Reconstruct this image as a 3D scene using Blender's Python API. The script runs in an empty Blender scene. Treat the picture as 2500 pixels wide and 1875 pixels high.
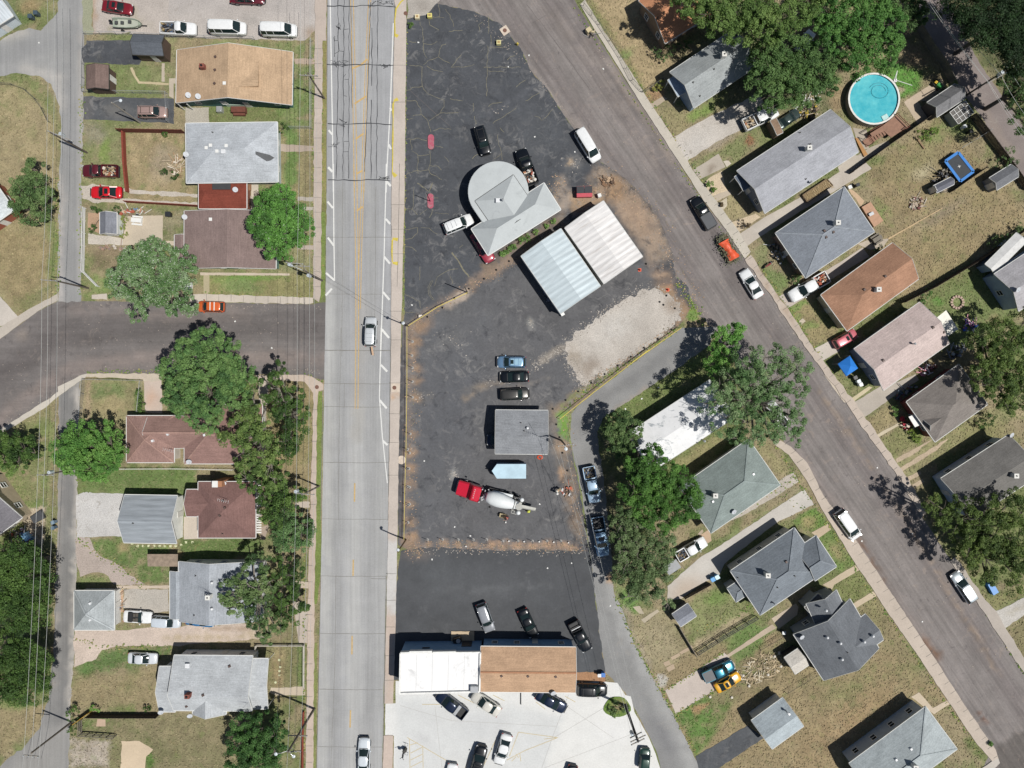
import bpy,math,random
import numpy as np
from mathutils import Vector
from mathutils.geometry import delaunay_2d_cdt
rad=math.radians
# ------------------------------------------------------------------ camera, sky, sun
H=114.0            # height of the drone in metres
S=15.0             # photo pixels per metre at ground level
CX,CY=1250.0,937.5
scene=bpy.context.scene
COL=scene.collection
cam_d=bpy.data.cameras.new('camera');cam=bpy.data.objects.new('camera',cam_d);COL.objects.link(cam)
cam.location=(0,0,H);cam.rotation_euler=(0,0,0)
cam_d.sensor_fit='HORIZONTAL';cam_d.angle=2*math.atan(CX/(S*H));cam_d.clip_start=1;cam_d.clip_end=9000
scene.camera=cam
world=bpy.data.worlds.new('World');scene.world=world;world.use_nodes=True
SUN_EL,SUN_AZ=62.0,112.3
wt=world.node_tree;bg=wt.nodes['Background']
sky=wt.nodes.new('ShaderNodeTexSky');sky.sky_type='NISHITA';sky.sun_disc=False
sky.sun_elevation=rad(SUN_EL);sky.sun_rotation=rad(SUN_AZ)
wt.links.new(sky.outputs[0],bg.inputs[0]);bg.inputs[1].default_value=0.052
sd=bpy.data.lights.new('sun','SUN');sd.energy=4.75;sd.angle=rad(0.5);sd.color=(1,0.965,0.91)
sun=bpy.data.objects.new('sun',sd);COL.objects.link(sun)
tow=Vector((math.cos(rad(SUN_EL))*math.sin(rad(SUN_AZ)),math.cos(rad(SUN_EL))*math.cos(rad(SUN_AZ)),math.sin(rad(SUN_EL))))
sun.rotation_euler=tow.to_track_quat('Z','Y').to_euler();sun.location=tow*200
scene.view_settings.view_transform='Standard';scene.view_settings.look='None'
scene.view_settings.exposure=0.0;scene.view_settings.gamma=1.0
K=1.37             # brightness of a white diffuse ground under this light
# ------------------------------------------------------------------ helpers
def lin(c): return c/12.92 if c <= 0.04045 else ((c+0.055)/1.055) ** 2.4
def A(hx,m=1.0):
    """albedo for a surface that looks like this sRGB colour in the sun"""
    hx=hx.lstrip("#");return tuple(min(0.9,lin(int(hx[i:i+2],16)/255)/K*m) for i in (0,2,4))
def W(p,h=0.0):
    k=(H-h)/H/S
    return Vector(((p[0]-CX)*k,(CY-p[1])*k,h))
def tile(ox,oy,z=3.53):
    def f(*a):
        if len(a)==2: return (ox+a[0]/z,oy+a[1]/z)
        return [(ox+a[i]/z,oy+a[i+1]/z) for i in range(0,len(a),2)]
    return f
L0,L1,L2,L3,L4=tile(0,0),tile(0,400),tile(0,800),tile(0,1100),tile(0,1405)
M0,M1,M2,M3,M4=tile(500,0),tile(500,400),tile(500,800),tile(500,1100),tile(500,1405)
C0,C1,C2,C3,C4=tile(960,0),tile(960,370),tile(960,740),tile(960,1080),tile(960,1405)
R0,R1,R2,R3,R4=tile(1420,0),tile(1420,400),tile(1420,800),tile(1420,1150),tile(1420,1405)
E0,E1,E2,E3,E4=tile(1875,0),tile(1875,400),tile(1875,800),tile(1875,1150),tile(1875,1405)
def tag(o,label=None,cat=None,group=None,kind=None):
    if label: o['label']=label
    if cat: o['category']=cat
    if group: o['group']=group
    if kind: o['kind']=kind
    return o
def thing(name,label,cat,loc=(0,0,0),group=None,rz=0.0):
    o=bpy.data.objects.new(name,None);COL.objects.link(o);o.empty_display_size=.3
    o.location=loc;o.rotation_euler=(0,0,rz)
    return tag(o,label,cat,group)
def copy_tree(o,parent=None):
    c=o.copy();COL.objects.link(c);c.parent=parent
    for ch in list(o.children): copy_tree(ch,c)
    return c
class MB:
    def __init__(s): s.v=[];s.f=[];s.m=[]
    def add(s,vs,fs,m=0):
        n=len(s.v);s.v+=[tuple(v) for v in vs];s.f+=[tuple(n+i for i in f) for f in fs];s.m+=[m]*len(fs);return s
    def box(s,c,d,rz=0.0,m=0,top=1.0):
        cs,sn=math.cos(rz),math.sin(rz);vs=[]
        for z in (-1,1):
            k=top if z>0 else 1
            for x,y in ((-1,-1),(1,-1),(1,1),(-1,1)):
                a,b=x*d[0]/2*k,y*d[1]/2*k
                vs.append((c[0]+a*cs-b*sn,c[1]+a*sn+b*cs,c[2]+z*d[2]/2))
        return s.add(vs,[(3,2,1,0),(4,5,6,7),(0,1,5,4),(1,2,6,5),(2,3,7,6),(3,0,4,7)],m)
    def prism(s,pts,z0,z1,m=0,top=None):
        n=len(pts);area=sum(pts[i][0]*pts[(i+1) % n][1]-pts[(i+1) % n][0]*pts[i][1] for i in range(n))
        if area<0: pts=pts[::-1]
        vs=[(p[0],p[1],z0) for p in pts]+[(p[0],p[1],z1) for p in pts]
        return s.add(vs,[tuple(range(n-1,-1,-1)),tuple(range(n,2*n))]+[(i,(i+1) % n,n+(i+1) % n,n+i) for i in range(n)],m)
    def tube(s,p0,p1,r0,r1=None,n=7,m=0,cap=True):
        r1=r0 if r1 is None else r1;p0=Vector(p0);p1=Vector(p1);d=(p1-p0)
        if d.length<1e-6: return s
        d.normalize();a=d.orthogonal().normalized();b=d.cross(a);vs=[]
        for p,r in ((p0,r0),(p1,r1)):
            for i in range(n):
                t=2*math.pi*i/n;vs.append(p+(a*math.cos(t)+b*math.sin(t))*r)
        fs=[(i,(i+1) % n,n+(i+1) % n,n+i) for i in range(n)]
        if cap: fs+=[tuple(range(n-1,-1,-1)),tuple(range(n,2*n))]
        return s.add(vs,fs,m)
    def path(s,pts,r,n=6,m=0):
        for a,b in zip(pts,pts[1:]): s.tube(a,b,r,n=n,m=m)
        return s
    def bar(s,a,b,w,h,m=0):
        """upright rectangular bar from a to b (its centre line), w wide, h high"""
        a=Vector(a);b=Vector(b);d=b-a;f=Vector((d.x,d.y,0))
        if f.length<1e-6: return s.box(((a+b)/2),(w,w,d.length),0,m)
        n=Vector((-f.y,f.x,0)).normalized()*w/2;u=Vector((0,0,h/2))
        vs=[a-n-u,b-n-u,b+n-u,a+n-u,a-n+u,b-n+u,b+n+u,a+n+u]
        return s.add(vs,[(3,2,1,0),(4,5,6,7),(0,1,5,4),(1,2,6,5),(2,3,7,6),(3,0,4,7)],m)
    def ball(s,c,r,n=10,k=6,m=0,sz=1.0):
        vs=[(c[0],c[1],c[2]-r*sz)]
        for j in range(1,k):
            t=math.pi*j/k
            for i in range(n):
                a=2*math.pi*i/n;vs.append((c[0]+r*math.sin(t)*math.cos(a),c[1]+r*math.sin(t)*math.sin(a),c[2]-r*sz*math.cos(t)))
        vs.append((c[0],c[1],c[2]+r*sz));e=len(vs)-1
        fs=[(0,1+(i+1) % n,1+i) for i in range(n)]
        for j in range(k-2):
            for i in range(n):
                a=1+j*n+i;b=1+j*n+(i+1) % n;fs.append((a,b,b+n,a+n))
        o=1+(k-2)*n;fs+=[(o+i,o+(i+1) % n,e) for i in range(n)]
        return s.add(vs,fs,m)
    def loft(s,rings,m=0,closed=True,caps=True):
        n=len(rings[0]);vs=[p for r in rings for p in r];fs=[]
        for j in range(len(rings)-1):
            for i in range(n if closed else n-1):
                a=j*n+i;b=j*n+(i+1) % n;fs.append((a,b,b+n,a+n))
        if caps: fs+=[tuple(range(n-1,-1,-1)),tuple(range((len(rings)-1)*n,len(rings)*n))]
        return s.add(vs,fs,m)
    def build(s,name,mats,parent=None,org=(0,0,0),smooth=False,angle=None):
        me=bpy.data.meshes.new(name)
        me.from_pydata([(v[0]-org[0],v[1]-org[1],v[2]-org[2]) for v in s.v],[],s.f)
        if not isinstance(mats,(list,tuple)): mats=[mats]
        for mt in mats: me.materials.append(mt)
        if len(mats)>1: me.polygons.foreach_set('material_index',s.m)
        if smooth: me.polygons.foreach_set('use_smooth',[True]*len(s.f))
        me.update()
        if smooth and angle:
            try: me.set_sharp_from_angle(angle=rad(angle))
            except Exception: pass
        o=bpy.data.objects.new(name,me);COL.objects.link(o)
        if parent: o.parent=parent
        elif org != (0,0,0): o.location=org
        return o
# ------------------------------------------------------------------ materials
MATS={}
def nodes(name):
    m=bpy.data.materials.new(name);m.use_nodes=True
    nt=m.node_tree;return m,nt,nt.nodes['Principled BSDF']
def mixrgb(nt,mode,fac,a,b):
    n=nt.nodes.new('ShaderNodeMix');n.data_type='RGBA';n.blend_type=mode
    for sock,v in ((n.inputs[0],fac),(n.inputs[6],a),(n.inputs[7],b)):
        if hasattr(v,'is_linked'): nt.links.new(v,sock)
        else: sock.default_value=v if isinstance(v,(int,float)) else (*v[:3],1)
    return n.outputs[2]
def noise(nt,scale,detail=4,rough=.6,vec=None,dist=0.0):
    n=nt.nodes.new('ShaderNodeTexNoise');n.inputs['Scale'].default_value=scale;n.inputs['Detail'].default_value=detail
    n.inputs['Roughness'].default_value=rough;n.inputs['Distortion'].default_value=dist
    if vec is None:
        g=nt.nodes.new('ShaderNodeNewGeometry');vec=g.outputs['Position']
    nt.links.new(vec,n.inputs['Vector']);return n.outputs[0]
def ramp(nt,v,lo,hi,a=0.0,b=1.0):
    n=nt.nodes.new('ShaderNodeMapRange');nt.links.new(v,n.inputs[0])
    n.inputs[1].default_value=lo;n.inputs[2].default_value=hi;n.inputs[3].default_value=a;n.inputs[4].default_value=b
    return n.outputs[0]
def bump(nt,bs,h,strength=.3,dist=.05):
    n=nt.nodes.new('ShaderNodeBump');n.inputs['Strength'].default_value=strength;n.inputs['Distance'].default_value=dist
    nt.links.new(h,n.inputs['Height']);nt.links.new(n.outputs[0],bs.inputs['Normal'])
def stretch(nt,ang,sx,sy):
    g=nt.nodes.new('ShaderNodeNewGeometry');mp=nt.nodes.new('ShaderNodeMapping');mp.vector_type='POINT'
    r=nt.nodes.new('ShaderNodeVectorRotate');r.rotation_type='Z_AXIS';r.inputs['Angle'].default_value=-ang
    nt.links.new(g.outputs['Position'],r.inputs['Vector']);nt.links.new(r.outputs[0],mp.inputs['Vector'])
    mp.inputs['Scale'].default_value=(sx,sy,1);return mp.outputs[0]
def plain(name,col,rough=.6,metal=0.0,var=.12,scale=2.0,coat=0.0,fine=0.0,stain=None,spec=None):
    key=('plain',name)
    if key in MATS: return MATS[key]
    m,nt,bs=nodes(name);c=A(col) if isinstance(col,str) else col
    out=mixrgb(nt,'MIX',ramp(nt,noise(nt,scale,5),.3,.7),tuple(x*(1-var) for x in c),tuple(min(.92,x*(1+var)) for x in c))
    if fine: out=mixrgb(nt,'MULTIPLY',1.0,out,mixrgb(nt,'MIX',ramp(nt,noise(nt,scale*9,3,.8),.3,.7),(1-fine,)*3,(1,1,1)))
    if stain: out=mixrgb(nt,'MIX',ramp(nt,noise(nt,stain[1],7,.74,None,.8),stain[2],stain[3],0,stain[4]),out,A(stain[0]))
    nt.links.new(out,bs.inputs['Base Color'])
    bs.inputs['Roughness'].default_value=rough;bs.inputs['Metallic'].default_value=metal
    if coat: bs.inputs['Coat Weight'].default_value=coat;bs.inputs['Coat Roughness'].default_value=.05
    if spec is not None: bs.inputs['Specular IOR Level'].default_value=spec
    MATS[key]=m;return m
def surf_mat(name,rough=.9,fine=.25,fscale=4.0,bstr=.3,streak=None,fine2=.2,dust=None,tint=None):
    """ground-like material: colour comes from the mesh's own colour map, broken up by procedural grain"""
    key=('surf',name)
    if key in MATS: return MATS[key]
    m,nt,bs=nodes(name);at=nt.nodes.new('ShaderNodeAttribute');at.attribute_name='Col'
    n1=noise(nt,fscale,6,.8);c=mixrgb(nt,'MULTIPLY',1.0,at.outputs['Color'],mixrgb(nt,'MIX',ramp(nt,n1,.34,.66),(1-fine,)*3,(1+fine*.8,)*3))
    n2=noise(nt,.35,6,.68);c=mixrgb(nt,'MULTIPLY',1.0,c,mixrgb(nt,'MIX',ramp(nt,n2,.32,.68),(1-fine2*.5,)*3,(1+fine2*.5,)*3))
    if tint:
        for col,sc,lo,hi,am in tint:
            c=mixrgb(nt,'MIX',ramp(nt,noise(nt,sc,6,.72,None,.6),lo,hi,0,am),c,A(col))
    if dust:
        col,sc,lo,hi,am=dust
        big=ramp(nt,noise(nt,.12,3,.6),.42,.62,.15,1.0);d=ramp(nt,noise(nt,sc,7,.74,None,1.2),lo,hi,0,am)
        mu=nt.nodes.new('ShaderNodeMath');mu.operation='MULTIPLY';nt.links.new(big,mu.inputs[0]);nt.links.new(d,mu.inputs[1]);c=mixrgb(nt,'MIX',mu.outputs[0],c,A(col))
    if streak:
        ang,sx,sy,am=streak
        n3=noise(nt,1.0,5,.65,stretch(nt,ang,sx,sy));c=mixrgb(nt,'MULTIPLY',1.0,c,mixrgb(nt,'MIX',ramp(nt,n3,.34,.66),(1-am,)*3,(1+am,)*3))
    nt.links.new(c,bs.inputs['Base Color']);bs.inputs['Roughness'].default_value=rough
    bs.inputs['Specular IOR Level'].default_value=.25
    if bstr: bump(nt,bs,n1,bstr,.08)
    MATS[key]=m;return m
def shingle(col,ang=0.0,var=.13,speck=.24):
    key=('shingle',col,round(ang,1))
    if key in MATS: return MATS[key]
    m,nt,bs=nodes('roof_shingle_'+col);c=A(col,1.12)
    n=noise(nt,4.5,5,.8);n2=noise(nt,.45,4,.6);n3=noise(nt,1.0,3,.6,stretch(nt,ang,.5,7.0))
    out=mixrgb(nt,'MIX',ramp(nt,n2,.3,.7),tuple(x*(1-var) for x in c),tuple(x*(1+var) for x in c))
    out=mixrgb(nt,'MULTIPLY',1.0,out,mixrgb(nt,'MIX',ramp(nt,n,.3,.7),(1-speck,)*3,(1+speck,)*3))
    out=mixrgb(nt,'MULTIPLY',1.0,out,mixrgb(nt,'MIX',ramp(nt,n3,.35,.65),(.9,)*3,(1.08,)*3))
    nt.links.new(out,bs.inputs['Base Color']);bs.inputs['Roughness'].default_value=.95;bs.inputs['Specular IOR Level'].default_value=.15
    bump(nt,bs,n,.3,.03);MATS[key]=m;return m
def ribbed(name,col,ang,pitch=.45,rust=None,dirt=.12):
    key=('rib',name)
    if key in MATS: return MATS[key]
    m,nt,bs=nodes(name);c=A(col);v=stretch(nt,ang,1,1)
    w=nt.nodes.new('ShaderNodeTexWave');w.bands_direction='Y';w.inputs['Scale'].default_value=1/pitch/3.14;nt.links.new(v,w.inputs['Vector'])
    n=noise(nt,.5,5,.65);n3=noise(nt,1.0,4,.6,stretch(nt,ang,.25,2.2))
    out=mixrgb(nt,'MIX',ramp(nt,n3,.35,.65),tuple(x*(1-dirt*1.5) for x in c),tuple(min(.9,x*(1+dirt)) for x in c))
    if rust: out=mixrgb(nt,'MIX',ramp(nt,noise(nt,1.0,5,.7,stretch(nt,ang,.15,3.0)),.52,.68,0,.45),out,A(rust))
    nt.links.new(out,bs.inputs['Base Color']);bs.inputs['Roughness'].default_value=.45;bs.inputs['Metallic'].default_value=.1
    bump(nt,bs,w.outputs[1],.5,.05);MATS[key]=m;return m
def glassy(name,col=(.01,.015,.018),rough=.05):
    key=('glass',name)
    if key in MATS: return MATS[key]
    m,nt,bs=nodes(name);bs.inputs['Base Color'].default_value=(*col,1);bs.inputs['Roughness'].default_value=rough
    bs.inputs['IOR'].default_value=1.5;bs.inputs['Specular IOR Level'].default_value=.6
    n=noise(nt,1.5,2);bump(nt,bs,n,.05,.02)
    MATS[key]=m;return m
def paint(name,col,metal=.3):
    key=('paint',name)
    if key in MATS: return MATS[key]
    m,nt,bs=nodes('car_paint_'+name);c=A(col) if isinstance(col,str) else col
    out=mixrgb(nt,'MIX',ramp(nt,noise(nt,3,5),.35,.75),tuple(x*.92 for x in c),tuple(x*1.04 for x in c))
    nt.links.new(out,bs.inputs['Base Color']);bs.inputs['Roughness'].default_value=.3;bs.inputs['Metallic'].default_value=metal
    bs.inputs['Coat Weight'].default_value=.6;bs.inputs['Coat Roughness'].default_value=.12
    MATS[key]=m;return m
# ------------------------------------------------------------------ colour fields
def _hash(ix,iy,seed):
    h=(ix.astype(np.int64)*374761393+iy.astype(np.int64)*668265263+seed*982451653) & 0xffffffff
    h=((h ^ (h >> 13))*1274126177) & 0xffffffff
    return ((h ^ (h >> 16)) & 0xffff)/65535.0
def vnoise(x,y,seed=0):
    ix=np.floor(x);iy=np.floor(y);fx=x-ix;fy=y-iy;fx=fx*fx*(3-2*fx);fy=fy*fy*(3-2*fy)
    a=_hash(ix,iy,seed);b=_hash(ix+1,iy,seed);c=_hash(ix,iy+1,seed);d=_hash(ix+1,iy+1,seed)
    return (a*(1-fx)+b*fx)*(1-fy)+(c*(1-fx)+d*fx)*fy
def fbm(x,y,scale,seed=0,oct=4):
    r=0;am=.5;t=0
    for i in range(oct):
        r=r+am*vnoise(x*scale,y*scale,seed+i*17);t+=am;am *= .55;scale *= 2.03
    return r/t
def seg_dist(x,y,pts,closed):
    d2=np.full(x.shape,1e9);inside=np.zeros(x.shape,bool);n=len(pts)
    for i in range(n if closed else n-1):
        ax,ay=pts[i];bx,by=pts[(i+1) % n];dx,dy=bx-ax,by-ay;L=dx*dx+dy*dy+1e-9
        t=np.clip(((x-ax)*dx+(y-ay)*dy)/L,0,1)
        d2=np.minimum(d2,(x-ax-t*dx) ** 2+(y-ay-t*dy) ** 2)
        if closed and ay != by:
            cr=((ay>y) != (by>y)) & (x<(bx-ax)*(y-ay)/(by-ay)+ax);inside ^= cr
    d=np.sqrt(d2);return np.where(inside,-d,d) if closed else d
def ssm(t): t=np.clip(t,0,1);return t*t*(3-2*t)
def apply_patches(x,y,col,patches,warp=.5):
    wx=x+(fbm(x,y,.6,91)-.5)*2.6*warp;wy=y+(fbm(x,y,.6,57)-.5)*2.6*warp
    for p in patches:
        kind,pts,hx,al=p[:4];soft=p[4] if len(p)>4 else .4;wid=p[5] if len(p)>5 else 0;nz=p[6] if len(p)>6 else 0
        P=[W(q)[:2] for q in pts] if kind != 'e' else None
        if kind=='e':
            cx,cy,rx,ry,an=pts;c=W((cx,cy));rx /= S;ry /= S;m=max(rx,ry)+soft+2
            sel=(np.abs(x-c.x)<m) & (np.abs(y-c.y)<m)
            if not sel.any(): continue
            a=rad(-an);X=(wx[sel]-c.x)*math.cos(a)+(wy[sel]-c.y)*math.sin(a);Y=-(wx[sel]-c.x)*math.sin(a)+(wy[sel]-c.y)*math.cos(a)
            d=(np.sqrt((X/rx) ** 2+(Y/ry) ** 2)-1)*min(rx,ry)
        else:
            xs=[q[0] for q in P];ys=[q[1] for q in P];m=soft+wid+2
            sel=(x>min(xs)-m) & (x<max(xs)+m) & (y>min(ys)-m) & (y<max(ys)+m)
            if not sel.any(): continue
            d=seg_dist(wx[sel],wy[sel],P,kind=='p')-(wid/2 if kind=='l' else 0)
        hf=(fbm(x[sel],y[sel],1.6,71,3)-.5)*1.5*warp;d=d+hf
        w=al*ssm(.5-d/(2*soft) if soft>0 else (d<0)*1.0)
        if nz: w=w*np.clip(1+nz*(fbm(x[sel],y[sel],.9,33)-.5)*4,0,1)
        c=np.array(A(hx));col[sel]=col[sel]*(1-w[:, None])+c*w[:, None]
    return col
def set_col(me,col):
    a=me.attributes.new('Col','FLOAT_COLOR','POINT');c=np.ones((len(me.vertices),4),np.float32);c[:, :3]=col
    a.data.foreach_set('color',c.ravel())
POLYS=[]
def surface(name,poly,z,base,mat,patches=(),spacing=.8,edge=.06,var=.08,vscale=.25,kerb=0.0,label=None,kind='structure',seed=1,warp=.5):
    P=[W(p) for p in poly];P=[Vector((p.x,p.y)) for p in P];out=[];POLYS.append([(q.x,q.y) for q in P]);step=min(spacing,.7);rnd=random.Random(seed*77+len(poly))
    for i,a in enumerate(P):
        b=P[(i+1) % len(P)];n=max(1,min(400,int((b-a).length/step)));nn=Vector((-(b-a).y,(b-a).x)).normalized() if (b-a).length>0 else Vector((0,0))
        for k in range(n):
            q=a.lerp(b,k/n)
            if k and edge:
                e=float(fbm(np.array([q.x]),np.array([q.y]),1.3,seed,3)[0]-.5)*3*edge+rnd.uniform(-.4,.4)*edge;q=q+nn*e
            out.append(q)
    nb=len(out);xs=[q.x for q in out];ys=[q.y for q in out]
    x0,x1,y0,y1=min(xs),max(xs),min(ys),max(ys)
    gx,gy=np.meshgrid(np.arange(max(x0,-96),min(x1,96),spacing),np.arange(max(y0,-74),min(y1,74),spacing));gx=gx.ravel();gy=gy.ravel()
    gx=gx+(vnoise(gx*3.1,gy*3.7,5)-.5)*spacing*.5;gy=gy+(vnoise(gx*3.3,gy*2.9,8)-.5)*spacing*.5
    d=seg_dist(gx,gy,[(q.x,q.y) for q in out[::max(1,nb // 500)]],True);keep=d<-spacing*.45
    pts=out+[Vector((a,b)) for a,b in zip(gx[keep],gy[keep])]
    vs,es,fs,_,_,_=delaunay_2d_cdt(pts,[(i,(i+1) % nb) for i in range(nb)],[],1,1e-5)
    vx=np.array([v.x for v in vs]);vy=np.array([v.y for v in vs]);col=np.tile(np.array(A(base)),(len(vs),1))
    n1=fbm(vx,vy,vscale,seed+3);n2=fbm(vx,vy,1.7,seed+9,3)
    col=col*(1+(n1-.5)[:, None]*4*var+(n2-.5)[:, None]*1.2*var)
    col=apply_patches(vx,vy,col,patches,warp)
    V=[(v.x,v.y,z) for v in vs];F=[tuple(f) for f in fs];F=[f if ((V[f[1]][0]-V[f[0]][0])*(V[f[2]][1]-V[f[0]][1])-(V[f[1]][1]-V[f[0]][1])*(V[f[2]][0]-V[f[0]][0]))>0 else f[::-1] for f in F]
    if kerb:
        cnt={}
        for f in F:
            for i in range(len(f)): cnt[(f[i],f[(i+1) % len(f)])]=1
        bd=[e for e in cnt if (e[1],e[0]) not in cnt];mp={}
        for a,b in bd:
            for q in (a,b):
                if q not in mp: mp[q]=len(V);V.append((V[q][0],V[q][1],z-kerb));col=np.vstack([col,col[q]])
            F.append((a,mp[a],mp[b],b))
    me=bpy.data.meshes.new(name);me.from_pydata(V,[],F);me.materials.append(mat);me.update();set_col(me,np.clip(col,.01,.9))
    o=bpy.data.objects.new(name,me);COL.objects.link(o)
    if kind: o['kind']=kind
    if label: o['label']=label
    return o
RZ=[0]
def ribbon(mb,pts,w,z,wob=0.0,seed=0,px=True,step=None,m=0):
    """flat strip following a polyline"""
    RZ[0]+=1;z=z+(RZ[0] % 60)*.00012
    P=[W(p) for p in pts] if px else [Vector((p[0],p[1],0)) for p in pts];rnd=random.Random(seed)
    Q=[P[0]]
    for a,b in zip(P,P[1:]):
        n=max(1,int((b-a).length/(step or 1.0))) if wob else 1
        for k in range(1,n+1):
            q=a.lerp(b,k/n)
            if wob and k<n: q=q+Vector((rnd.uniform(-wob,wob),rnd.uniform(-wob,wob),0))
            Q.append(q)
    vs=[]
    for i,q in enumerate(Q):
        d=(Q[min(i+1,len(Q)-1)]-Q[max(i-1,0)]);d=Vector((-d.y,d.x,0));d=d.normalized() if d.length>0 else Vector((1,0,0))
        ww=w/2*(1 if not wob else rnd.uniform(.6,1.3));vs+=[(q.x+d.x*ww,q.y+d.y*ww,z),(q.x-d.x*ww,q.y-d.y*ww,z)]
    mb.add(vs,[(2*i,2*i+1,2*i+3,2*i+2) for i in range(len(Q)-1)],m);return mb

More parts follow.
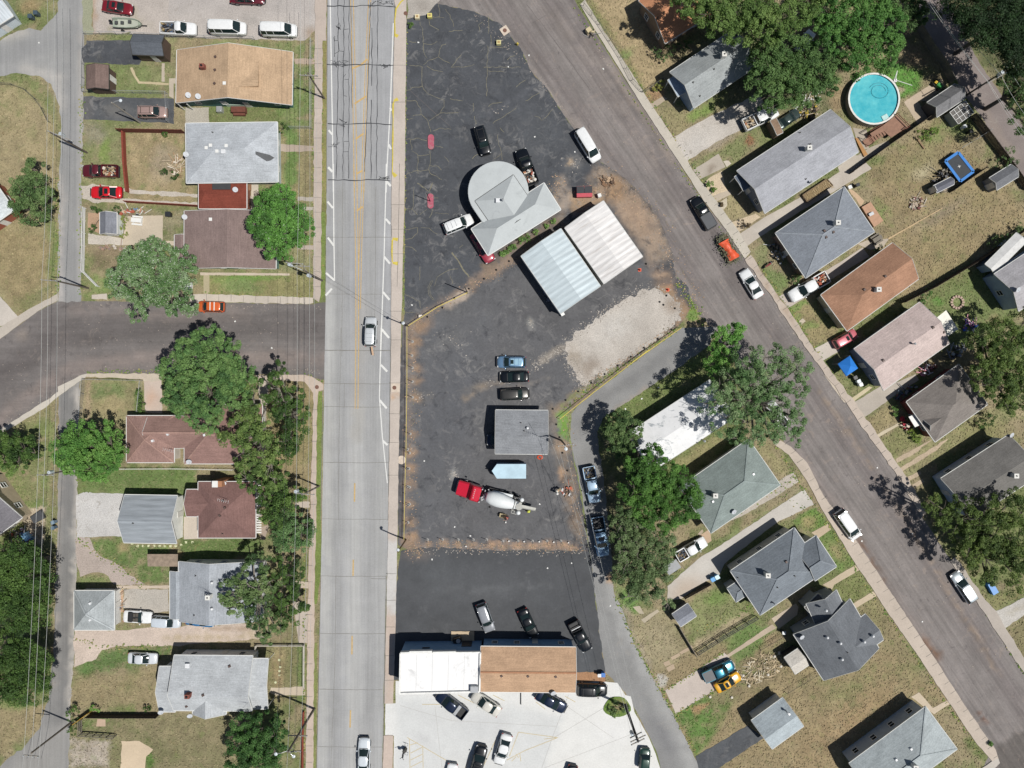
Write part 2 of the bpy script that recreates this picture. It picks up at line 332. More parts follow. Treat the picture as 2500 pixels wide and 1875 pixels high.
# ------------------------------------------------------------------ ground
DRY,GRN,DGRN,MID,DIRT,GRAV,TAN,WHG='#a8956c','#6f8a46','#4f6f35','#8e8659','#a38768','#c4bab0','#b59e78','#cfc8c0'
GG={}
def build_ground():
    def axis(lim):
        a=np.arange(-lim,lim+.01,.3);o=[];v=lim;st=.6
        while v<3000: v+=st;st *= 1.35;o.append(v)
        o=np.array(o);return np.concatenate([-o[::-1],a,o])
    ax,ay=axis(86),axis(65);X,Y=np.meshgrid(ax,ay);x=X.ravel();y=Y.ravel();nx,ny=len(ax),len(ay)
    g=fbm(x,y,.11,1,4)*.6+fbm(x,y,.55,2,4)*.4;t=ssm((g-.42)/.17)[:, None]
    col=np.array(A('#a0926f'))*(1-t)+np.array(A('#7c8550'))*t
    pt=[
      # left side lots
      ('p',[(-30,190),(95,195),(140,260),(150,400),(140,720),(60,790),(-30,700)],'#a99a72',.85,1,0,.5),
      ('p',[(0,180),(90,190),(135,250),(140,300),(100,250),(40,205),(0,200)],GRN,.6,.8,0,1),
      ('p',[(-20,560),(110,570),(130,640),(60,770),(-20,680)],'#a08f66',.8,1.2),
      ('l',L1(430,500,470,700,440,960),GRN,.7,.7,1.4),('p',[(40,730),(130,700),(60,775)],DGRN,.4,.8),
      ('e',(20,40,60,40,0),DGRN,.6,1),('e',(75,15,30,16,-20),'#a08a62',.8,.6),
      ('p',M0(0,340,960,360,960,1120,600,1060,620,920,0,940),'#74904c',.7,.8,0,1),('p',[(265,80),(430,80),(430,240),(265,240)],'#7f8c55',.7,.7,0,1),
      ('p',[(205,290),(300,300),(300,310),(290,480),(205,480)],'#8d9160',.8,.6,0,1),('e',(258,365,12,28,5),'#86a04a',.8,.5),
      ('p',[(305,320),(453,322),(453,445),(480,450),(480,500),(310,500)],'#b09b74',.85,.8,0,.6),('e',(400,400,30,45,0),'#a89a88',.5,1),
      ('p',[(200,300),(230,295),(262,330),(250,350),(215,350)],'#9d9384',.6,1),
      ('p',[(660,310),(768,310),(768,500),(680,520)],'#9c8f66',.8,.6),('l',M0(735,1120,750,1350,735,1560),'#6f8f48',.9,.5,2.0),('l',M0(900,1120,905,1640),'#8a7d5a',.6,.5,.8),
      ('p',[(620,560),(770,480),(768,720),(690,730),(640,690)],'#8b9060',.7,.8,0,1),
      ('p',M1(0,960,640,960,940,900,940,1160,0,1130),'#98935f',.9,.5),('e',(600,680,70,8,0),'#6f9c3c',.9,.5),('e',(590,700,50,18,5),'#7d9656',.8,.6),
      ('p',L1(760,940,960,940,1010,1120,740,1150,690,1080),'#7b964c',.7,.6,0,1),('p',L1(780,700,1050,700,1000,900,790,900),'#86735c',.6,.7),
      ('p',L1(720,390,1590,400,1590,680,740,700),'#9b8f76',.7,.5,0,1),
      # block between the side street and the bottom
      ('p',L2(740,450,1230,460,1240,740,1090,760,1090,900,720,900),'#9b9468',.9,.3),('e',(*L2(930,540),45,22,0),'#74894f',.8,.8,0,1.2),('e',(*L2(960,680),40,25,0),'#a8996f',.8,.8),('l',L2(770,480,745,800),'#b79f7f',.8,.3,.9),('l',L2(1200,560,1210,740),'#5f8238',.8,.4,1.2),
      ('p',[(640,930),(765,920),(765,1180),(640,1180)],'#a08f64',.8,.8,0,.5),('p',[(195,1140),(480,1145),(480,1210),(310,1212),(200,1195)],'#72874a',.95,.6),('e',(330,1158,120,14,0),'#5f7d3c',.5,.8),
      ('p',L3(770,770,1050,740,1100,810,1460,830,1460,1150,1240,1150,1090,1010,850,900),'#6b8545',.95,.5,0,.8),('e',(*L3(1060,830),14,10,0),'#b39a72',.7,.6),('p',L3(690,1060,900,1070,1010,1150,680,1150),'#7c9150',.8,.6,0,1),
      ('p',[(440,1315),(640,1315),(640,1345),(520,1380),(440,1370)],'#64803e',.9,.6),('p',[(715,1170),(760,1170),(755,1350),(700,1360)],'#9a8c60',.7,.6,0,1),
      ('p',L3(660,740,1080,800,800,1170,660,1160),'#bfb0a2',.0,.5),
      ('p',[(640,1560),(745,1560),(745,1720),(660,1720)],'#89855a',.9,.5),('e',(680,1640,12,60,0),'#b09770',.7,.7),('l',[(735,1580),(735,1700)],'#6d8c46',.7,.6,1.2),
      ('p',L4(640,800,900,640,1480,600,1490,700,1100,800,700,850),'#5f8040',.9,.6,0,1),('p',L4(630,880,1350,820,1370,1130,640,1130),'#9e8f68',.75,.8,0,.8),
      ('p',[(170,1750),(560,1740),(560,1900),(160,1900)],'#87815c',.8,.8,0,.5),('e',(240,1765,45,16,0),'#6b8a42',.7,.6,0,1),('p',L4(600,1420,950,1430,930,1660,600,1660),'#bfb2a5',.8,.6,0,.8),('e',(*L4(1290,1600),14,25,0),'#5f8a35',.8,.4),
      ('p',[(-20,1720),(110,1720),(120,1760),(-20,1860)],'#a3936c',.9,.8),('e',(30,1720,40,12,0),'#739044',.7,.8),('p',[(0,960),(140,870),(140,1100),(60,1160),(140,1400),(60,1330),(0,1150)],'#8b8b58',.6,.8,0,1),
      ('p',[(20,1060),(140,1000),(140,1250),(110,1240),(60,1250),(0,1150)],'#748c48',.5,1,0,1),('p',[(105,1230),(140,1230),(140,1400),(120,1400)],'#6f8a44',.7,.5),
      ('p',[(10,1160),(60,1240),(110,1235),(115,1300),(100,1340),(60,1290),(50,1260)],'#c4b29c',.9,.3),('p',[(110,1230),(145,1100),(146,1700),(125,1700)],'#a08a70',.4,.8),
      ('l',[(149,1000),(146,1400),(131,1680)],'#b89c80',.7,.3,.5),
      # right side, outside of the diagonal street
      ('p',[(1440,0),(1560,-20),(1680,210),(1575,230)],'#b5a078',.95,.6),('l',[(1440,0),(1500,90),(1575,225)],'#8b8a55',.7,.4,.8),('e',(1530,130,16,10,-30),'#768f4c',.8,.6),('e',(1600,235,22,16,-30),'#b88f68',.8,.6),
      ('p',[(1590,270),(1700,250),(1740,265),(1650,330)],'#9c9268',.9,.4),('l',R0(960,1010,1100,930),'#86a04c',.9,.5,1.5),
      ('p',R0(900,1420,1180,1290,1620,1040,1680,1180,1240,1460,1180,1340,970,1460),'#87905a',.9,.5,0,.7),('e',(*R0(1450,1220),13,13,0),'#9a6a4c',.9,.3),('l',R0(1100,1290,1350,1100),'#a89c8c',.6,.5,1.2),
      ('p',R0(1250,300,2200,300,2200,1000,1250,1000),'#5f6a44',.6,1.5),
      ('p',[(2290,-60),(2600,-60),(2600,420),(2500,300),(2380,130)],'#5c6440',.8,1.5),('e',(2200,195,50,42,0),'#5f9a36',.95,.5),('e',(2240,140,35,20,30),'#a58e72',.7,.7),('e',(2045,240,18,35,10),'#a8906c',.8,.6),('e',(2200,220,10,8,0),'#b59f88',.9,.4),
      ('p',[(2120,420),(2290,290),(2500,500),(2500,560),(2200,740),(2160,620)],'#a39068',.85,1,0,.5),('e',(2240,400,60,30,-30),'#8a8a5c',.5,1.5),('e',(2300,320,50,18,-30),'#7c9350',.8,1,0,1),('e',(2255,420,22,12,-30),'#c7bc98',.7,1),('e',(2140,430,14,12,0),'#8a7a5c',.6,1),
      ('e',(2160,525,14,40,-30),'#7e9650',.7,.7,0,1),('e',(2300,520,50,12,-30),'#9c8f7c',.6,1),('p',R1(1270,260,1340,300,1420,440,1290,490,1220,430),'#a89c70',.9,.3),('p',R1(1460,760,1580,660,1700,1120,1650,1110),'#8c9060',.9,.4),('p',R1(1560,900,1800,940,1760,1080,1690,1130),'#7c9352',.8,.6),
      ('p',E1(180,1260,350,1170,480,1380,620,1420,560,1520,390,1590),'#a39468',.9,.4),('l',E1(190,1270,340,1180),'#7f9a4c',.9,.3,.8),('l',E1(250,1320,290,1420,390,1390),'#7f9a4c',.7,.5,1.3),
      ('p',[(2260,750),(2400,650),(2500,760),(2440,800),(2330,860)],'#7b8b50',.9,.7),('e',(2290,735,12,12,0),'#5f9038',.8,.5),('e',(2430,785,16,12,0),'#a8906c',.7,.6),
      ('p',E2(470,350,600,380,700,480,700,620,500,390),'#8f9060',.9,.3),('p',E2(830,800,1070,650,1100,800,930,930),'#a5976c',.95,.4),('p',E2(940,960,1140,860,1300,960,1100,1120),'#8f8f5c',.95,.5),
      ('p',E2(1110,1130,1400,960,1920,700,2200,760,1900,880,1320,1250,1150,1280),'#a09a6c',.9,.6,0,.6),('l',E2(1190,700,1300,960),'#83a23c',.7,.5,1),('p',E2(1250,1400,1400,1350,1380,1480,1290,1490),'#908c60',.9,.3),
      ('e',(2410,1070,60,40,0),'#8a8a50',.6,1.5),('p',E3(1830,1130,2206,960,2206,1060,1950,1200),'#8f8c5c',.9,.5),('p',E3(2050,1340,2300,1250,2300,1700,2206,1640),'#8b835c',.9,.5),
      # wedge of back yards between the alley and the diagonal street
      ('p',[(1520,990),(1700,880),(1745,850),(1600,1010),(1560,1040)],'#7f8f4e',.95,.5),('p',[(1640,1130),(1770,1050),(1790,1060),(1680,1160)],'#9a9464',.95,.4,0,.4),('e',(1600,1010,90,60,-35),'#5e6a40',.3,2),
      ('p',R2(1480,980,1600,990,1800,1240,1700,1290),'#9c9468',.9,.4),('e',(1480,1240,30,130,-8),'#7b6f58',.7,1.5),('p',[(1450,1180),(1520,1250),(1560,1400),(1500,1400)],'#6c6650',.6,1),
      ('p',R3(1800,430,2010,310,2110,450,1990,520,1890,480),'#6f9240',.95,.4),('e',(*R3(1950,440),18,12,0),'#b29a70',.7,.7),('p',E3(440,570,540,500,750,800,640,860,590,830),'#78934a',.95,.4),('e',(*E3(600,690),12,25,-30),'#a8946c',.7,.6),
      ('p',E3(570,1000,780,850,905,1030,700,1160),'#838a52',.95,.4,0,.4),('p',E3(780,1180,920,1080,1320,1659,900,1659,900,1400,850,1250),'#9c8e68',.9,.6),('e',(*E3(900,1190),15,40,-30),'#8a8a58',.6,.8),
      ('p',[(1560,1640),(1780,1560),(1980,1600),(2120,1560),(2330,1700),(2100,1900),(1700,1900)],'#a18f69',.9,1.2,0,.5),('e',(2080,1770,120,50,-35),'#a98c66',.6,3,0,.8),('e',(1830,1640,90,16,-32),'#6f8c46',.8,1,0,.6),('e',(2060,1690,40,15,-32),'#7d8a50',.5,1.2),
      ('p',[(1655,1740),(1760,1690),(1800,1700),(1700,1850)],'#5f8a3a',.9,.8,0,.8),('p',R4(730,1190,1060,1040,1100,1060,960,1200,900,1290),'#62883c',.85,.7),('p',R4(930,1160,1080,1080,1100,1110,980,1215),'#b58e64',.9,.4),
      ('p',R4(1250,660,1380,640,1650,700,1760,790,1700,880,1400,1060,1100,1150,1120,1040,1330,900),'#8f8060',.8,.6,0,1),('p',R4(1240,540,1500,400,1700,440,1520,640,1380,720,1330,800),'#6d8b46',.85,.6),('e',(*R4(1640,560),22,14,-20),'#b39a74',.7,.6),
      ('p',R4(340,270,700,300,800,400,980,620,720,820,620,800,560,800,400,520),'#a39873',.85,.7,0,.5),('e',(*R4(640,560),40,50,0),'#b5a888',.4,2),('p',R4(860,300,1000,170,1250,110,1420,260,1420,330,1000,540,860,440),'#8f9460',.9,.6,0,.5),('e',(*R4(1150,200),22,14,0),'#7a9a48',.8,.8),
      ('l',R4(980,600,1420,340),'#bba888',.7,.5,1.2),('p',R4(320,130,520,130,480,330,360,300),'#6d9446',.9,.6),('l',R4(360,300,400,520,480,620,560,800),'#b3a392',.7,.6,1.5),('l',R4(300,50,345,300,460,600,570,820),'#86905c',.8,.3,.7),
      ('p',R4(620,830,720,860,720,960,660,950),'#c4c0b8',.9,.4),('p',[(1380,1000),(1400,990),(1420,1200),(1440,1350),(1430,1360),(1400,1200)],'#8c9a5c',.8,.4),('p',[(1625,690),(1660,700),(1720,790),(1700,800),(1650,760)],'#a08c70',.9,.4),
      ('l',R1(820,960,900,1130,950,1270),'#7da046',.95,.3,2.6),('p',R3(880,850,1100,700,1100,1000,880,1040),'#b8aca0',.0,.4),
      ('p',R3(1100,640,1260,560,1800,250,1900,130,1920,160,1500,420,1150,650),'#7c8c56',.9,.4),('p',R2(1100,1560,1800,1330,1900,1400,1300,1659,1100,1659),'#9a9474',.5,.6),
    ]
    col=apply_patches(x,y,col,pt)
    lum=col.mean(1)[:, None];col=col*.86+lum*.14
    n1=fbm(x,y,.9,7,4);n2=fbm(x,y,2.6,9,3);col=col*(1+(n1-.5)*.42+(n2-.5)*.34)[:, None]
    GG.update(ax=ax,ay=ay,col=col.reshape(ny,nx,3))
    idx=np.arange(nx*ny).reshape(ny,nx);q=np.stack([idx[:-1, :-1],idx[:-1,1:],idx[1:, 1:],idx[1:, :-1]],-1).reshape(-1,4)
    me=bpy.data.meshes.new('ground');me.vertices.add(nx*ny);co=np.zeros((nx*ny,3),np.float32);co[:, 0]=x;co[:, 1]=y;me.vertices.foreach_set('co',co.ravel())
    me.loops.add(q.size);me.loops.foreach_set('vertex_index',q.ravel().astype(np.int32));me.polygons.add(len(q));me.polygons.foreach_set('loop_start',np.arange(0,q.size,4,dtype=np.int32));me.update(calc_edges=True)
    me.materials.append(surf_mat('lawn',.95,.34,4.0,.6,None,.3,('#c4b592',1.5,.52,.62,.25),[('#6f8a44',.8,.56,.66,.28),('#55703a',2.4,.58,.66,.35),('#957c58',.5,.6,.7,.4)]));set_col(me,np.clip(col,.01,.9))
    o=bpy.data.objects.new('ground',me);COL.objects.link(o);tag(o,'dry and green patchy lawn ground under the whole neighbourhood',kind='structure')
build_ground()
# ------------------------------------------------------------------ streets
asph=surf_mat('asphalt',.9,.16,5.0,.25,None,.16,('#a9a49c',.5,.56,.66,.4))
road_m=surf_mat('road_asphalt',.9,.09,4.0,.2,(0,2.2,.05,.085),.10)
dang=math.atan2(-1.2,.8)
diag_m=surf_mat('old_asphalt',.9,.13,3.0,.3,(dang,.06,1.3,.19),.2,('#a8998e',.6,.55,.64,.5),[('#5f5a5a',.9,.60,.66,.5)])
conc=surf_mat('concrete',.85,.10,4.0,.15,None,.10)
grav_m=surf_mat('gravel',.97,.26,5.0,.6,None,.16,('#8f867a',.7,.56,.66,.5))
tarm=surf_mat('new_tarmac',.85,.16,3.0,.25,None,.26,('#949290',.55,.52,.62,.6),[('#3b3d42',.4,.55,.66,.6)])
tarm2=surf_mat('smooth_tarmac',.85,.10,3.0,.2,None,.24,('#7e7f81',.4,.56,.68,.35))
side_m=surf_mat('side_asphalt',.9,.12,3.0,.25,(0,.08,1.1,.10),.2,('#968b83',.6,.55,.66,.5),[('#55504f',.5,.58,.68,.5)])
BR='#968a84'
surface('side_street',[(-60,850),(0,828),(42,797),(93,760),(142,735),(198,735),(481,737),(755,743),(798,738),(798,930),(783,927),(741,915),(394,912),(215,912),(184,927),(113,978),(0,1048),(-60,1092)],.004,'#7b7674',side_m,
  [('l',[(-20,940),(90,850),(200,800),(480,790),(790,800)],'#65605f',.6,1.5,4),('l',[(-20,1040),(60,975),(170,905),(240,890),(400,872),(790,875)],BR,.75,1.0,2.2,.6),('l',[(180,755),(300,760),(480,772),(600,765)],BR,.5,1,1.5,.9),('l',[(0,900),(100,880)],'#605b5a',.5,1,1.5),('e',(215,835,25,10,-10),'#55504f',.6,1),('e',(*L2(700,108),4.5,4.5,0),'#9a9490',.9,.1),('e',(*L1(190,1480),14,12,0),'#a09489',.5,.7)],edge=.1,seed=3)
surface('main_road',[(800,-400),(800,0),(797,400),(795,740),(792,900),(786,1270),(780,1570),(773,1875),(766,2300),(925,2300),(933,1875),(939,1570),(949,1270),(954,870),(956,470),(963,0),(965,-400)],.008,'#abacae',road_m,
  [('l',[(838,-20),(834,470)],'#9d9e9f',.6,1.2,2.2),('l',[(922,-20),(915,470)],'#a2a3a4',.6,1.2,2.4),('l',[(877,-20),(883,470)],'#bdbcb8',.5,1,2),('l',[(833,470),(822,1270),(812,1900)],'#9f9f9d',.65,1.3,2.0),('l',[(908,470),(912,1270),(895,1900)],'#a3a3a1',.6,1.3,2.4),('l',[(806,700),(796,1270),(786,1900)],'#bbbbb8',.8,.7,1.6),('l',[(870,1000),(860,1900)],'#bdbdba',.7,1.2,2.5),('l',[(940,1000),(930,1900)],'#b3b3b0',.6,1,1.6),('l',[(880,740),(872,1060)],'#aaa59c',.4,.8,2)],edge=.04,seed=5)
surface('diagonal_street',[(1015,-260),(1040,-40),(1065,8),(1158,28),(1223,60),(1272,119),(1294,170),(1337,218),(1371,272),(1402,317),(1459,391),(1528,437),(1590,508),(1618,559),(1641,621),(1647,672),(1675,697),(1703,765),(1737,805),(1830,940),(1927,1100),(1960,1150),(2025,1243),(2090,1331),(2158,1433),(2272,1603),(2328,1702),(2399,1802),(2412,1850),(2385,1900),(2420,2100),(2900,2100),(2800,1560),(2600,1680),(2500,1645),(2430,1538),(2385,1467),(2320,1365),(2238,1241),(2201,1160),(2138,1072),(2073,995),(2008,905),(1932,800),(1902,740),(1831,644),(1783,576),(1717,493),(1655,400),(1681,431),(1562,249),(1413,20),(1380,-40),(1260,-260)],.006,'#898380',diag_m,
  [('l',[(1340,0),(1460,180),(1700,540),(1990,960),(2300,1420),(2500,1740)],'#766e6d',.55,1.5,2.6),('l',[(1200,-20),(1400,250),(1520,420),(1700,690)],'#766e6d',.5,1.5,2.5),('l',[(1290,-20),(1380,100),(1560,370),(1690,560)],'#9a918c',.4,.8,.7),('l',[(1445,100),(1560,260),(1640,390)],'#a3958a',.6,.8,1.0,.8),('l',[(1300,180),(1400,300),(1450,380)],'#a0968f',.7,.6,.8,.6),('l',[(1650,670),(1760,830),(1960,1120),(2300,1630)],'#8e827c',.5,1,1.2),('l',[(2000,950),(2160,1190),(2290,1400),(2440,1650)],'#a5917c',.6,.5,.5,1.2),('l',[(1340,30),(1450,150),(1600,400)],'#a39990',.35,1,1.5,1),('l',[(1395,-10),(1425,60),(1470,130)],'#6d6665',.7,.6,1.5),('l',R0(900,1600,1400,2400),'#6d6665',.6,.6,1.6),
   ('l',[(2093,1318),(2130,1370),(2160,1420)],'#7d6250',.8,.35,.5),('l',[(2255,1560),(2275,1590),(2290,1610)],'#7a5f4d',.9,.5,1.2),('l',[(2395,1745),(2405,1765)],'#6d4f40',.9,.4,.7),('p',[(2430,1822),(2500,1778),(2700,1660),(2700,2050),(2420,2000)],'#68635f',.85,.3),('e',(1560,600,10,90,30),'#6b6563',.5,1.5),('e',(1735,568,7,6,0),'#54504e',.8,.3),('e',(1330,60,40,30,0),'#7a7371',.5,2),('p',[(1650,300),(1700,380),(1850,610),(1830,650),(1660,400)],'#7a7070',.5,1)],edge=.12,seed=7,spacing=.7)
surface('alley',[(-40,110),(0,100),(45,75),(71,68),(100,75),(142,28),(147,-60),(210,-60),(206,150),(200,470),(198,736),(142,736),(144,420),(150,310),(146,260),(125,205),(95,185),(40,178),(0,186),(-40,195)],.007,'#a1a1a0',road_m,[('l',[(180,-10),(172,200),(168,730)],'#8f8f8f',.6,.8,1.8,.4),('l',[(147,430),(146,730)],'#bfb9b4',.7,.4,.8),('l',[(203,30),(199,700)],'#b5b0aa',.7,.4,.8),('l',[(-20,130),(60,120),(140,100)],'#8e8f90',.5,1.2,3,.5),('l',[(60,170),(140,190),(150,260)],'#c0bcb6',.7,.8,1.6),('l',[(0,90),(60,80)],'#bdb8b0',.7,.6,1.2)],edge=.22,seed=9)
surface('alley',[(142,958),(195,922),(190,1150),(187,1400),(181,1600),(172,1720),(167,1875),(160,1980),(-40,1980),(0,1872),(60,1822),(100,1770),(120,1700),(133,1560),(136,1405),(142,1200)],.007,'#92918f',road_m,[('l',[(165,960),(165,1200),(160,1500),(145,1750)],'#7b7a79',.7,.8,1.9,.4),('l',[(188,940),(188,1200),(183,1500),(172,1760)],'#c3bdb5',.8,.4,.9),('l',[(143,1000),(140,1400),(130,1680)],'#b4aca4',.5,.4,.6),('p',[(60,1830),(120,1780),(170,1760),(160,1900),(20,1900)],'#a2a09c',.6,1)],edge=.22,seed=11)
surface('curved_alley',[(1665,800),(1545,887),(1420,983),(1395,1010),(1392,1060),(1400,1110),(1420,1200),(1439,1335),(1464,1550),(1478,1640),(1527,1691),(1556,1739),(1601,1830),(1613,1875),(1650,1980),(1760,1980),(1709,1875),(1652,1759),(1604,1674),(1545,1564),(1520,1490),(1499,1447),(1490,1330),(1478,1200),(1462,1090),(1458,1055),(1472,1020),(1505,998),(1590,942),(1647,905),(1732,842),(1750,798)],.009,'#939392',asph,[('l',[(1400,1060),(1425,1200),(1480,1560),(1540,1680),(1640,1850)],'#989897',.6,1,2),('l',[(1680,835),(1560,915),(1450,990),(1420,1040)],'#7a7a7a',.6,1,1.4),('l',[(1500,1440),(1590,1660),(1690,1870)],'#acacaa',.9,1.2,2.6,.4),('e',(1620,1800,20,50,-25),'#77777a',.6,1.5),('l',[(1505,1000),(1590,945)],'#a89c90',.8,.4,.5),('e',(*R3(250,930),12,14,0),'#bf9c78',.95,.3),('l',[(1478,1400),(1505,1500),(1530,1620)],'#adadab',.6,.4,.4)],edge=.14,seed=13)
surface('back_alley',[(2225,-60),(2255,62),(2317,159),(2357,235),(2399,290),(2500,440),(2560,530),(2620,460),(2500,310),(2440,225),(2380,135),(2330,40),(2290,-60)],.009,'#8e8480',asph,[('l',[(2300,120),(2480,390)],'#a3958a',.5,.7,1)],edge=.2,seed=15)
# ------------------------------------------------------------------ parking lots and yards
DP=[('e',(x,y,7,5,0),'#b0947a',.9,.5) for x,y in [(1043,1328),(1080,1326),(1120,1328),(1152,1328)]]+[('e',(x,y,11,8,0),'#bd9c80',.95,.5) for x,y in [(1199,1330),(1226,1333),(1265,1332),(1300,1332),(1335,1330),(1372,1333),(1398,1335)]]
DL=[('e',(x,y,10,8,0),'#b59474',.8,.8) for x,y in [(1012,835),(1008,865),(1015,897),(1017,930),(1012,972),(1005,1062),(1003,1105),(1000,1145),(998,1185),(1000,1230),(1000,1275),(1003,1310)]]
surface('parking_lot',[(993,47),(1020,40),(1042,36),(1060,14),(1065,8),(1158,28),(1223,60),(1272,119),(1294,170),(1337,218),(1371,272),(1402,317),(1459,391),(1530,437),(1592,508),(1620,559),(1643,621),(1649,672),(1677,697),(1690,750),(1655,798),(1545,884),(1420,978),(1388,1010),(1388,1060),(1398,1110),(1416,1200),(1436,1335),(1440,1352),(1200,1352),(1000,1345),(972,1330),(971,1200),(975,980),(979,850),(987,770),(989,470)],.012,'#53565b',tarm,
  [('p',[(985,775),(1180,690),(1290,640),(1600,640),(1600,700),(1420,900),(1390,1360),(970,1360)],'#6a6a6c',.85,1.5),('p',[(1000,800),(1100,730),(1200,760),(1150,1000),(1100,1300),(1010,1330)],'#66686c',.5,3),('e',(1090,1000,60,110,20),'#5f6166',.5,4),('p',[(1230,760),(1560,640),(1580,690),(1380,840)],'#5e5e60',.6,1.5),('e',(1300,330,60,60,0),'#5c5f63',.6,3),
   ('p',[(1370,430),(1410,480),(1380,520),(1340,490)],'#ad9f92',.85,.8,0,.7),('p',[(1395,470),(1470,450),(1475,490),(1400,520)],'#b59a7c',.8,.8),('p',[(1460,400),(1530,437),(1592,508),(1620,559),(1640,630),(1590,650),(1540,560),(1480,480),(1440,440)],'#a89684',.9,1.0,0,.5),('e',(1550,520,30,60,-35),'#b0947a',.5,2),('e',(1500,460,30,30,0),'#a58768',.8,1),('l',[(1470,440),(1480,480),(1472,500)],'#5f4c3e',.7,.3,.4),
   ('p',[(1590,650),(1640,660),(1650,700),(1600,720)],'#847468',.8,1),('e',(1612,672,16,6,0),'#c4a88e',.7,.5),('e',(1635,705,10,8,0),'#b98a68',.8,.5),('p',[(1600,700),(1640,700),(1690,760),(1655,800),(1640,760)],'#a48a70',.9,.6),
   ('l',[(1000,800),(1060,750),(1140,700),(1200,660),(1260,620)],'#a38e7c',.7,.7,1.1,.6),('l',[(1095,745),(1140,712)],'#c2b2a2',.9,.3,1.4),('e',(1020,800,28,16,-30),'#a68a70',.8,.8),('l',[(998,810),(992,1000),(985,1320)],'#94857a',.55,.8,1.8,1.0),('l',[(982,850),(976,1300)],'#4d4e52',.7,.4,1),('l',[(1380,560),(1240,640),(1150,700)],'#9c8775',.7,.7,1.2,.4),('l',[(1180,650),(1370,530)],'#93806c',.7,.6,1.4,.6),
   ('p',[(1335,985),(1345,985),(1385,1050),(1400,1150),(1430,1330),(1410,1330),(1360,1120),(1340,1050)],'#8f8274',.65,.9,0,1.1),('p',[(1345,1000),(1400,960),(1660,790),(1680,800),(1545,890),(1420,985),(1390,1060)],'#9a866e',.8,.7,0,.3),('p',[(1360,1010),(1390,1000),(1392,1080),(1370,1060)],'#78a047',.9,.4),('l',[(1380,985),(1440,940),(1500,900)],'#7f9a50',.6,.4,.8,1.4),
   ('l',[(985,1330),(1100,1334),(1250,1334),(1420,1338)],'#a08e80',.6,.6,1.1,.9),('e',(1000,1325,22,20,0),'#9c8672',.8,.8),('e',(1400,1230,12,40,-10),'#a68668',.5,1.2,0,1),('e',(1374,1160,8,14,0),'#bf9c7c',.8,.6),('e',(1375,1090,14,18,0),'#b59a7e',.8,.8),
   ('e',(1296,788,7,9,-20),'#a3a39f',.8,.6),('e',(1170,945,20,8,-15),'#9c907f',.5,.8,0,1),('l',[(1135,975),(1180,945),(1240,920)],'#9c8d7c',.6,.5,.8,1),('l',[(1230,950),(1340,925)],'#8f877f',.5,.3,.3),('l',[(1320,880),(1370,850),(1385,855)],'#9b9388',.8,.5,1.2),('e',(1110,1160,9,12,0),'#b9b8b3',.7,.4,0,1),('e',(1095,830,40,10,-30),'#7b7a78',.5,1,0,1),('e',(1110,760,30,20,0),'#71706f',.4,2),
   ('e',(1025,970,24,10,0),'#8c857b',.5,1,0,1),('e',(1400,400,24,18,-30),'#838281',.5,1,0,1),('e',(1390,396,8,6,0),'#c2a98a',.7,.3),('e',(1230,255,60,4,-30),'#72747a',.4,.4),('l',[(1100,1350),(1080,900)],'#5b5b5e',.5,.2,.25),('e',(1160,190,50,30,0),'#595b60',.5,2),('e',(1060,690,40,40,0),'#5d5f62',.5,2)]+DP+DL,edge=.14,seed=17,spacing=.36,var=.08)
surface('parking_lot',[(978,1345),(1060,1336),(1140,1341),(1210,1344),(1300,1342),(1400,1345),(1441,1350),(1464,1550),(1478,1640),(1405,1641),(960,1660),(963,1560),(968,1430)],.016,'#55575a',tarm2,[('e',(1180,1440,120,30,0),'#66686b',.6,3),('e',(1080,1400,60,30,0),'#5f6265',.5,3),('e',(1075,1530,20,15,0),'#4a4b4c',.4,1.5),('l',[(1080,1440),(1340,1430)],'#757779',.4,.5,.5,1),('e',(1430,1600,15,30,0),'#63676b',.6,1.5),('e',(1015,1356,20,8,0),'#8c8078',.6,1.2)],edge=.16,seed=19,spacing=.6,var=.06)
surface('gravel_pad',[(1379,836),(1420,805),(1500,745),(1562,709),(1596,703),(1640,725),(1664,760),(1664,782),(1620,818),(1545,868),(1425,940),(1400,905),(1385,880)],.020,'#c2bbb2',grav_m,[('e',(1440,900,28,24,-30),'#9a8d80',.7,1,0,1),('e',(1500,800,60,30,-35),'#d6d2cb',.7,2,0,.8),('e',(1640,740,20,20,0),'#a08e7c',.7,1),('e',(1400,870,16,26,-30),'#a09484',.7,1,0,1)],edge=.55,seed=21,spacing=.4,var=.12)
surface('gravel_apron',[(993,46),(997,-30),(1050,-60),(1075,0),(1060,14),(1040,37),(1010,42)],.016,'#b9b3ab',grav_m,[('e',(1035,15,25,12,0),'#989189',.7,.8,0,1)],edge=.2,seed=23,var=.12)
surface('concrete_lot',[(966,1662),(966,1717),(941,1718),(940,1795),(962,1796),(960,1980),(1680,1980),(1613,1880),(1601,1841),(1585,1802),(1549,1739),(1540,1700),(1527,1697),(1507,1667),(1478,1664),(1406,1662),(1200,1680)],.020,'#e6e6e3',conc,[('p',[(966,1700),(1200,1710),(1380,1750),(1330,1900),(966,1900)],'#d6d8d7',.8,1),('e',(1020,1740,30,12,20),'#c9c9c8',.5,1.5),('e',(1190,1780,60,40,0),'#cdcfd0',.5,3),('p',[(1382,1740),(1560,1700),(1640,1875),(1330,1875)],'#e6e6e2',.7,.2),('e',(1500,1780,60,40,0),'#ececea',.5,3),('e',(1030,1800,12,8,30),'#c4c4c4',.6,1),('e',(1120,1760,60,14,0),'#cfd0d0',.5,2,0,1)],edge=.05,seed=25,spacing=.7,var=.03)
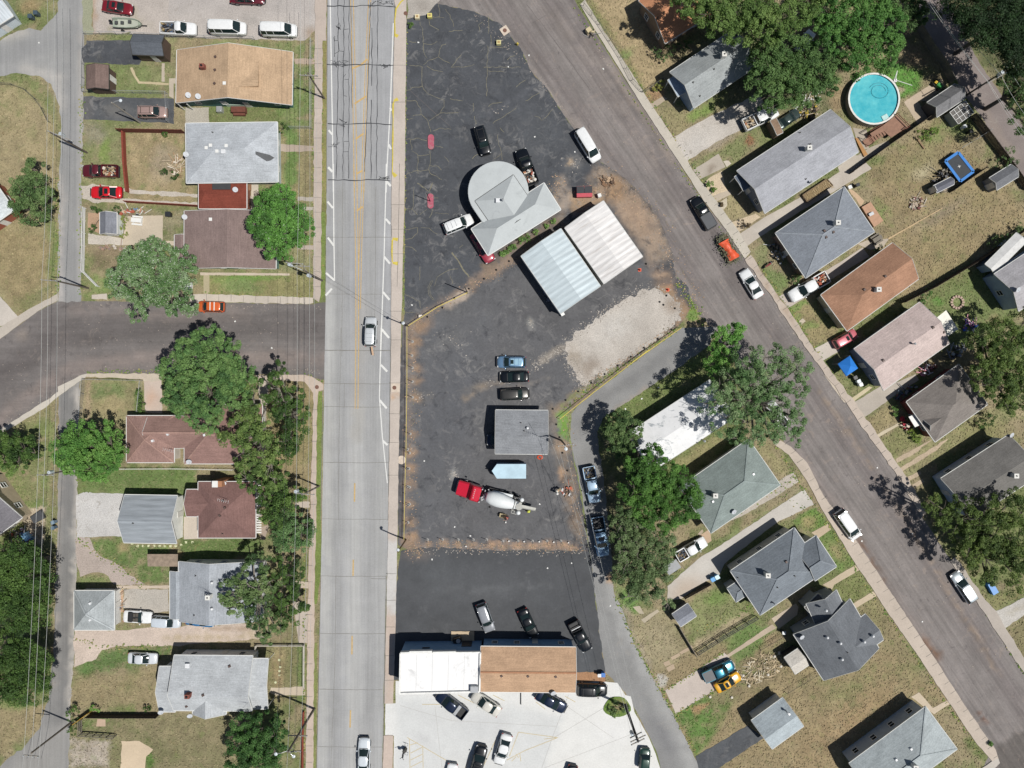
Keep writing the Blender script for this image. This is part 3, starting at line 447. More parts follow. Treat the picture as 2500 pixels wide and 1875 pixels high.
# ------------------------------------------------------------------ pavements (real kerb step)
SWC='#c6bbb0'
def walk(poly,c=SWC,seed=1,pt=(),z=.12,name='pavement',m=None,edge=.06,label=None): z+=(seed-30)*.0007;return surface(name,poly,z,c,m or conc,pt,.7,edge,.06,.3,kerb=z,seed=seed,label=label)
walk([(963,-60),(963,5),(967,22),(963,60),(956,470),(955,870),(948,1270),(942,1560),(939,1717),(960,1717),(965,1560),(968,1430),(971,1270),(978,860),(988,470),(992,60),(992,-60)],'#c9beb4',31,[('p',[(940,1320),(980,1320),(968,1500),(940,1500)],'#cfcdca',.9,.2),('p',[(942,1500),(966,1500),(962,1717),(938,1717)],'#c9b5a6',.6,.2),('e',(*M2(1635,590),10,5,0),'#c9a98c',.9,.2)])
walk([(937,1795),(960,1795),(957,1980),(932,1980)],'#c9b9ad',32)
walk([(770,-60),(797,-60),(797,100),(788,100),(786,470),(783,720),(779,738),(765,728),(766,470),(769,100)],'#c2b5aa',33,edge=.1)
walk([(765,921),(770,925),(790,938),(790,952),(778,955),(774,1000),(772,1270),(768,1440),(765,1875),(764,1960),(744,1960),(747,1875),(753,1400),(757,1270),(765,1000),(765,960),(744,932),(680,928),(625,926),(625,915),(744,915)],'#c9b9ab',34,edge=.1)
walk([(225,720),(262,717),(262,732),(225,730)],'#c9bfb2',35,edge=.15)
walk([(465,720),(500,718),(765,727),(765,740),(755,742),(500,738),(465,737)],'#cdc3b6',36,edge=.12)
walk([(-40,818),(0,800),(60,762),(100,740),(142,717),(143,733),(93,760),(42,797),(0,828),(-40,842)],'#c5bcb0',37,edge=.1)
walk([(-40,1075),(0,1048),(113,978),(143,956),(142,944),(200,915),(215,912),(210,921),(143,968),(113,994),(0,1062),(-40,1090)],'#cdc6ba',38,edge=.08)
walk([(212,912),(394,912),(394,930),(352,932),(350,926),(212,920)],'#cbbfae',39,edge=.12)
walk([(1416,12),(1428,0),(1470,70),(1530,160),(1587,252),(1640,330),(1690,415),(1740,480),(1800,560),(1832,615),(1818,632),(1790,590),(1760,545),(1717,490),(1680,431),(1640,370),(1562,250),(1500,150),(1445,62)],'#c9c2b5',40)
walk([(1818,634),(1832,622),(1870,680),(1930,765),(1975,835),(2030,910),(2090,985),(2140,1060),(2200,1145),(2243,1215),(2262,1250),(2250,1262),(2201,1180),(2130,1078),(2073,995),(2008,905),(1932,800),(1890,735)],'#c5b8ab',41,[('l',[(1850,660),(1960,820)],'#a68f78',.6,.4,.8,1.4)],edge=.16)
walk([(2330,1360),(2345,1375),(2405,1465),(2430,1490),(2455,1535),(2560,1700),(2545,1712),(2430,1540),(2385,1470),(2320,1368)],'#b9b0a6',42,edge=.14)
walk([(1905,1075),(1930,1090),(1970,1130),(2010,1210),(2060,1275),(2130,1380),(2200,1485),(2290,1620),(2350,1715),(2430,1830),(2436,1850),(2425,1862),(2380,1810),(2310,1705),(2240,1600),(2160,1485),(2125,1430),(2090,1380),(2010,1250),(1970,1175),(1925,1110),(1890,1085)],'#c9bcae',43,edge=.07)
walk([(2395,1875),(2420,1858),(2436,1850),(2440,1862),(2400,1900),(2380,1990),(2360,1980)],'#c9c2b8',44)
walk([(1350,1600-62),(1102,1540),(1102,1568),(1158,1568),(1158,1541)][1:],'#cdb99c',45,z=.2,name='concrete_step')
def flat(poly,c,seed,name='driveway',m=None,pt=(),z=.014,edge=.1,label=None,var=.07): z+=(seed-50)*.0003;return surface(name,poly,z,c,m or conc,pt,.7,edge,var,.3,seed=seed,label=label)
# left block
flat(L0(745,350,1150,345,1250,480,1200,560,720,540,700,420,745,380),'#52555a',50,m=tarm,pt=[('l',L0(785,350,785,520),'#8a9090',.5,.15,.15),('l',L0(830,350,830,510),'#a39c80',.6,.15,.2)])
flat(L0(720,830,1500,850,1500,1070,1450,1060,720,1030),'#5a5d61',51,m=tarm,pt=[('e',(*L0(1000,960),30,14,0),'#7e7b76',.6,1),('p',L0(690,830,790,830,790,1030,690,1030),'#6f6d6c',.7,1)])
flat(M0(-320,-140,960,-140,955,260,860,350,0,330,-780+200,300,-1050+400,290),'#c2bbb5',52,m=grav_m,edge=.15,pt=[('p',M0(-320,-20,960,-20,900,120,-200,100),'#b3ada9',.6,2),('l',M0(630,-20,620,200),'#8a8885',.5,.3,.3,1),('e',(*M0(400,180),14,8,0),'#8f8b86',.5,.8),('e',(*M0(920,300),12,12,0),'#a58a6c',.7,.8)])
flat([(226,-40),(412,-40),(412,90),(370,82),(330,80),(226,82)],'#c2b9b1',53,m=grav_m,edge=.2,pt=[('l',L0(800,20,790,290),'#b3977c',.8,.6,1.2,.6),('l',L0(1150,90,1190,180,1300,240),'#93906a',.6,.3,.4),('l',L0(890,170,950,280),'#8f9068',.6,.3,.4)])
flat([(200,-40),(226,-40),(226,84),(204,84)],'#a3a58c',54,m=grav_m,edge=.2)
flat(L0(1600,925,1800,925,1805,1060,1600,1055),'#b9b3a6',55,m=grav_m,edge=.12)
flat(L0(1395,545,1420,545,1420,705,1392,705),'#c5b9a8',56,'path',edge=.04);flat(L0(1458,675,1525,675,1525,720,1497,720,1497,850,1458,830),'#c5b9a8',57,'path',edge=.04)
flat(L0(1122,585,1140,580,1170,650,1205,702,1455,718,1455,735,1195,722,1155,660),'#c5b796',141,'path',edge=.08);flat(M0(765,505,955,505,955,552,780,552),'#b8a795',58,'path');flat(M0(640,1240,950,1260,950,1305,700,1310,640,1300),'#b8a99a',59,'path');flat(M1(800,285,950,285,950,320,800,318),'#bdb5aa',60,'path');flat(M1(840,365,950,375,950,402,840,400),'#bdb5aa',61,'path');flat(M1(820,705,990,705,990,738,800,735),'#bdb0a5',62,'path')
flat(M1(400,172,462,172,462,280,400,280),'#cfc5b5',63,'path',edge=.03);flat(M1(300,240,460,300,450,420,360,400),'#c5bdb0',64,'path',m=grav_m,edge=.2)
flat(L1(700,190,800,170,1250,230,1710,262,1710,290,1200,262,1050,240,1050,300,1250,315,1710,335,1710,362,1100,335,800,335,712,300),'#cbc2b6',65,m=grav_m,edge=.2)
flat(L1(1075,450,1405,445,1402,690,1060,700),'#c9bca8',66,'patio',edge=.04);flat(L1(760,600,1060,640,1060,700,760,690),'#d0c8bc',67,'patio',m=grav_m,edge=.12);flat(L1(760,420,860,420,860,600,760,560),'#b89a80',68,'patio',m=grav_m,edge=.15);flat(L1(1405,665,1505,665,1505,705,1405,700),'#c9bca8',69,'path')
flat(M1(-40,935,730,945,730,962,-40,960),'#cdbfae',70,'path',edge=.05);flat(L1(1755,960,1805,960,1805,1120,1755,1120),'#bdb294',71,'path',edge=.04)
flat(L2(1235,400,1390,400,1400,740,1250,730),'#cfbfb2',72,edge=.05,pt=[('e',(*L2(1310,620),8,20,0),'#c9a186',.6,.8)]);flat([(630,926),(655,926),(655,990),(632,990)],'#c9bcae',73)
flat(L3(655,385,720,360,1090,375,1065,740,860,740,660,760),'#cdcbc8',74,m=grav_m,edge=.14,pt=[('e',(*L3(850,550),30,30,0),'#d8d6d4',.6,3)])
flat(L3(655,750,770,750,850,900,1000,970,1090,1050,1250,1155,980,1150,900,1060,800,1050,690,1090,665,1000),'#bcafa6',75,'dirt_track',m=grav_m,edge=.25)
flat(L3(1585,570,1710,570,1708,760,1585,765),'#cbc0b2',76,'patio',edge=.03);flat(L3(1020,1165,1460,1160,1460,1190,1020,1190),'#cbbcaa',77,'path');flat(L3(1065,1195,1455,1195,1455,1385,1300,1400,1065,1360),'#c3bcb2',78,m=grav_m,edge=.14,pt=[('e',(*L3(1250,1280),40,20,0),'#aaa79e',.5,2,0,1)])
flat(L3(985,1200,1065,1200,1060,1380,1000,1440,985,1400),'#c4a58a',79,'patio',edge=.08)
flat(L4(640,460,980,470,1420,440,1700,430,2150,420,2300,540,2050,560,1500,605,1000,610,880,640,830,720,640,790),'#d3c3b6',80,m=grav_m,edge=.2,pt=[('l',L4(1430,545,1700,545,2200,520),'#b5a584',.7,.5,.9,1),('l',L4(1690,452,2150,455),'#a8937c',.7,.2,.3)])
flat(M3(780,440,905,440,905,490,780,488),'#cbbeb0',81,'path');flat(M3(480,660,560,640,520,770,480,765),'#b5a596',82,'path');flat(M4(570,965,860,955,865,1030,620,1035,560,1010),'#c9bba6',83,'path');flat(M3(760,1290,900,1330,900,1659,810,1659),'#c5b9ac',84,'path');flat(M3(660,1120,905,1130,905,1190,740,1180),'#c9bba9',85,'path')
flat(L4(1045,1425,1200,1425,1320,1500,1260,1560,1250,1700,1045,1700),'#d6c3a8',86,'slab',edge=.15);flat(L4(840,1235,910,1240,910,1300,830,1300),'#c7ae98',87,'slab')
flat(L1(0,1140,160,1320,40,1390,0,1400,-60,1300),'#cdc5bb',88)
# right block
flat(R0(575,905,700,830,740,850,610,945),'#b5a794',90,'path',edge=.04);flat(R0(780,1190,1000,1060,1200,960,1520,800,1620,950,1390,1110,1150,1230,910,1390),'#c9c2b9',91,m=grav_m,edge=.18,pt=[('e',(*R0(1000,1230),30,14,-30),'#dad6d0',.6,2)])
flat(R0(960,1465,1180,1325,1240,1440,1020,1545),'#b9b0a3',92,edge=.06,pt=[('e',(*R0(1110,1470),14,6,-40),'#7d6d5c',.7,.5)]);flat(R0(1220,1390,1260,1380,1290,1410,1250,1440),'#d6cdbc',93,'slab',edge=.03)
flat(R1(1050,170,1100,120,1210,60,1240,200,1280,260,1150,330,1100,270),'#d6c4a8',94,'gravel_bed',m=grav_m,edge=.06);flat(R1(1110,280,1275,225,1290,262,1150,330),'#c5b8a5',95,'path',z=.018,edge=.03);flat(R1(1170,350,1250,290,1255,360,1200,415),'#d3c8b2',96,'gravel_bed',m=grav_m,edge=.05);flat(R1(1280,510,1380,470,1500,430,1540,460,1400,560,1330,605),'#d6c4a8',97,'gravel_bed',m=grav_m,edge=.06)
flat(R1(1350,610,1560,470,1900,280,2206,80,2400,-60,2500,40,2206,220,1900,400,1520,640,1410,720),'#c5bcb0',98,edge=.04,pt=[('l',R1(1500,570,2200,140),'#d0c9bf',.5,.6,1)])
flat(R1(1700,1140,1800,1090,2050,950,2206,860,2420,720,2480,800,2206,960,1900,1170,1780,1240),'#c5bab0',99,edge=.05);flat(E1(770,690,850,660,1050,640,990,720,880,740),'#c0b4a4',100,edge=.1)
flat(E0(1170,880,1400,730,1500,680,1520,740,1390,870,1290,870,1380,1010,1290,1070),'#c4b39e',101,'patio',edge=.05);flat(E0(640,1420,880,1270,1040,1210,1050,1250,740,1440,700,1480),'#b5ab9c',102,'patio',edge=.05);flat(E0(730,1100,850,1120,870,1280,790,1300),'#b5ab9c',103,'patio',edge=.05)
flat(E0(730,1330,860,1360,620,1490,600,1440),'#c5bcae',104,'patio',edge=.05);flat(E1(690,200,760,250,830,320,800,370,700,230),'#cdb293',105,'patio')
flat(E2(400,180,560,100,620,200,470,285),'#c9c0b5',106,edge=.05);flat(E2(705,640,720,655,1010,480,1110,470,1270,400,1300,450,1040,620,815,785,740,720),'#bfb6aa',107,edge=.08,pt=[('e',(*E2(930,600),5,4,0),'#8c857c',.5,.5)]);flat(E2(485,410,530,395,720,640,700,660,650,640),'#cbbfae',108,'path',edge=.05)
flat(E2(700,620,870,505,900,515,720,650),'#cbbfa0',109,'path',edge=.03,z=.02)
flat(E2(920,930,1120,820,1135,840,935,955),'#cbbfa6',110,'path',edge=.06)
for i,q in enumerate([E2(1100,1130,1340,1000,1420,960,1300,1060,1110,1165),E2(1130,1215,1420,1030,1560,950,1450,1060,1140,1250),E2(1170,1300,1310,1235,1320,1260,1200,1330),E2(1210,1370,1330,1300,1345,1330,1240,1400)]): flat(q,'#c4b29a',111+i,'dirt_track',m=grav_m,edge=.14)
flat(E3(1880,1240,2010,1190,2206,1090,2300,1040,2330,1130,2206,1240,2050,1350,1980,1370),'#c5c1ba',116,m=grav_m,edge=.14,pt=[('l',E3(2050,1240,2250,1120),'#a89f88',.6,.4,.5)])
flat(R2(1730,1300,1830,1240,1870,1330,1500,1560,1300,1659,1250,1659),'#c3bbb0',117,m=grav_m,edge=.12);flat(R3(740,990,1000,760,1300,570,1700,300,1920,160,2000,290,1700,430,1450,620,1230,800,1190,890,1000,990,860,1100,740,1120),'#c9c4bc',118,edge=.1,pt=[('e',(*R3(900,1000),40,20,-30),'#bfa890',.7,1.5),('e',(*R3(1150,800),60,12,-30),'#d2cfc9',.6,2)])
flat(R3(1010,560,1100,500,1120,600,1060,640),'#c4ac92',119,'patio');flat(R3(1980,530,2120,455,2150,500,2040,580),'#cbb99f',120,'path',edge=.05);flat(E3(385,530,510,455,540,500,440,575),'#cbb99f',121,'path',z=.018,edge=.05)
flat(E3(470,980,750,810,790,850,570,980,550,1020),'#cbbba2',122,'path',edge=.05);flat(E3(705,1160,905,1035,940,1070,740,1195),'#cbbba2',123,'path',edge=.05);flat(E3(30,1270,240,1140,260,1170,250,1240,90,1360),'#cbbca8',124,'patio',edge=.04);flat(R3(1240,1590,1640,1320,1680,1350,1260,1610),'#c0b09c',125,'path',edge=.05)
flat(R4(720,990,1230,665,1320,760,1330,870,1140,990,850,1170,810,1190),'#cbbfb5',126,edge=.05,pt=[('e',(*R4(960,950),4,4,0),'#8f8880',.6,.4)]);flat(R4(980,1560,1430,1290,1570,1400,1180,1659,1100,1740,1030,1740),'#5b5e62',127,m=tarm,edge=.1)
flat(R4(510,380,650,290,670,310,540,410),'#bfb49e',128,'slab',edge=.03);flat(R4(440,270,500,260,540,330,500,330),'#bfb49e',129,'slab',edge=.03)
for i,q in enumerate([R4(700,750,750,730,770,765,720,785),R4(725,795,790,760,805,800,750,830),R4(765,705,840,665,850,690,780,730),R4(840,660,950,600,960,625,860,680)]): flat(q,'#bba890',130+i,'slab',edge=.03)
flat(E4(1230,1045,1300,1005,1420,1140,1560,1065,1590,1090,1430,1195),'#cbbca6',135,'path',edge=.04);flat(R4(1010,1050,1080,1010,1090,1040,1030,1080)[:0] or R3(1000,540,1040,500,1050,520,1020,560),'#b8aa96',136,'slab')
flat([(1406,1641),(1478,1640),(1478,1664),(1406,1664)],'#b08868',137,'dirt_bed',m=grav_m,edge=.1)
surface('grass_verge',M0(1015,350,1050,350,1050,1659,1045,2100,1005,2100,1015,1000),.016,'#8b8b5a',surf_mat('lawn'),[('l',M0(1030,400,1032,1650),'#a2925f',.5,.5,.8,1)],.5,.12,.12)
surface('grass_verge',M1(1008,415,1040,415,1035,1050,1030,1130,990,1190,1000,1100),.021,'#7f9050',surf_mat('lawn'),(),.5,.12,.12,seed=4)
surface('grass_verge',[(778,956),(787,955),(784,1270),(781,1420),(773,1475),(768,1475),(771,1270),(774,1000)],.016,'#7a8a4c',surf_mat('lawn'),(),.5,.1,.12,seed=5)
surface('grass_verge',[(767,1570),(775,1568),(773,1700),(770,1875),(768,1960),(761,1960),(762,1800)],.016,'#858c55',surf_mat('lawn'),(),.5,.1,.12,seed=6)
surface('grass_island',[(C4(1930,1130)[0]+33*math.cos(t)*(1+.1*math.sin(3*t)),C4(1930,1130)[1]+25*math.sin(t)) for t in [i*.35 for i in range(18)]],.10,'#6c8740',surf_mat('lawn'),[('e',(*C4(1930,1120),14,8,0),'#a38c74',.8,.6)],.5,.1,.12,kerb=.1)
# ------------------------------------------------------------------ painted lines, tar seams and cracks
WHT=plain('road_paint_white','#f2f2ee',.8,var=.08,scale=3,fine=.2);YEL=plain('road_paint_yellow','#dfbd80',.8,var=.15,scale=2,fine=.35);CYL=plain('kerb_paint_yellow','#e3cf5c',.8,var=.15,fine=.3)
TAR=plain('tar_seal','#414347',.6,var=.2);JNT=plain('concrete_joint','#77746f',.9,var=.2);WEED=plain('crack_weeds','#928d78',.95,var=.25,scale=3,fine=.4)
z=.014
mb=MB()
ribbon(mb,M0(1080,-40,1100,1100,1108,1659),.18,z);ribbon(mb,M1(1108,0,1112,600,1118,1010),.18,z)
ribbon(mb,M0(1625,200,1600,900,1570,1450,1563,1659),.18,z);ribbon(mb,M1(1565,0,1545,800,1520,1500,1515,1659),.18,z);ribbon(mb,M2(1520,0,1505,600,1530,930,1573,1340),.16,z)
for a in [(1068,1122,1098,1160),(1065,1440,1100,1480)]: ribbon(mb,M0(*a),.32,z+.002)
for a in [(1062,30,1100,70),(1058,325,1104,382),(1060,635,1112,705),(1045,940,1118,1005),(1042,1135,1095,1075)]: ribbon(mb,M1(*a),.32,z+.002)
for a in [(1585,1245,1605,1285),(1568,1565,1602,1605),(1598,930,1608,955)]: ribbon(mb,M0(*a),.34,z+.002)
for a in [(1566,150,1604,190),(1560,475,1598,518),(1545,800,1596,860),(1536,1105,1592,1172),(1526,1425,1588,1500)]: ribbon(mb,M1(*a),.34,z+.002)
for a in [(1525,15,1585,85),(1518,320,1572,378),(1508,625,1568,695),(1535,975,1575,1012)]: ribbon(mb,M2(*a),.34,z+.002)
mb.build('white_road_markings',WHT)['kind']='structure'
mb=MB()
for dx in (0,24): ribbon(mb,M0(1255+dx,-60,1272+dx,600,1282+dx,1200,1290+dx,1659),.13,z);ribbon(mb,M1(1283+dx,0,1300+dx,800,1302+dx,1250,1302+dx,1659),.13,z)
ribbon(mb,M2(1302,0,1296,700),.13,z);ribbon(mb,M2(1328,0,1320,700),.13,z)
for dx in (0,20): ribbon(mb,M0(1432-dx,-20,1412-dx,400,1392-dx,900,1378-dx,1300,1372-dx,1659),.12,z);ribbon(mb,M1(1378-dx,0,1365-dx,350,1350-dx,800,1342-dx,1250),.12,z)
for a in [(1270,590,1345,560,1400,510),(1290,895,1390,830),(1300,1200,1370,1150),(1305,1500,1360,1470)]: ribbon(mb,M0(*a),.3,z+.002)
ribbon(mb,M1(1310,405,1360,370),.3,z+.002)
for t,a in [(M2,(1293,1340,1290,1500)),(M3,(1280,940,1278,1080)),(M4,(1270,520,1268,680)),(M4,(1256,1160,1252,1310))]: ribbon(mb,t(*a),.22,z)
mb.build('yellow_road_markings',YEL)['kind']='structure'
mb=MB()
for x0,x1 in [(1150,1132),(1200,1190),(1245,1240),(1490,1480)]: ribbon(mb,M0(x0,-20,x0-4,800,x1,1540),.10,.017,.09,int(x0),step=.9)
ribbon(mb,M0(1430,20,1412,560,1395,1060,1378,1480),.1,.017,.06,4,step=.9);ribbon(mb,M0(1440,240,1438,740),.12,.017,.08,5);ribbon(mb,M0(1435,860,1432,1540),.12,.017,.08,6);ribbon(mb,M0(1260,60,1270,930),.08,.017,.06,7)
for yy,xa,xb in [(50,1030,1640),(555,1050,1640),(1065,1060,1610),(1550,1060,1600)]:
    ribbon(mb,M0(xa,yy,1250,yy+5,1400,yy-3,xb,yy+10),.14,.0175,.1,yy,step=.8)
rnd=random.Random(4)
for cx,cy,n,sp in [(1560,30,12,60),(1140,550,9,40),(1545,565,7,30),(1530,1540,8,36),(1440,40,5,25),(1205,545,6,22),(1190,1055,4,16),(1150,230,4,25),(1130,1240,4,18)]:
    for k in range(n):
        x,y=cx+rnd.uniform(-sp,sp),cy+rnd.uniform(-18,18);ribbon(mb,M0(x,y,x+rnd.uniform(-30,30),y+rnd.uniform(-25,25),x+rnd.uniform(-45,45),y+rnd.uniform(-20,20)),.08,.0178,.03,k)
for a in [(1120,310,1118,490),(1118,350,1150,350),(1150,350,1160,440,1118,465),(1165,440,1200,445),(1200,255,1240,250),(1200,660,1215,640),(1205,685,1240,685),(1200,1220,1240,1218),(1195,1308,1240,1308),(1060,1265,1130,1265),(1225,830,1200,825),(1118,400,1118,440),(1110,320,1118,360)]: ribbon(mb,M0(*a),.08,.0178,.03,3)
mb.build('tar_seams',TAR)['kind']='structure'
JN2=plain('road_joint','#86847f',.95,var=.2);mb=MB()
for t,x0,x1,yy in [(M1,1050,1610,630),(M1,1050,1610,1120),(M1,1035,1600,1605),(M2,1030,1600,195),(M2,1030,1600,480),(M2,1030,1600,680),(M2,1020,1580,1160),(M3,1010,1650,588),(M3,995,1560,1080),(M3,990,1560,1575),(M4,975,1530,980),(M4,965,1530,1475),(M4,1430,1560,25)]: ribbon(mb,t(x0,yy,(x0+x1)/2,yy+4,x1,yy+3),.07,.0145,.04,yy,step=1)
for a in [(1190,150,1180,1659),(1475,200,1462,1659)]: ribbon(mb,M1(*a),.05,.0145,.05,3,step=1)
for a in [(1175,0,1160,700,1150,1659),(1205,480,1205,680)]: ribbon(mb,M2(*a),.05,.0145,.06,3,step=1)
for a in [(1130,0,1120,800,1085,1659)]: ribbon(mb,M4(*a),.05,.0145,.06,3,step=1)
for a in [(1120,1000,1560,1300),(1050,1020,1590,1330)]: ribbon(mb,M1(*a),.025,.0145)
for t,a in [(M0,(1557-500,0,1050,1659)),(M0,(1637,30,1612,1659)),(M1,(1612,0,1605,1659)),(M2,(1603,0,1580,1659)),(M4,(1562,0,1535,1659)),(M4,(1000,0,965,1659)),(M2,(1018,520,1000,1659))]: ribbon(mb,t(*a),.1,.0146,.02,2,step=2)
mb.build('road_joints',JN2)['kind']='structure'
mb=MB()
for p,q in [((956,500),(989,500)),((955,560),(988,560)),((955,250),(990,250)),((960,160),(991,160)),((955,620),(986,620)),((953,760),(982,760)),((953,830),(979,830)),((951,935),(977,935)),((950,1010),(976,1010)),((948,1080),(974,1080)),((947,1160),(972,1160)),((943,1400),(968,1400)),((942,1465),(967,1465)),((941,1530),(964,1530)),((940,1600),(962,1600)),((940,1660),(962,1660))]: ribbon(mb,[p,q],.05,.136)
ribbon(mb,[(976,400),(972,640),(970,700)],.06,.136,.03,1)
rnd=random.Random(9)
for a,b,n,wx in [((1422,8),(1820,620),26,(12,-8)),((1826,634),(2250,1250),30,(10,-7)),((1915,1085),(2425,1850),34,(14,-9)),((505,718),(745,727),8,(0,16)),((747,1300),(746,1860),14,(17,0)),((762,1000),(757,1270),7,(14,0)),((768,120),(767,700),16,(17,0))]:
    for k in range(n+1):
        t=k/n;x,y=a[0]+(b[0]-a[0])*t,a[1]+(b[1]-a[1])*t;ribbon(mb,[(x,y),(x+wx[0],y+wx[1])],.05,.136,.02,k)
mb.build('pavement_joints',JNT)['kind']='structure'
mb=MB()
for a in [(230,190,255,260,260,430,290,500),(390,30,400,80,395,150),(440,155,340,145),(310,175,315,215,395,260),(140,355,200,365),(260,375,320,385,380,355),(455,380,420,390,400,430,390,490,300,520,260,560),(390,490,440,525,490,545),(140,565,250,575,250,740,300,810,360,835,440,865),(110,780,200,750,250,745),(110,868,190,865,235,930,240,980,300,1045,325,1140),(440,865,440,920,405,975,310,1040),(405,975,560,970),(110,1025,170,1020),(170,1000,240,985),(110,1205,220,1190,290,1215),(150,1205,160,1290),(160,1300,210,1330,215,1370,205,1450,215,1500),(210,1340,310,1330),(315,1300,320,1400,305,1450,315,1490,420,1550),(110,1505,180,1475,310,1463),(310,1425,380,1430,415,1465),(340,1130,400,1105,500,1115),(360,1255,430,1275),(290,570,350,605,430,620),(500,580,590,580,700,555),(780,580,1100,580),(500,580,590,470),(820,610,950,620),(820,140,820,290),(840,300,845,380),(815,395,812,600,805,830),(830,410,980,410),(860,1065,960,1000,1060,930),(1060,750,1140,690),(980,520,1010,490,1050,480),(1215,1000,1260,1010,1280,1040,1380,940),(1140,870,1200,830,1260,800),(820,920,860,890,940,880),(690,890,690,960),(490,850,600,870),(700,1000,715,1070),(900,1160,910,1250,935,1320,870,1370),(935,1320,940,1380),(920,1100,955,1140),(680,1370,730,1330),(440,1350,480,1395),(205,1580,310,1650),(340,1580,310,1650),(450,80,490,130,520,230),(770,190,735,215,745,270),(480,270,600,260)]: ribbon(mb,C0(*a),.075,.0165,.12,sum(a) % 97,step=.45)
for a in [(105,490,160,495,210,545),(230,545,290,500),(340,500,330,540,310,570),(180,300,175,470,160,500),(210,270,300,340),(340,270,310,340),(100,675,210,655),(240,655,310,660,380,710),(210,655,210,700,160,750,100,760),(105,820,160,825,200,860),(350,400,390,400),(100,1230,170,1260,230,1290,235,1350),(230,990,225,1110),(490,1070,515,1140),(105,1385,180,1385),(360,530,480,540),(570,830,600,805)]: ribbon(mb,C1(*a),.07,.0165,.1,sum(a) % 97,step=.45)
ribbon(mb,C1(505,870,560,940,620,1040,655,1085),.22,.017,.1,3,step=.5)
ribbon(mb,C1(560,1010,480,1020,380,1080,355,1160),.08,.0165,.04,3)
for k in range(2): ribbon(mb,C1(330+14*k,1110,300+14*k,1170,305+14*k,1230,340+14*k,1280),.06,.0165,.02,3)
mb.build('weedy_cracks',WEED)['kind']='structure'
mb=MB();cz=.128
for t,a in [(M0,(1740,-20,1690,20,1650,80,1638,180,1640,250,1640,320)),(M0,(1640,855,1625,900,1622,1200,1618,1500)),(M1,(1640,645,1618,660,1614,760,1618,850))]: ribbon(mb,t(*a),.22,cz,.03,1)
for t,a in [(M0,(1640,300,1665,318)),(M0,(1640,870,1665,855)),(M0,(1622,1500,1645,1522)),(M1,(1622,80,1650,110)),(M1,(1620,645,1665,655)),(M1,(1620,855,1665,860))]: ribbon(mb,t(*a),.5,cz,.03,1)
mb.build('yellow_kerb_paint',CYL)['kind']='structure'
FY=plain('faded_yellow','#e6d6ae',.9,var=.1,fine=.4);mb=MB()
for a in [(120,1395,470,1600,460,1659),(140,1410,145,1659),(255,1465,258,1659),(145,1460,210,1440),(150,1530,250,1480),(150,1590,250,1540),(150,1650,250,1600),(620,1659,665,1560),(770,1659,890,1400),(1080,1350,1000,1560),(1080,1350,1410,1395),(980,1590,1130,1510,1410,1400),(1020,1600,1060,1560),(1080,1570,1060,1540),(1100,1600,1090,1530),(1300,1410,1420,1395),(340,1030,470,1110),(250,1110,400,1110),(560,1030,700,1100),(860,1030,960,1080),(1230,1090,1310,1150),(1480,1040,1570,1090)]: ribbon(mb,C4(*a),.11,.024)
mb.build('faded_parking_lines',FY)['kind']='structure'
CJ=plain('concrete_lot_joint','#bcbab5',.9,var=.1);mb=MB()
for a in [(1510,1030,1370,1400,1280,1659),(1380,1400,1900,1090),(1300,1659,2100,1350),(1500,1130,1900,1400),(360,1130,420,1659),(60,1120,500,1250,1400,1300)]: ribbon(mb,C4(*a),.05,.0235)
mb.build('concrete_lot_joints',CJ)['kind']='structure'
# oil and wheel marks are worn into the tarmac; small bare joints on the old street
mb=MB()
for a in [(-200+200,650,190,820,500,1100),(1150,40,1300,230,1500,500,1700,780),(1320,130,1200,200)]: ribbon(mb,C0(*a),.07,.0125,.04,2)
for a in [(120,880,500,1500,900,2100)]: ribbon(mb,R2(*a),.06,.0125,.04,2)
mb.build('street_seams',plain('street_seam','#6a6462',.9))['kind']='structure'
mb=MB()
for p in [M2(968,512),M2(1635,517)]:
    c=W(p);mb.tube((c.x,c.y,.11),(c.x,c.y,.14),.33,n=16)
for p in [C0(108,118),C0(962,265)]:
    c=W(p);mb.tube((c.x,c.y,.02),(c.x,c.y,.15),.33,n=16)
mb.build('manhole_covers',plain('rusty_iron','#7c5a4c',.8,var=.2,scale=6))['kind']='structure'
mb=MB()
for p in [C0(962,265)]: c=W(p);mb.box((c.x,c.y,.06),(1.3,1.3,.12),.6)
for p in [M2(1645,517)]: c=W(p);mb.box((c.x,c.y,.0645),(1.35,1.4,.119))
mb.build('manhole_slabs',plain('pale_concrete','#d8c9b8',.9))['kind']='structure'
mb=MB();c=W(M2(1695,1140));mb.tube((c.x,c.y,.01),(c.x,c.y,.03),.7,n=20);c=W(C2(70,1350));mb.build('round_slab',plain('pale_concrete','#d8c9b8'))['kind']='structure'

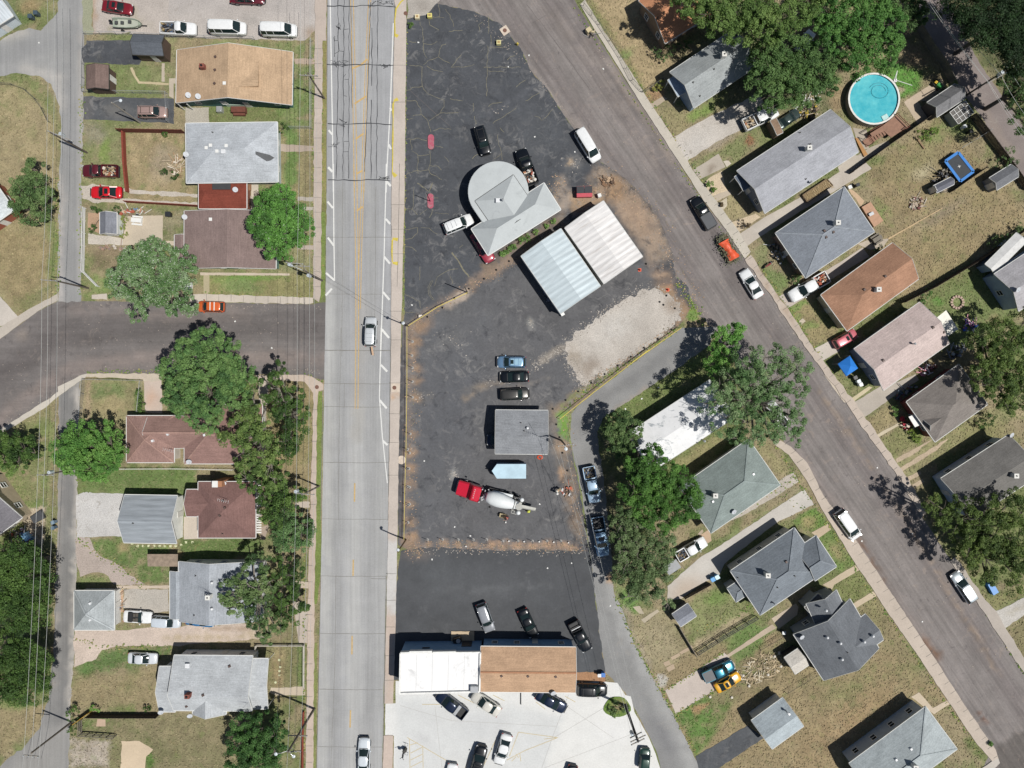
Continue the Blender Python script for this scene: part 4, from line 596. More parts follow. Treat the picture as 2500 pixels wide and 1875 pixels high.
# ------------------------------------------------------------------ loose grit, weeds and tufts
def flecks(name,label,items,cols,seed,smin=.04,smax=.15,kind='stuff',z=.03,mat=None):
    """irregular flat scraps scattered along polylines: (points, half width m, count)"""
    items=[(a,b,int(c*.62)) for a,b,c in items];rnd=random.Random(seed);mb=MB();ms=[plain('fleck_'+c[1:],c,.95,var=.2) for c in cols]
    for pts,hw,n in items:
        P=[W(p) for p in pts];Ls=[(b-a).length for a,b in zip(P,P[1:])] if len(P)>1 else [0];tot=sum(Ls) or 1
        for k in range(n):
            if len(P)==1: c=P[0];a=rnd.uniform(0,6.28);r=hw*abs(rnd.gauss(0,.5));q=c+Vector((math.cos(a)*r,math.sin(a)*r,0))
            else:
                t=rnd.uniform(0,tot);i=0
                while i<len(Ls)-1 and t>Ls[i]: t -= Ls[i];i+=1
                q=P[i].lerp(P[i+1],t/max(Ls[i],.01));d=(P[i+1]-P[i]).normalized();q=q+Vector((-d.y,d.x,0))*rnd.gauss(0,.5)*hw
            s=rnd.uniform(smin,smax);m=rnd.randrange(len(ms));e=rnd.randint(4,6);a0=rnd.uniform(0,6.28);st=rnd.uniform(.5,1.0);zz=z+rnd.uniform(0,.02)
            mb.add([(q.x+s*rnd.uniform(.6,1.1)*math.cos(a0+6.28*j/e),q.y+s*st*rnd.uniform(.6,1.1)*math.sin(a0+6.28*j/e),zz) for j in range(e)],[tuple(range(e))],m)
    o=mb.build(name,ms);return tag(o,label,kind=kind)
padE=[(1379,836),(1420,805),(1500,745),(1562,709),(1596,703),(1640,725),(1664,760),(1620,818),(1545,868),(1425,940),(1400,905),(1385,880),(1379,836)]
flecks('gravel_scatter','loose gravel thinning out around the pale gravel pad',[(padE,1.0,1700),([(1379,850),(1340,870),(1300,895)],.8,300),([(1395,880),(1425,945)],1.5,260),([(1240,255),(1205,275)],.6,30),([(1296,788)],.8,60),([(1110,1160)],1.0,90),([(1400,400)],2.5,70),([(1025,970)],2.2,50),([(1100,830)],3.5,50),([(1380,840),(1300,900),(1180,945)],.7,160),([(1005,1345),(1430,1348)],.7,260)],['#b0a9a0','#989087','#bdb6ae'],3)
flecks('dirt_scatter','orange brown soil and dead weeds scattered over the tarmac edges',[([(1065,1330),(1435,1342)],.7,600),([(1008,800),(1004,1320)],1.3,500),([(1000,800),(1140,705),(1290,620)],.9,400),([(1375,1000),(1400,1200),(1432,1335)],1.2,330),([(1400,960),(1660,790)],.7,500),([(1460,420),(1600,530),(1640,640),(1690,740)],2.6,900),([(1400,480),(1480,460)],1.6,220),([(1370,430),(1340,490)],1.8,200),([(1000,1330),(1030,1355)],1.4,200)]+[([q[1][:2]],.8,40) for q in DP],['#ab9078','#96806a','#c2a488','#86806a'],5)
flecks('road_grit','pale grit and patches worn into the old streets',[([(1160,35),(1300,170),(1460,390),(1590,505),(1650,670),(1740,810)],.6,700),([(1420,60),(1640,385),(1840,660),(2010,920),(2200,1160),(2430,1540)],.6,800),([(1930,1100),(2160,1440),(2400,1800)],.5,500),([(0,1040),(215,905),(780,905)],.7,500),([(200,745),(790,750)],.6,300),([(1445,990),(1460,1090),(1500,1440),(1600,1670)],.5,400),([(1450,100),(1700,480),(2000,960),(2440,1640)],5.0,700),([(20,930),(200,820),(780,820)],4.0,300),([(147,420),(143,730)],.5,200),([(190,930),(185,1500),(170,1750)],.5,260),([(141,1000),(130,1680)],.6,260)],['#a5998e','#b9ada0','#918780'],7,.03,.12)
flecks('kerb_weeds','weeds growing along pavements, kerbs and driveways',[([(1442,30),(1590,245),(1830,625)],.25,260),([(1400,20),(1650,400),(1800,620)],.2,160),([(1850,640),(2010,880),(2250,1240)],.4,420),([(1890,1085),(2090,1390),(2400,1850)],.35,420),([(2335,1380),(2430,1530),(2520,1680)],.35,160),([(745,1280),(742,1860)],.3,260),([(766,120),(766,720)],.3,220),([(786,110),(783,720)],.3,260),([(500,716),(760,728)],.3,160),([(210,908),(394,908)],.5,160),([(740,912),(790,940)],.6,90),([(993,70),(989,470),(984,760)],.22,300),([(200,200),(198,720)],.5,300),([(142,430),(140,720)],.5,260),([(1500,1450),(1545,1565),(1610,1680),(1700,1840)],.5,360),([(1622,1687),(1768,1592)],.4,140),([(1650,1742),(1745,1686)],.4,100),([(1375,1000),(1440,950),(1660,800)],.5,360),([(1655,690),(1720,790)],.9,200),([(188,1180),(190,1120)],.3,40),([(305,1310),(440,1330)],.6,80),([(190,1315),(350,1430)],.8,160),([(180,1560),(260,1580),(420,1575)],.6,160),([(1800,1160),(1980,1250)],.8,60),([(1780,1260),(1960,1150)],.9,160),([(1700,1540),(1900,1450)],.8,100)],['#6f8a40','#8a9a4c','#a39a60','#5c7834'],9,.06,.2,z=.10)
def grass_tufts(n=150000,seed=5):
    rs=np.random.RandomState(seed);x=rs.uniform(-84,84,n);y=rs.uniform(-63,63,n);ok=np.ones(n,bool)
    for P in POLYS:
        xs=[q[0] for q in P];ys=[q[1] for q in P];sel=ok & (x>min(xs)) & (x<max(xs)) & (y>min(ys)) & (y<max(ys));ix=np.nonzero(sel)[0]
        if len(ix): ok[ix[seg_dist(x[ix],y[ix],P,True)<.1]]=False
    x,y=x[ok],y[ok];n=len(x);ix=np.searchsorted(GG['ax'],x);iy=np.searchsorted(GG['ay'],y);c0=GG['col'][iy,ix]
    straw,green=np.array(A('#bcae8e')),np.array(A('#64803f'));g=fbm(x,y,.9,41,4)*.5+fbm(x,y,2.6,43,3)*.3+rs.rand(n)*.3-.05
    grn=np.clip((c0[:, 1]-c0[:, 0])/c0[:, 1]*4+.5,0,1);t=np.clip((g-.62+grn*.22)/.14,0,1)[:, None];tgt=straw*(1-t)+green*t;col=(c0*.72+tgt*.28)*rs.uniform(.74,1.14,n)[:, None]
    s=rs.uniform(.05,.13,n);a=rs.uniform(0,6.28,n);ti=rs.uniform(-.6,.6,(n,2));q=np.zeros((n,4,3))
    for j in range(4):
        an=a+j*1.57;ex=np.cos(an)*s*(1 if j % 2 else 1.5);ey=np.sin(an)*s*(1 if j % 2 else 1.5);q[:, j,0]=x+ex;q[:, j,1]=y+ey;q[:, j,2]=.07+ex*ti[:, 0]+ey*ti[:, 1]
    me=bpy.data.meshes.new('grass');me.vertices.add(n*4);me.vertices.foreach_set('co',q.reshape(-1).astype(np.float32));me.loops.add(n*4);me.loops.foreach_set('vertex_index',np.arange(n*4,dtype=np.int32));me.polygons.add(n);me.polygons.foreach_set('loop_start',np.arange(0,n*4,4,dtype=np.int32));me.update(calc_edges=True)
    m,nt,bs=nodes('grass_tuft');at=nt.nodes.new('ShaderNodeAttribute');at.attribute_name='Col';nt.links.new(at.outputs['Color'],bs.inputs['Base Color']);bs.inputs['Roughness'].default_value=.9;bs.inputs['Specular IOR Level'].default_value=.1
    me.materials.append(m);set_col(me,np.repeat(col,4,0));o=bpy.data.objects.new('grass',me);COL.objects.link(o);tag(o,'short straw coloured and green grass tufts over all the lawns',kind='stuff')
grass_tufts()

# ------------------------------------------------------------------ houses
WHITE=plain('white_trim','#f0f0ec',.6,var=.05);DARKTRIM=plain('dark_trim','#4a4642',.6);GLASS=glassy('window_glass');METALG=plain('galvanised_metal','#c9ccce',.35,.4,var=.1);BLACKM=plain('black_metal','#26282b',.5,.2);RUBBER=plain('black_rubber','#202122',.8)
WOOD=plain('weathered_wood','#a48a6c',.9,var=.25,scale=3,fine=.3);BRICKR=plain('red_brick','#9a5a4c',.9,var=.2,scale=5,fine=.35);DKWOOD=plain('dark_stained_wood','#7c4a3c',.85,var=.2,scale=3,fine=.25)
def siding(col):
    key=('siding',col)
    if key in MATS: return MATS[key]
    m,nt,bs=nodes('wall_siding_'+col.lstrip('#'));c=A(col,1.1);w=nt.nodes.new('ShaderNodeTexWave');w.bands_direction='Z';w.inputs['Scale'].default_value=1.6
    g=nt.nodes.new('ShaderNodeNewGeometry');nt.links.new(g.outputs['Position'],w.inputs['Vector'])
    o=mixrgb(nt,'MIX',ramp(nt,noise(nt,1.2,5),.3,.7),tuple(x*.88 for x in c),tuple(min(.9,x*1.08) for x in c));nt.links.new(o,bs.inputs['Base Color']);bs.inputs['Roughness'].default_value=.7
    bump(nt,bs,w.outputs[1],.4,.03);MATS[key]=m;return m
_win={}
def window_mesh(w,h):
    k=(round(w,1),round(h,1))
    if k not in _win:
        a=MB();t=.09
        for x in (-w/2,w/2): a.box((x,.03,0),(t,.1,h+t))
        for z in (-h/2,0,h/2): a.box((0,.033 if z else .028,z),(w-t-.004,.09,t*(1.6 if z==-h/2 else .9)))
        fr=a.build('window',WHITE);b=MB();b.box((0,.012,0),(w-.02,.03,h-.02));pa=b.build('pane',GLASS)
        _win[k]=(fr.data,pa.data);bpy.data.objects.remove(fr);bpy.data.objects.remove(pa)
    return _win[k]
def add_window(parent,p,ang,w,h):
    """p is on the wall face in the parent's space; the window's +Y faces outwards"""
    a,b=window_mesh(w,h);o=bpy.data.objects.new('window',a);q=bpy.data.objects.new('pane',b);COL.objects.link(o);COL.objects.link(q)
    o.parent=parent;o.location=p;o.rotation_euler=(0,0,ang);q.parent=o
def add_door(parent,p,ang,col='#e6e4de'):
    a=MB();a.box((0,.03,1.02),(.92,.06,2.04));o=a.build('door',plain('door_'+col.lstrip('#'),col,.5),parent);o.location=p;o.rotation_euler=(0,0,ang)
    b=MB();b.ball((.36,.09,1.0),.05,8,5);h=b.build('handle',METALG,o)
def rect(c0,c1,c2,he=0.0):
    """three photo corners to a true rectangle: c0-c1 is one end, c1-c2 a long side"""
    a,b,c=W(c0,he),W(c1,he),W(c2,he);u=(b-a);v=(c-b);v=v-u*(v.dot(u)/u.length_squared);return [a,b,b+v,a+v]
class Roof:
    def __init__(s,q,he,hr,h0=0.0,h1=0.0,over=.4,ridge=None):
        s.q=[Vector((p.x,p.y)) for p in q];s.he=he;s.hr=hr;s.over=over
        a,b,c,d=s.q;m0=(a+b)/2;m1=(c+d)/2
        if ridge is not None: m0=a.lerp(b,ridge);m1=d.lerp(c,ridge)
        L=(m1-m0).length;u=(m1-m0)/L;h0=min(h0,L*.499);h1=min(h1,L*.499)
        s.h0,s.h1=h0,h1;s.r0=m0+u*h0;s.r1=m1-u*h1;s.u=u;s.hw=(b-a).length/2
        s.planes=[]
        s.top=[(*p,he) for p in s.q]+[(*s.r0,hr),(*s.r1,hr)]
        s.pl([1,2,5,4]);s.pl([3,0,4,5])
        if h0: s.pl([0,1,4])
        if h1: s.pl([2,3,5])
    def pl(s,idx):
        p=[Vector(s.top[i]) for i in idx];n=(p[1]-p[0]).cross(p[2]-p[0])
        if n.length<1e-6: return
        n.normalize()
        if n.z<0: n=-n
        s.planes.append((n,p[0]))
    def z(s,x,y):
        return min(p.z-((x-p.x)*n.x+(y-p.y)*n.y)/n.z for n,p in s.planes)
    def faces(s):
        f=[[1,2,5,4],[3,0,4,5]];t=[]
        if s.h0: f.append([0,1,4])
        if s.h1: f.append([2,3,5])
        return f
PALE=plain('pale_trim','#d2d3cf',.6)
def make_roof(r,mat,org,parent,trim=WHITE,thick=.14,name='roof',gutter=True,ridgecap=None):
    mb=MB();tv=r.top;bv=[(v[0],v[1],v[2]-thick) for v in tv];fs=r.faces();V=tv+bv
    area=sum(r.q[i].x*r.q[(i+1) % 4].y-r.q[(i+1) % 4].x*r.q[i].y for i in range(4));ccw=area>0
    F=[]
    for f in fs: F.append(tuple(f) if ccw else tuple(f[::-1]))
    for f in fs: F.append(tuple(6+i for i in (f[::-1] if ccw else f)))
    loop=[0,1,2,3];ring=[]
    ring+=[(0,4),(4,1)] if not r.h0 else [(0,1)]
    ring+=[(1,2)];ring+=[(2,5),(5,3)] if not r.h1 else [(2,3)];ring+=[(3,0)]
    for a,b in ring: F.append((a,a+6,b+6,b) if ccw else (b,b+6,a+6,a))
    mb.add(V,F);ro=mb.build(name,mat,parent,org)
    t=MB()
    for i,j in ring:
        A_,B_=Vector(tv[i]),Vector(tv[j]);dz=Vector((0,0,-thick/2-.01));out=(B_-A_).cross(Vector((0,0,1)));out.z=0
        out=out.normalized()*(.045 if ccw else -.045) if out.length>0 else out
        lvl=abs(A_.z-B_.z)<.01
        t.bar(A_+dz+out,B_+dz+out,.09 if lvl and gutter else .05,thick+(.02 if lvl else .05))
    tr=t.build('gutter',trim,parent,org)
    if ridgecap:
        c=MB();up=Vector((0,0,.02));c.bar(Vector(tv[4])+up,Vector(tv[5])+up,.28,.05)
        if r.h0:
            for k in (0,1): c.bar(Vector(tv[k])+up,Vector(tv[4])+up,.22,.05)
        if r.h1:
            for k in (2,3): c.bar(Vector(tv[k])+up,Vector(tv[5])+up,.22,.05)
        c.build('ridge_cap',ridgecap,parent,org)
    return ro
def make_walls(r,mat,org,parent,base=0.0,wins=True,door=None,gable=None,thick=.14,win=(.9,1.2),doorcol='#e6e4de',drop=0.0):
    a,b,c,d=r.q;cen=(a+b+c+d)/4;ov=r.over;u=r.u;v=Vector((-u.y,u.x));hl=(((c+d)-(a+b))/2).length/2-ov;hw=r.hw-ov
    P=[cen-u*hl+v*hw*s for s in (1,-1)]+[cen+u*hl+v*hw*s for s in (-1,1)]
    if (P[0]-a).length>(P[1]-a).length: P=[P[1],P[0],P[3],P[2]]
    zt=[r.z(p.x,p.y)-thick-.015-drop for p in P];area=sum(P[i].x*P[(i+1) % 4].y-P[(i+1) % 4].x*P[i].y for i in range(4));ccw=area>0
    V=[(p.x,p.y,base) for p in P]+[(p.x,p.y,z) for p,z in zip(P,zt)];F=[];tri=MB()
    def g(i,j): m=(P[i]+P[j])/2;m=r.r0.lerp(r.r1,0) if False else m;return m,r.z(m.x,m.y)-thick-.015-drop
    n=8;pk={}
    for (i,j),hip in (((0,1),r.h0),((2,3),r.h1)):
        if not hip: m,zz=g(i,j);V.append((m.x,m.y,zz));pk[(i,j)]=n;n+=1
    for i in range(4):
        j=(i+1) % 4;f=[i,j,4+j]+([pk[(i,j)]] if (i,j) in pk else [])+[4+i];F.append(tuple(f) if ccw else tuple(f[::-1]))
    mb=MB().add(V,F);w=mb.build('wall',mat,parent,org)
    O=Vector(org)
    for i in range(4):
        j=(i+1) % 4;e=P[j]-P[i];L=e.length;nrm=Vector((e.y,-e.x)).normalized()*(1 if ccw else -1);ang=math.atan2(nrm.y,nrm.x)-math.pi/2
        if door==i: add_door(parent,Vector((*(P[i].lerp(P[j],.42)+nrm*.01),base+.02))-O,ang,doorcol)
        if wins and L>2.5:
            k=max(1,int(L/3.4));ww,wh=win
            for q in range(k):
                t=(q+.5)/k
                if door==i and abs(t-.42)*L<1.3: continue
                zc=base+min(1.65,(zt[i]-base)*.6);p=P[i].lerp(P[j],t)+nrm*.01
                if zt[i]-base>1.9: add_window(parent,Vector((*p,zc))-O,ang,ww,wh)
    return P
def roof_pt(rs,px):
    h=rs[0].he
    for _ in range(6):
        w=W(px,h);h=max(r.z(w.x,w.y) for r in rs)
    return W(px,h)
def add_vents(parent,rs,org,items):
    for kind,px in items:
        p=roof_pt(rs,px)-Vector(org);m=MB()
        if kind=='chimney': m.box((p.x,p.y,p.z+.45),(.62,.62,1.3));m.box((p.x,p.y,p.z+1.12),(.74,.74,.09));o=m.build('chimney',plain('chimney_white','#e9e8e2',.8),parent);f=MB().tube((p.x,p.y,p.z+1.1),(p.x,p.y,p.z+1.3),.1,n=10).build('flue',BLACKM,o)
        elif kind=='brick': m.box((p.x,p.y,p.z+.3),(.75,.65,1.2));o=m.build('chimney',BRICKR,parent);MB().tube((p.x,p.y,p.z+.9),(p.x,p.y,p.z+1.1),.16,n=10).build('flue',BLACKM,o)
        elif kind=='pipe': m.tube((p.x,p.y,p.z-.3),(p.x,p.y,p.z+.38),.07,n=8);m.tube((p.x,p.y,p.z-.1),(p.x,p.y,p.z+.05),.14,.09,n=8);m.build('vent_pipe',DARKTRIM,parent)
        elif kind=='flue': m.tube((p.x,p.y,p.z-.3),(p.x,p.y,p.z+.75),.11,n=10);m.tube((p.x,p.y,p.z+.75),(p.x,p.y,p.z+.9),.2,.03,n=10);m.build('flue_pipe',METALG,parent)
        elif kind=='turbine': m.tube((p.x,p.y,p.z-.2),(p.x,p.y,p.z+.2),.16,n=12);m.ball((p.x,p.y,p.z+.32),.22,12,6);m.build('roof_vent',plain('white_vent','#eef0f2',.4),parent)
        elif kind=='cap': m.box((p.x,p.y,p.z+.03),(.42,.42,.3),.5,top=.75);m.build('roof_vent',plain('white_vent','#eef0f2',.4),parent)
        elif kind=='darkcap': m.box((p.x,p.y,p.z+.03),(.42,.42,.3),.5,top=.75);m.build('roof_vent',plain('brown_vent','#5c4a44',.6),parent)
        elif kind=='dish': m.tube((p.x,p.y,p.z-.2),(p.x,p.y,p.z+.35),.03);m.tube((p.x,p.y,p.z+.35),(p.x+.06,p.y-.08,p.z+.52),.02,.42,n=16);m.tube((p.x,p.y,p.z+.5),(p.x+.3,p.y-.35,p.z+.55),.015);m.build('satellite_dish',plain('dish_grey','#c9cdd2',.4),parent)
        elif kind=='hatch': m.box((p.x,p.y,p.z+.1),(.6,.6,.35));m.box((p.x,p.y,p.z+.29),(.66,.66,.05));m.build('roof_hatch',plain('white_vent','#eef0f2',.4),parent)
        elif kind=='patch': m.box((p.x,p.y,p.z+.03),(.5,.5,.08));m.build('roof_patch',WHITE,parent)
        elif kind=='antenna':
            m.tube((p.x,p.y,p.z-.2),(p.x,p.y,p.z+1.6),.025);m.tube((p.x-.8,p.y+.2,p.z+1.5),(p.x+.8,p.y-.2,p.z+1.5),.015)
            for q in range(6): t=-.8+q*.32;m.tube((p.x+t-.05,p.y-t*.22-.25,p.z+1.5),(p.x+t+.05,p.y-t*.22+.25,p.z+1.5),.01)
            m.build('antenna',METALG,parent)
def house(name,label,cat,roofs,wall,vents=(),group=None,wins=True,door=1,shade=None,cap=None,trim=None,doorcol='#e6e4de'):
    """roofs: list of dict(q=three photo corners, he, hr, h0, h1, col, over, walls)"""
    rs=[]
    for d in roofs:
        q=rect(*d['q'],d['he']) if len(d['q'])==3 else [W(p,d['he']) for p in d['q']]
        rs.append(Roof(q,d['he'],d['hr'],d.get('h0',0),d.get('h1',0),d.get('over',.4),d.get('ridge')))
    c=sum((p for p in rs[0].q),Vector((0,0)))/4;org=(c.x,c.y,0.0);t=thing(name,label,cat,org,group)
    for i,(r,d) in enumerate(zip(rs,roofs)):
        ang=math.atan2(r.u.y,r.u.x);mat=d['m'] if 'm' in d else shingle(d['col'],ang)
        make_roof(r,mat,org,t,d.get('trim') or trim or (WHITE if d['q'][0][0]<1200 else PALE),d.get('thick',.14),ridgecap=shingle(cap,ang) if cap else None,gutter=d.get('gutter',True))
        if d.get('walls',1): make_walls(r,siding(d.get('wall',wall)),org,t,wins=wins and d.get('wins',True),door=d.get('door',door if i==0 else None),doorcol=doorcol,win=d.get('win',(.9,1.2)),thick=d.get('thick',.14),drop=.003*i)
        elif d.get('posts'):
            m=MB()
            for p in r.q: k=p.lerp((r.q[0]+r.q[2])/2,.08);m.tube((k.x,k.y,0),(k.x,k.y,d['he']-.1),.07)
            m.build('posts',WHITE,t,org)
    add_vents(t,rs,org,vents)
    return t,rs,org
def D(q,he,hr,h0=0,h1=0,col='#8f9296',**k): return dict(q=q,he=he,hr=hr,h0=h0,h1=h1,col=col, **k)
def extra(t,org,name,mb,mat,smooth=False): return mb.build(name,mat,t,org,smooth)
# --- left block
TANR,GREY='#b89e82','#b3b8bd'
t,rs,org=house('house','wide house with a sandy tan shingle roof and teal walls beside the main road','house',[D([(432,122),(715,127),(714,256)],3.0,5.6,col=TANR,over=.7)],'#4e7a78',[('brick',(498,166)),('darkcap',(526,139)),('darkcap',(525,171)),('darkcap',(524,204)),('patch',(548,203)),('dish',(462,234)),('dish',(486,237))],door=2)
r=rs[0];m=MB();p0,p1,p2=roof_pt(rs,(580,212)),roof_pt(rs,(632,213)),roof_pt(rs,(632,146));u=Vector((0,0,.45))
m.add([p0,p1+Vector((0,0,-.05)),p2,p1+u,p2+Vector((-3.0,0,.3))],[(0,1,3),(1,2,3),(0,3,4),(3,2,4)]);extra(t,org,'roof_step',m,shingle(TANR,0))
m=MB();q=[W(x,2.6) for x in L0(1528,700,1606,700,1606,892,1528,892)];m.prism([(a.x,a.y) for a in q],2.45,2.6);extra(t,org,'porch_roof',m,plain('porch_roof_brown','#5e504a',.8));
for a in q: m=MB();m.tube((a.x,a.y,0),(a.x,a.y,2.45),.07);extra(t,org,'porch_post',m,WHITE)
m=MB();a,b=W((556,266)),W((676,268));m.box(((a.x+b.x)/2,a.y+.35,.45),(b.x-a.x,.1,.9));extra(t,org,'wall_panel',m,siding('#cfe0cc'))
t,rs,org=house('house','house with a pale weathered grey hip roof and dark patch above the red porch','house',[D([(453,301),(455,447),(679,448)],3.1,4.5,5,5,GREY,over=.5),D(L1(1712,150,1712,385,2125,395),2.5,2.8,1,1,'#7e4438',over=.3,wall='#8a5a48',wins=False)],'#b9c3c2',[('patch',L0(1778,1273)),('patch',L0(1815,1252)),('patch',L0(1950,1256)),('patch',L0(1870,1303)),('hatch',L0(1930,1310)),('dish',L0(1612,1335)),('pipe',L0(1835,1142)),('dish',L1(2035,225))])
q=[roof_pt(rs,M0(*k))+Vector((0,0,.03)) for k in ((437,1304),(560,1335),(602,1360),(565,1385),(437,1411))];m=MB();m.add([tuple(a) for a in q[::-1]],[(0,1,2,3,4)]);extra(t,org,'roof_patch',m,plain('patch_dark','#646668',.9,fine=.1))
t,rs,org=house('house','house with a mauve brown shingle roof and teal side wall between the two leafy trees','house',[D([(450,515),(674,516),(676,656)],2.8,4.0,col='#867571'),D([(426,573),(462,573),(462,649)],2.6,2.9,col='#867571',wins=False)],'#6d8b82',[('patch',L1(1815,478)),('dish',L1(1600,460))],door=2)
t2,rs2,org2=house('house','brick coloured hip roof house with an inner notch and four small white roof vents','house',[D([(309,1015),(425,1015),(425,1129)],3.0,4.7,3.8,3.8,'#967a72'),D([(640,988),(640,1132),(450,1132)],3.02,5.0,4.5,4.5,'#93766f'),D([(545,1016),(545,1094),(361,1094)],2.98,4.65,0,0,'#957971',wins=False,gutter=False)],'#d8cfc2',[('cap',L2(1445,918)),('cap',L2(1315,975)),('cap',L2(1762,925)),('cap',L2(1890,955)),('antenna',L2(1490,1050)),('dish',L2(1637,1150))],cap='#a3857b')
house('garage','large pale grey gabled garage with a white end wall on the gravel drive','garage',[D([(433,1210),(431,1327),(302,1327)],3.0,4.9,col='#a9b0b6',m=ribbed('garage_sheet','#aab1b7',0,.8))],'#eceee8',[('pipe',L3(1150,625))],wins=False,door=0)
t,rs,org=house('house','chocolate brown roofed house with an antenna behind the pale grey garage','house',[D([(484,1176),(624,1176),(624,1313)],3.1,5.0,4.6,4.6,'#80645f'),D([(455,1195),(455,1261),(520,1261)],3.05,3.9,0,0,'#80645f',wins=False)],'#d9cfc4',[('darkcap',L3(1922,435)),('darkcap',L3(1938,493)),('darkcap',L3(1895,560)),('antenna',L3(1955,420)),('pipe',L3(1920,715)),('dish',L3(1190,205) if 0 else (548,1178))],door=1)
m=MB();p=W((535,1180),4);m.box((p.x,p.y,2.4),(1.5,.9,4.8));o=extra(t,org,'chimney',m,plain('orange_brick','#c28a66',.9,fine=.3));m=MB();m.box((p.x-.3,p.y,4.85),(.9,1.0,.1));m.build('cap',WHITE,o,org)
m=MB()
for a in [M3(465,390),M3(462,620)]:
    c=W(a,2.6)
    for k in range(9): m.box((c.x,c.y-1.6+k*.4,2.5),(.9,.2,.06),0)
extra(t,org,'window_awning',m,WHITE)
house('house','long grey roof house with white vents partly under a feathery tree','house',[D([(436,1371),(641,1371),(640,1517)],3.1,4.9,col='#a3a8ae',ridge=.42),D([(415,1395),(450,1395),(450,1510)],2.9,3.3,col='#9da3a9',wins=False)],'#dde0e0',[('pipe',L3(1688,1078)),('turbine',L3(1833,1135)),('turbine',L3(1832,1360)),('pipe',L3(1675,1418)),('antenna',L3(1800,1215)),('chimney',L3(1815,1250))])
house('garage','grey pyramid roofed garage at the edge of the left alley','garage',[D([(181,1442),(279,1442),(278,1538)],2.6,4.8,9,9,'#a6acae')],'#e4e4e0',[('cap',L4(778,240)),('cap',L4(778,383))],wins=False,door=1,cap='#b2b8ba')
house('house','pale grey many gabled house with a porch facing the main road','house',[D([(616,1736),(617,1601),(425,1600)],3.5,5.5,col='#b7bbbe',ridge=.36),D([(428,1627),(428,1738),(389,1738)],3.0,4.2,col='#b3b7ba'),D([(655,1608),(654,1731),(612,1731)],3.1,3.9,col='#b9bdc0',walls=0,posts=1),D([(470,1744),(552,1744),(550,1690)],3.3,4.8,0,0,'#b0b4b7',over=.3)],'#e2e4e4',[('hatch',L4(1620,773)),('darkcap',L4(1978,782)),('brick',L4(1632,1025)),('darkcap',L4(1750,1032)),('darkcap',L4(1608,1127)),('dish',L4(1395,1165)),('dish',L4(1645,1195)),('antenna',L4(2130,1100))],door=1)
house('house','dark grey roofed house cut by the left edge above the leafy thicket','house',[D([(-26,1154),(54,1264),(-60,1345)],3.2,4.8,col='#77757a')],'#c9b9a0',wins=True)
house('house','white roofed house corner with red brown trim at the left edge','house',[D([(-20,434),(35,512),(-62,580)],3.0,4.5,4,0,'#c6cccf')],'#9a5a48',trim=WHITE)
house('house','pale blue metal awning roof corner at the top left of the picture','house',[D([(-10,-28),(32,38),(-45,90)],2.8,3.4,col='#d3dce2',m=ribbed('awning_sheet','#dbe3e8',-.9,.5))],'#cfd9de',wins=False)
house('shed','dark shed with a patched charcoal roof below the white pickup','shed',[D([(401,86),(399,136),(323,134)],2.7,3.5,col='#5f646b',over=.2)],'#5b4a42',[],wins=False,door=1,trim=DARKTRIM)
house('shed','brown roofed shed beside the left alley above the driveway with the lamp post','shed',[D([(211,159),(265,159),(261,217)],2.5,3.1,col='#76655f',over=.2)],'#5e4c44',[],wins=False,door=1,trim=DARKTRIM)
house('shed','small grey roofed garden shed with white walls on the junk filled patio','shed',[D([(244,519),(285,519),(284,571)],2.2,3.0,col='#80838b',over=.15)],'#e2e6e6',[],wins=False,door=2)
# --- commercial buildings
t=thing('shop_building','white flat roofed and tan gabled shop building with a blue wall beside the concrete lot','shop',tuple(W((1190,1640))[:2])+(0,));org=tuple(t.location)
q=[W(p,4.9) for p in [(978,1594),(1173,1592),(1171,1688),(976,1693)]];m=MB();m.prism([(a.x,a.y) for a in q],0,4.6);extra(t,org,'wall',m,siding('#7fa3c4'))
m=MB();m.prism([(a.x,a.y) for a in q],4.605,4.75);extra(t,org,'roof',m,plain('white_membrane','#fcfcfb',.6,var=.05,scale=.3,fine=.04,stain=('#cfd0d0',.35,.55,.66,.7)))
m=MB()
for k in (.2,.4,.6,.8): a,b=q[0].lerp(q[1],k),q[3].lerp(q[2],k);m.bar((a.x,a.y-.3,4.756),(b.x,b.y+.3,4.756),.05,.012)
extra(t,org,'roof_seam',m,plain('seam_grey','#c9caca',.7))
m=MB()
for i in range(4): a,b=q[i],q[(i+1) % 4];m.bar((a.x,a.y,4.85),(b.x,b.y,4.85),.25,.55 if i != 2 else .45)
for x0,x1,e in [(1000,1055,.18),(1057,1113,.1),(978,1000,.0)]: a,b=W((x0,1594),5.1),W((x1,1593),5.1);m.bar((a.x,a.y+e,4.95),(b.x,b.y+e,4.95),.3,.7)
extra(t,org,'parapet',m,plain('parapet_white','#f2f2ee',.6))
r=Roof([W(p,4.3) for p in [(1405,1691),(1406,1580),(1174,1578),(1173,1689)]],4.3,5.5,0,0,.35);ro=make_roof(r,shingle('#bb9c80',0),org,t,WHITE,ridgecap=shingle('#ab8064',0));ro.name='tan_roof'
make_walls(r,siding('#7fa3c4'),org,t,wins=True,door=1)
add_vents(t,[r],org,[('darkcap',C4(933,866)),('darkcap',C4(1160,868)),('darkcap',C4(1400,872)),('dish',C4(1375,1000))])
m=MB();a=W(C4(640,600));m.box((a.x,a.y,1.3),(1.6,1.6,2.6));extra(t,org,'entrance_box',m,plain('dark_box','#3a3d42',.6))
m=MB();a=W(C4(275,634),4.2);m.box((a.x,q[0].y+.06,3.0),(1.2,.05,.6));extra(t,org,'sign_oval',m,plain('sign_dark','#26313d',.5))
m=MB();a=W(C4(700,975),5.0);m.box((a.x,a.y,5.1),(1.2,.9,.7));extra(t,org,'roof_unit',m,METALG)
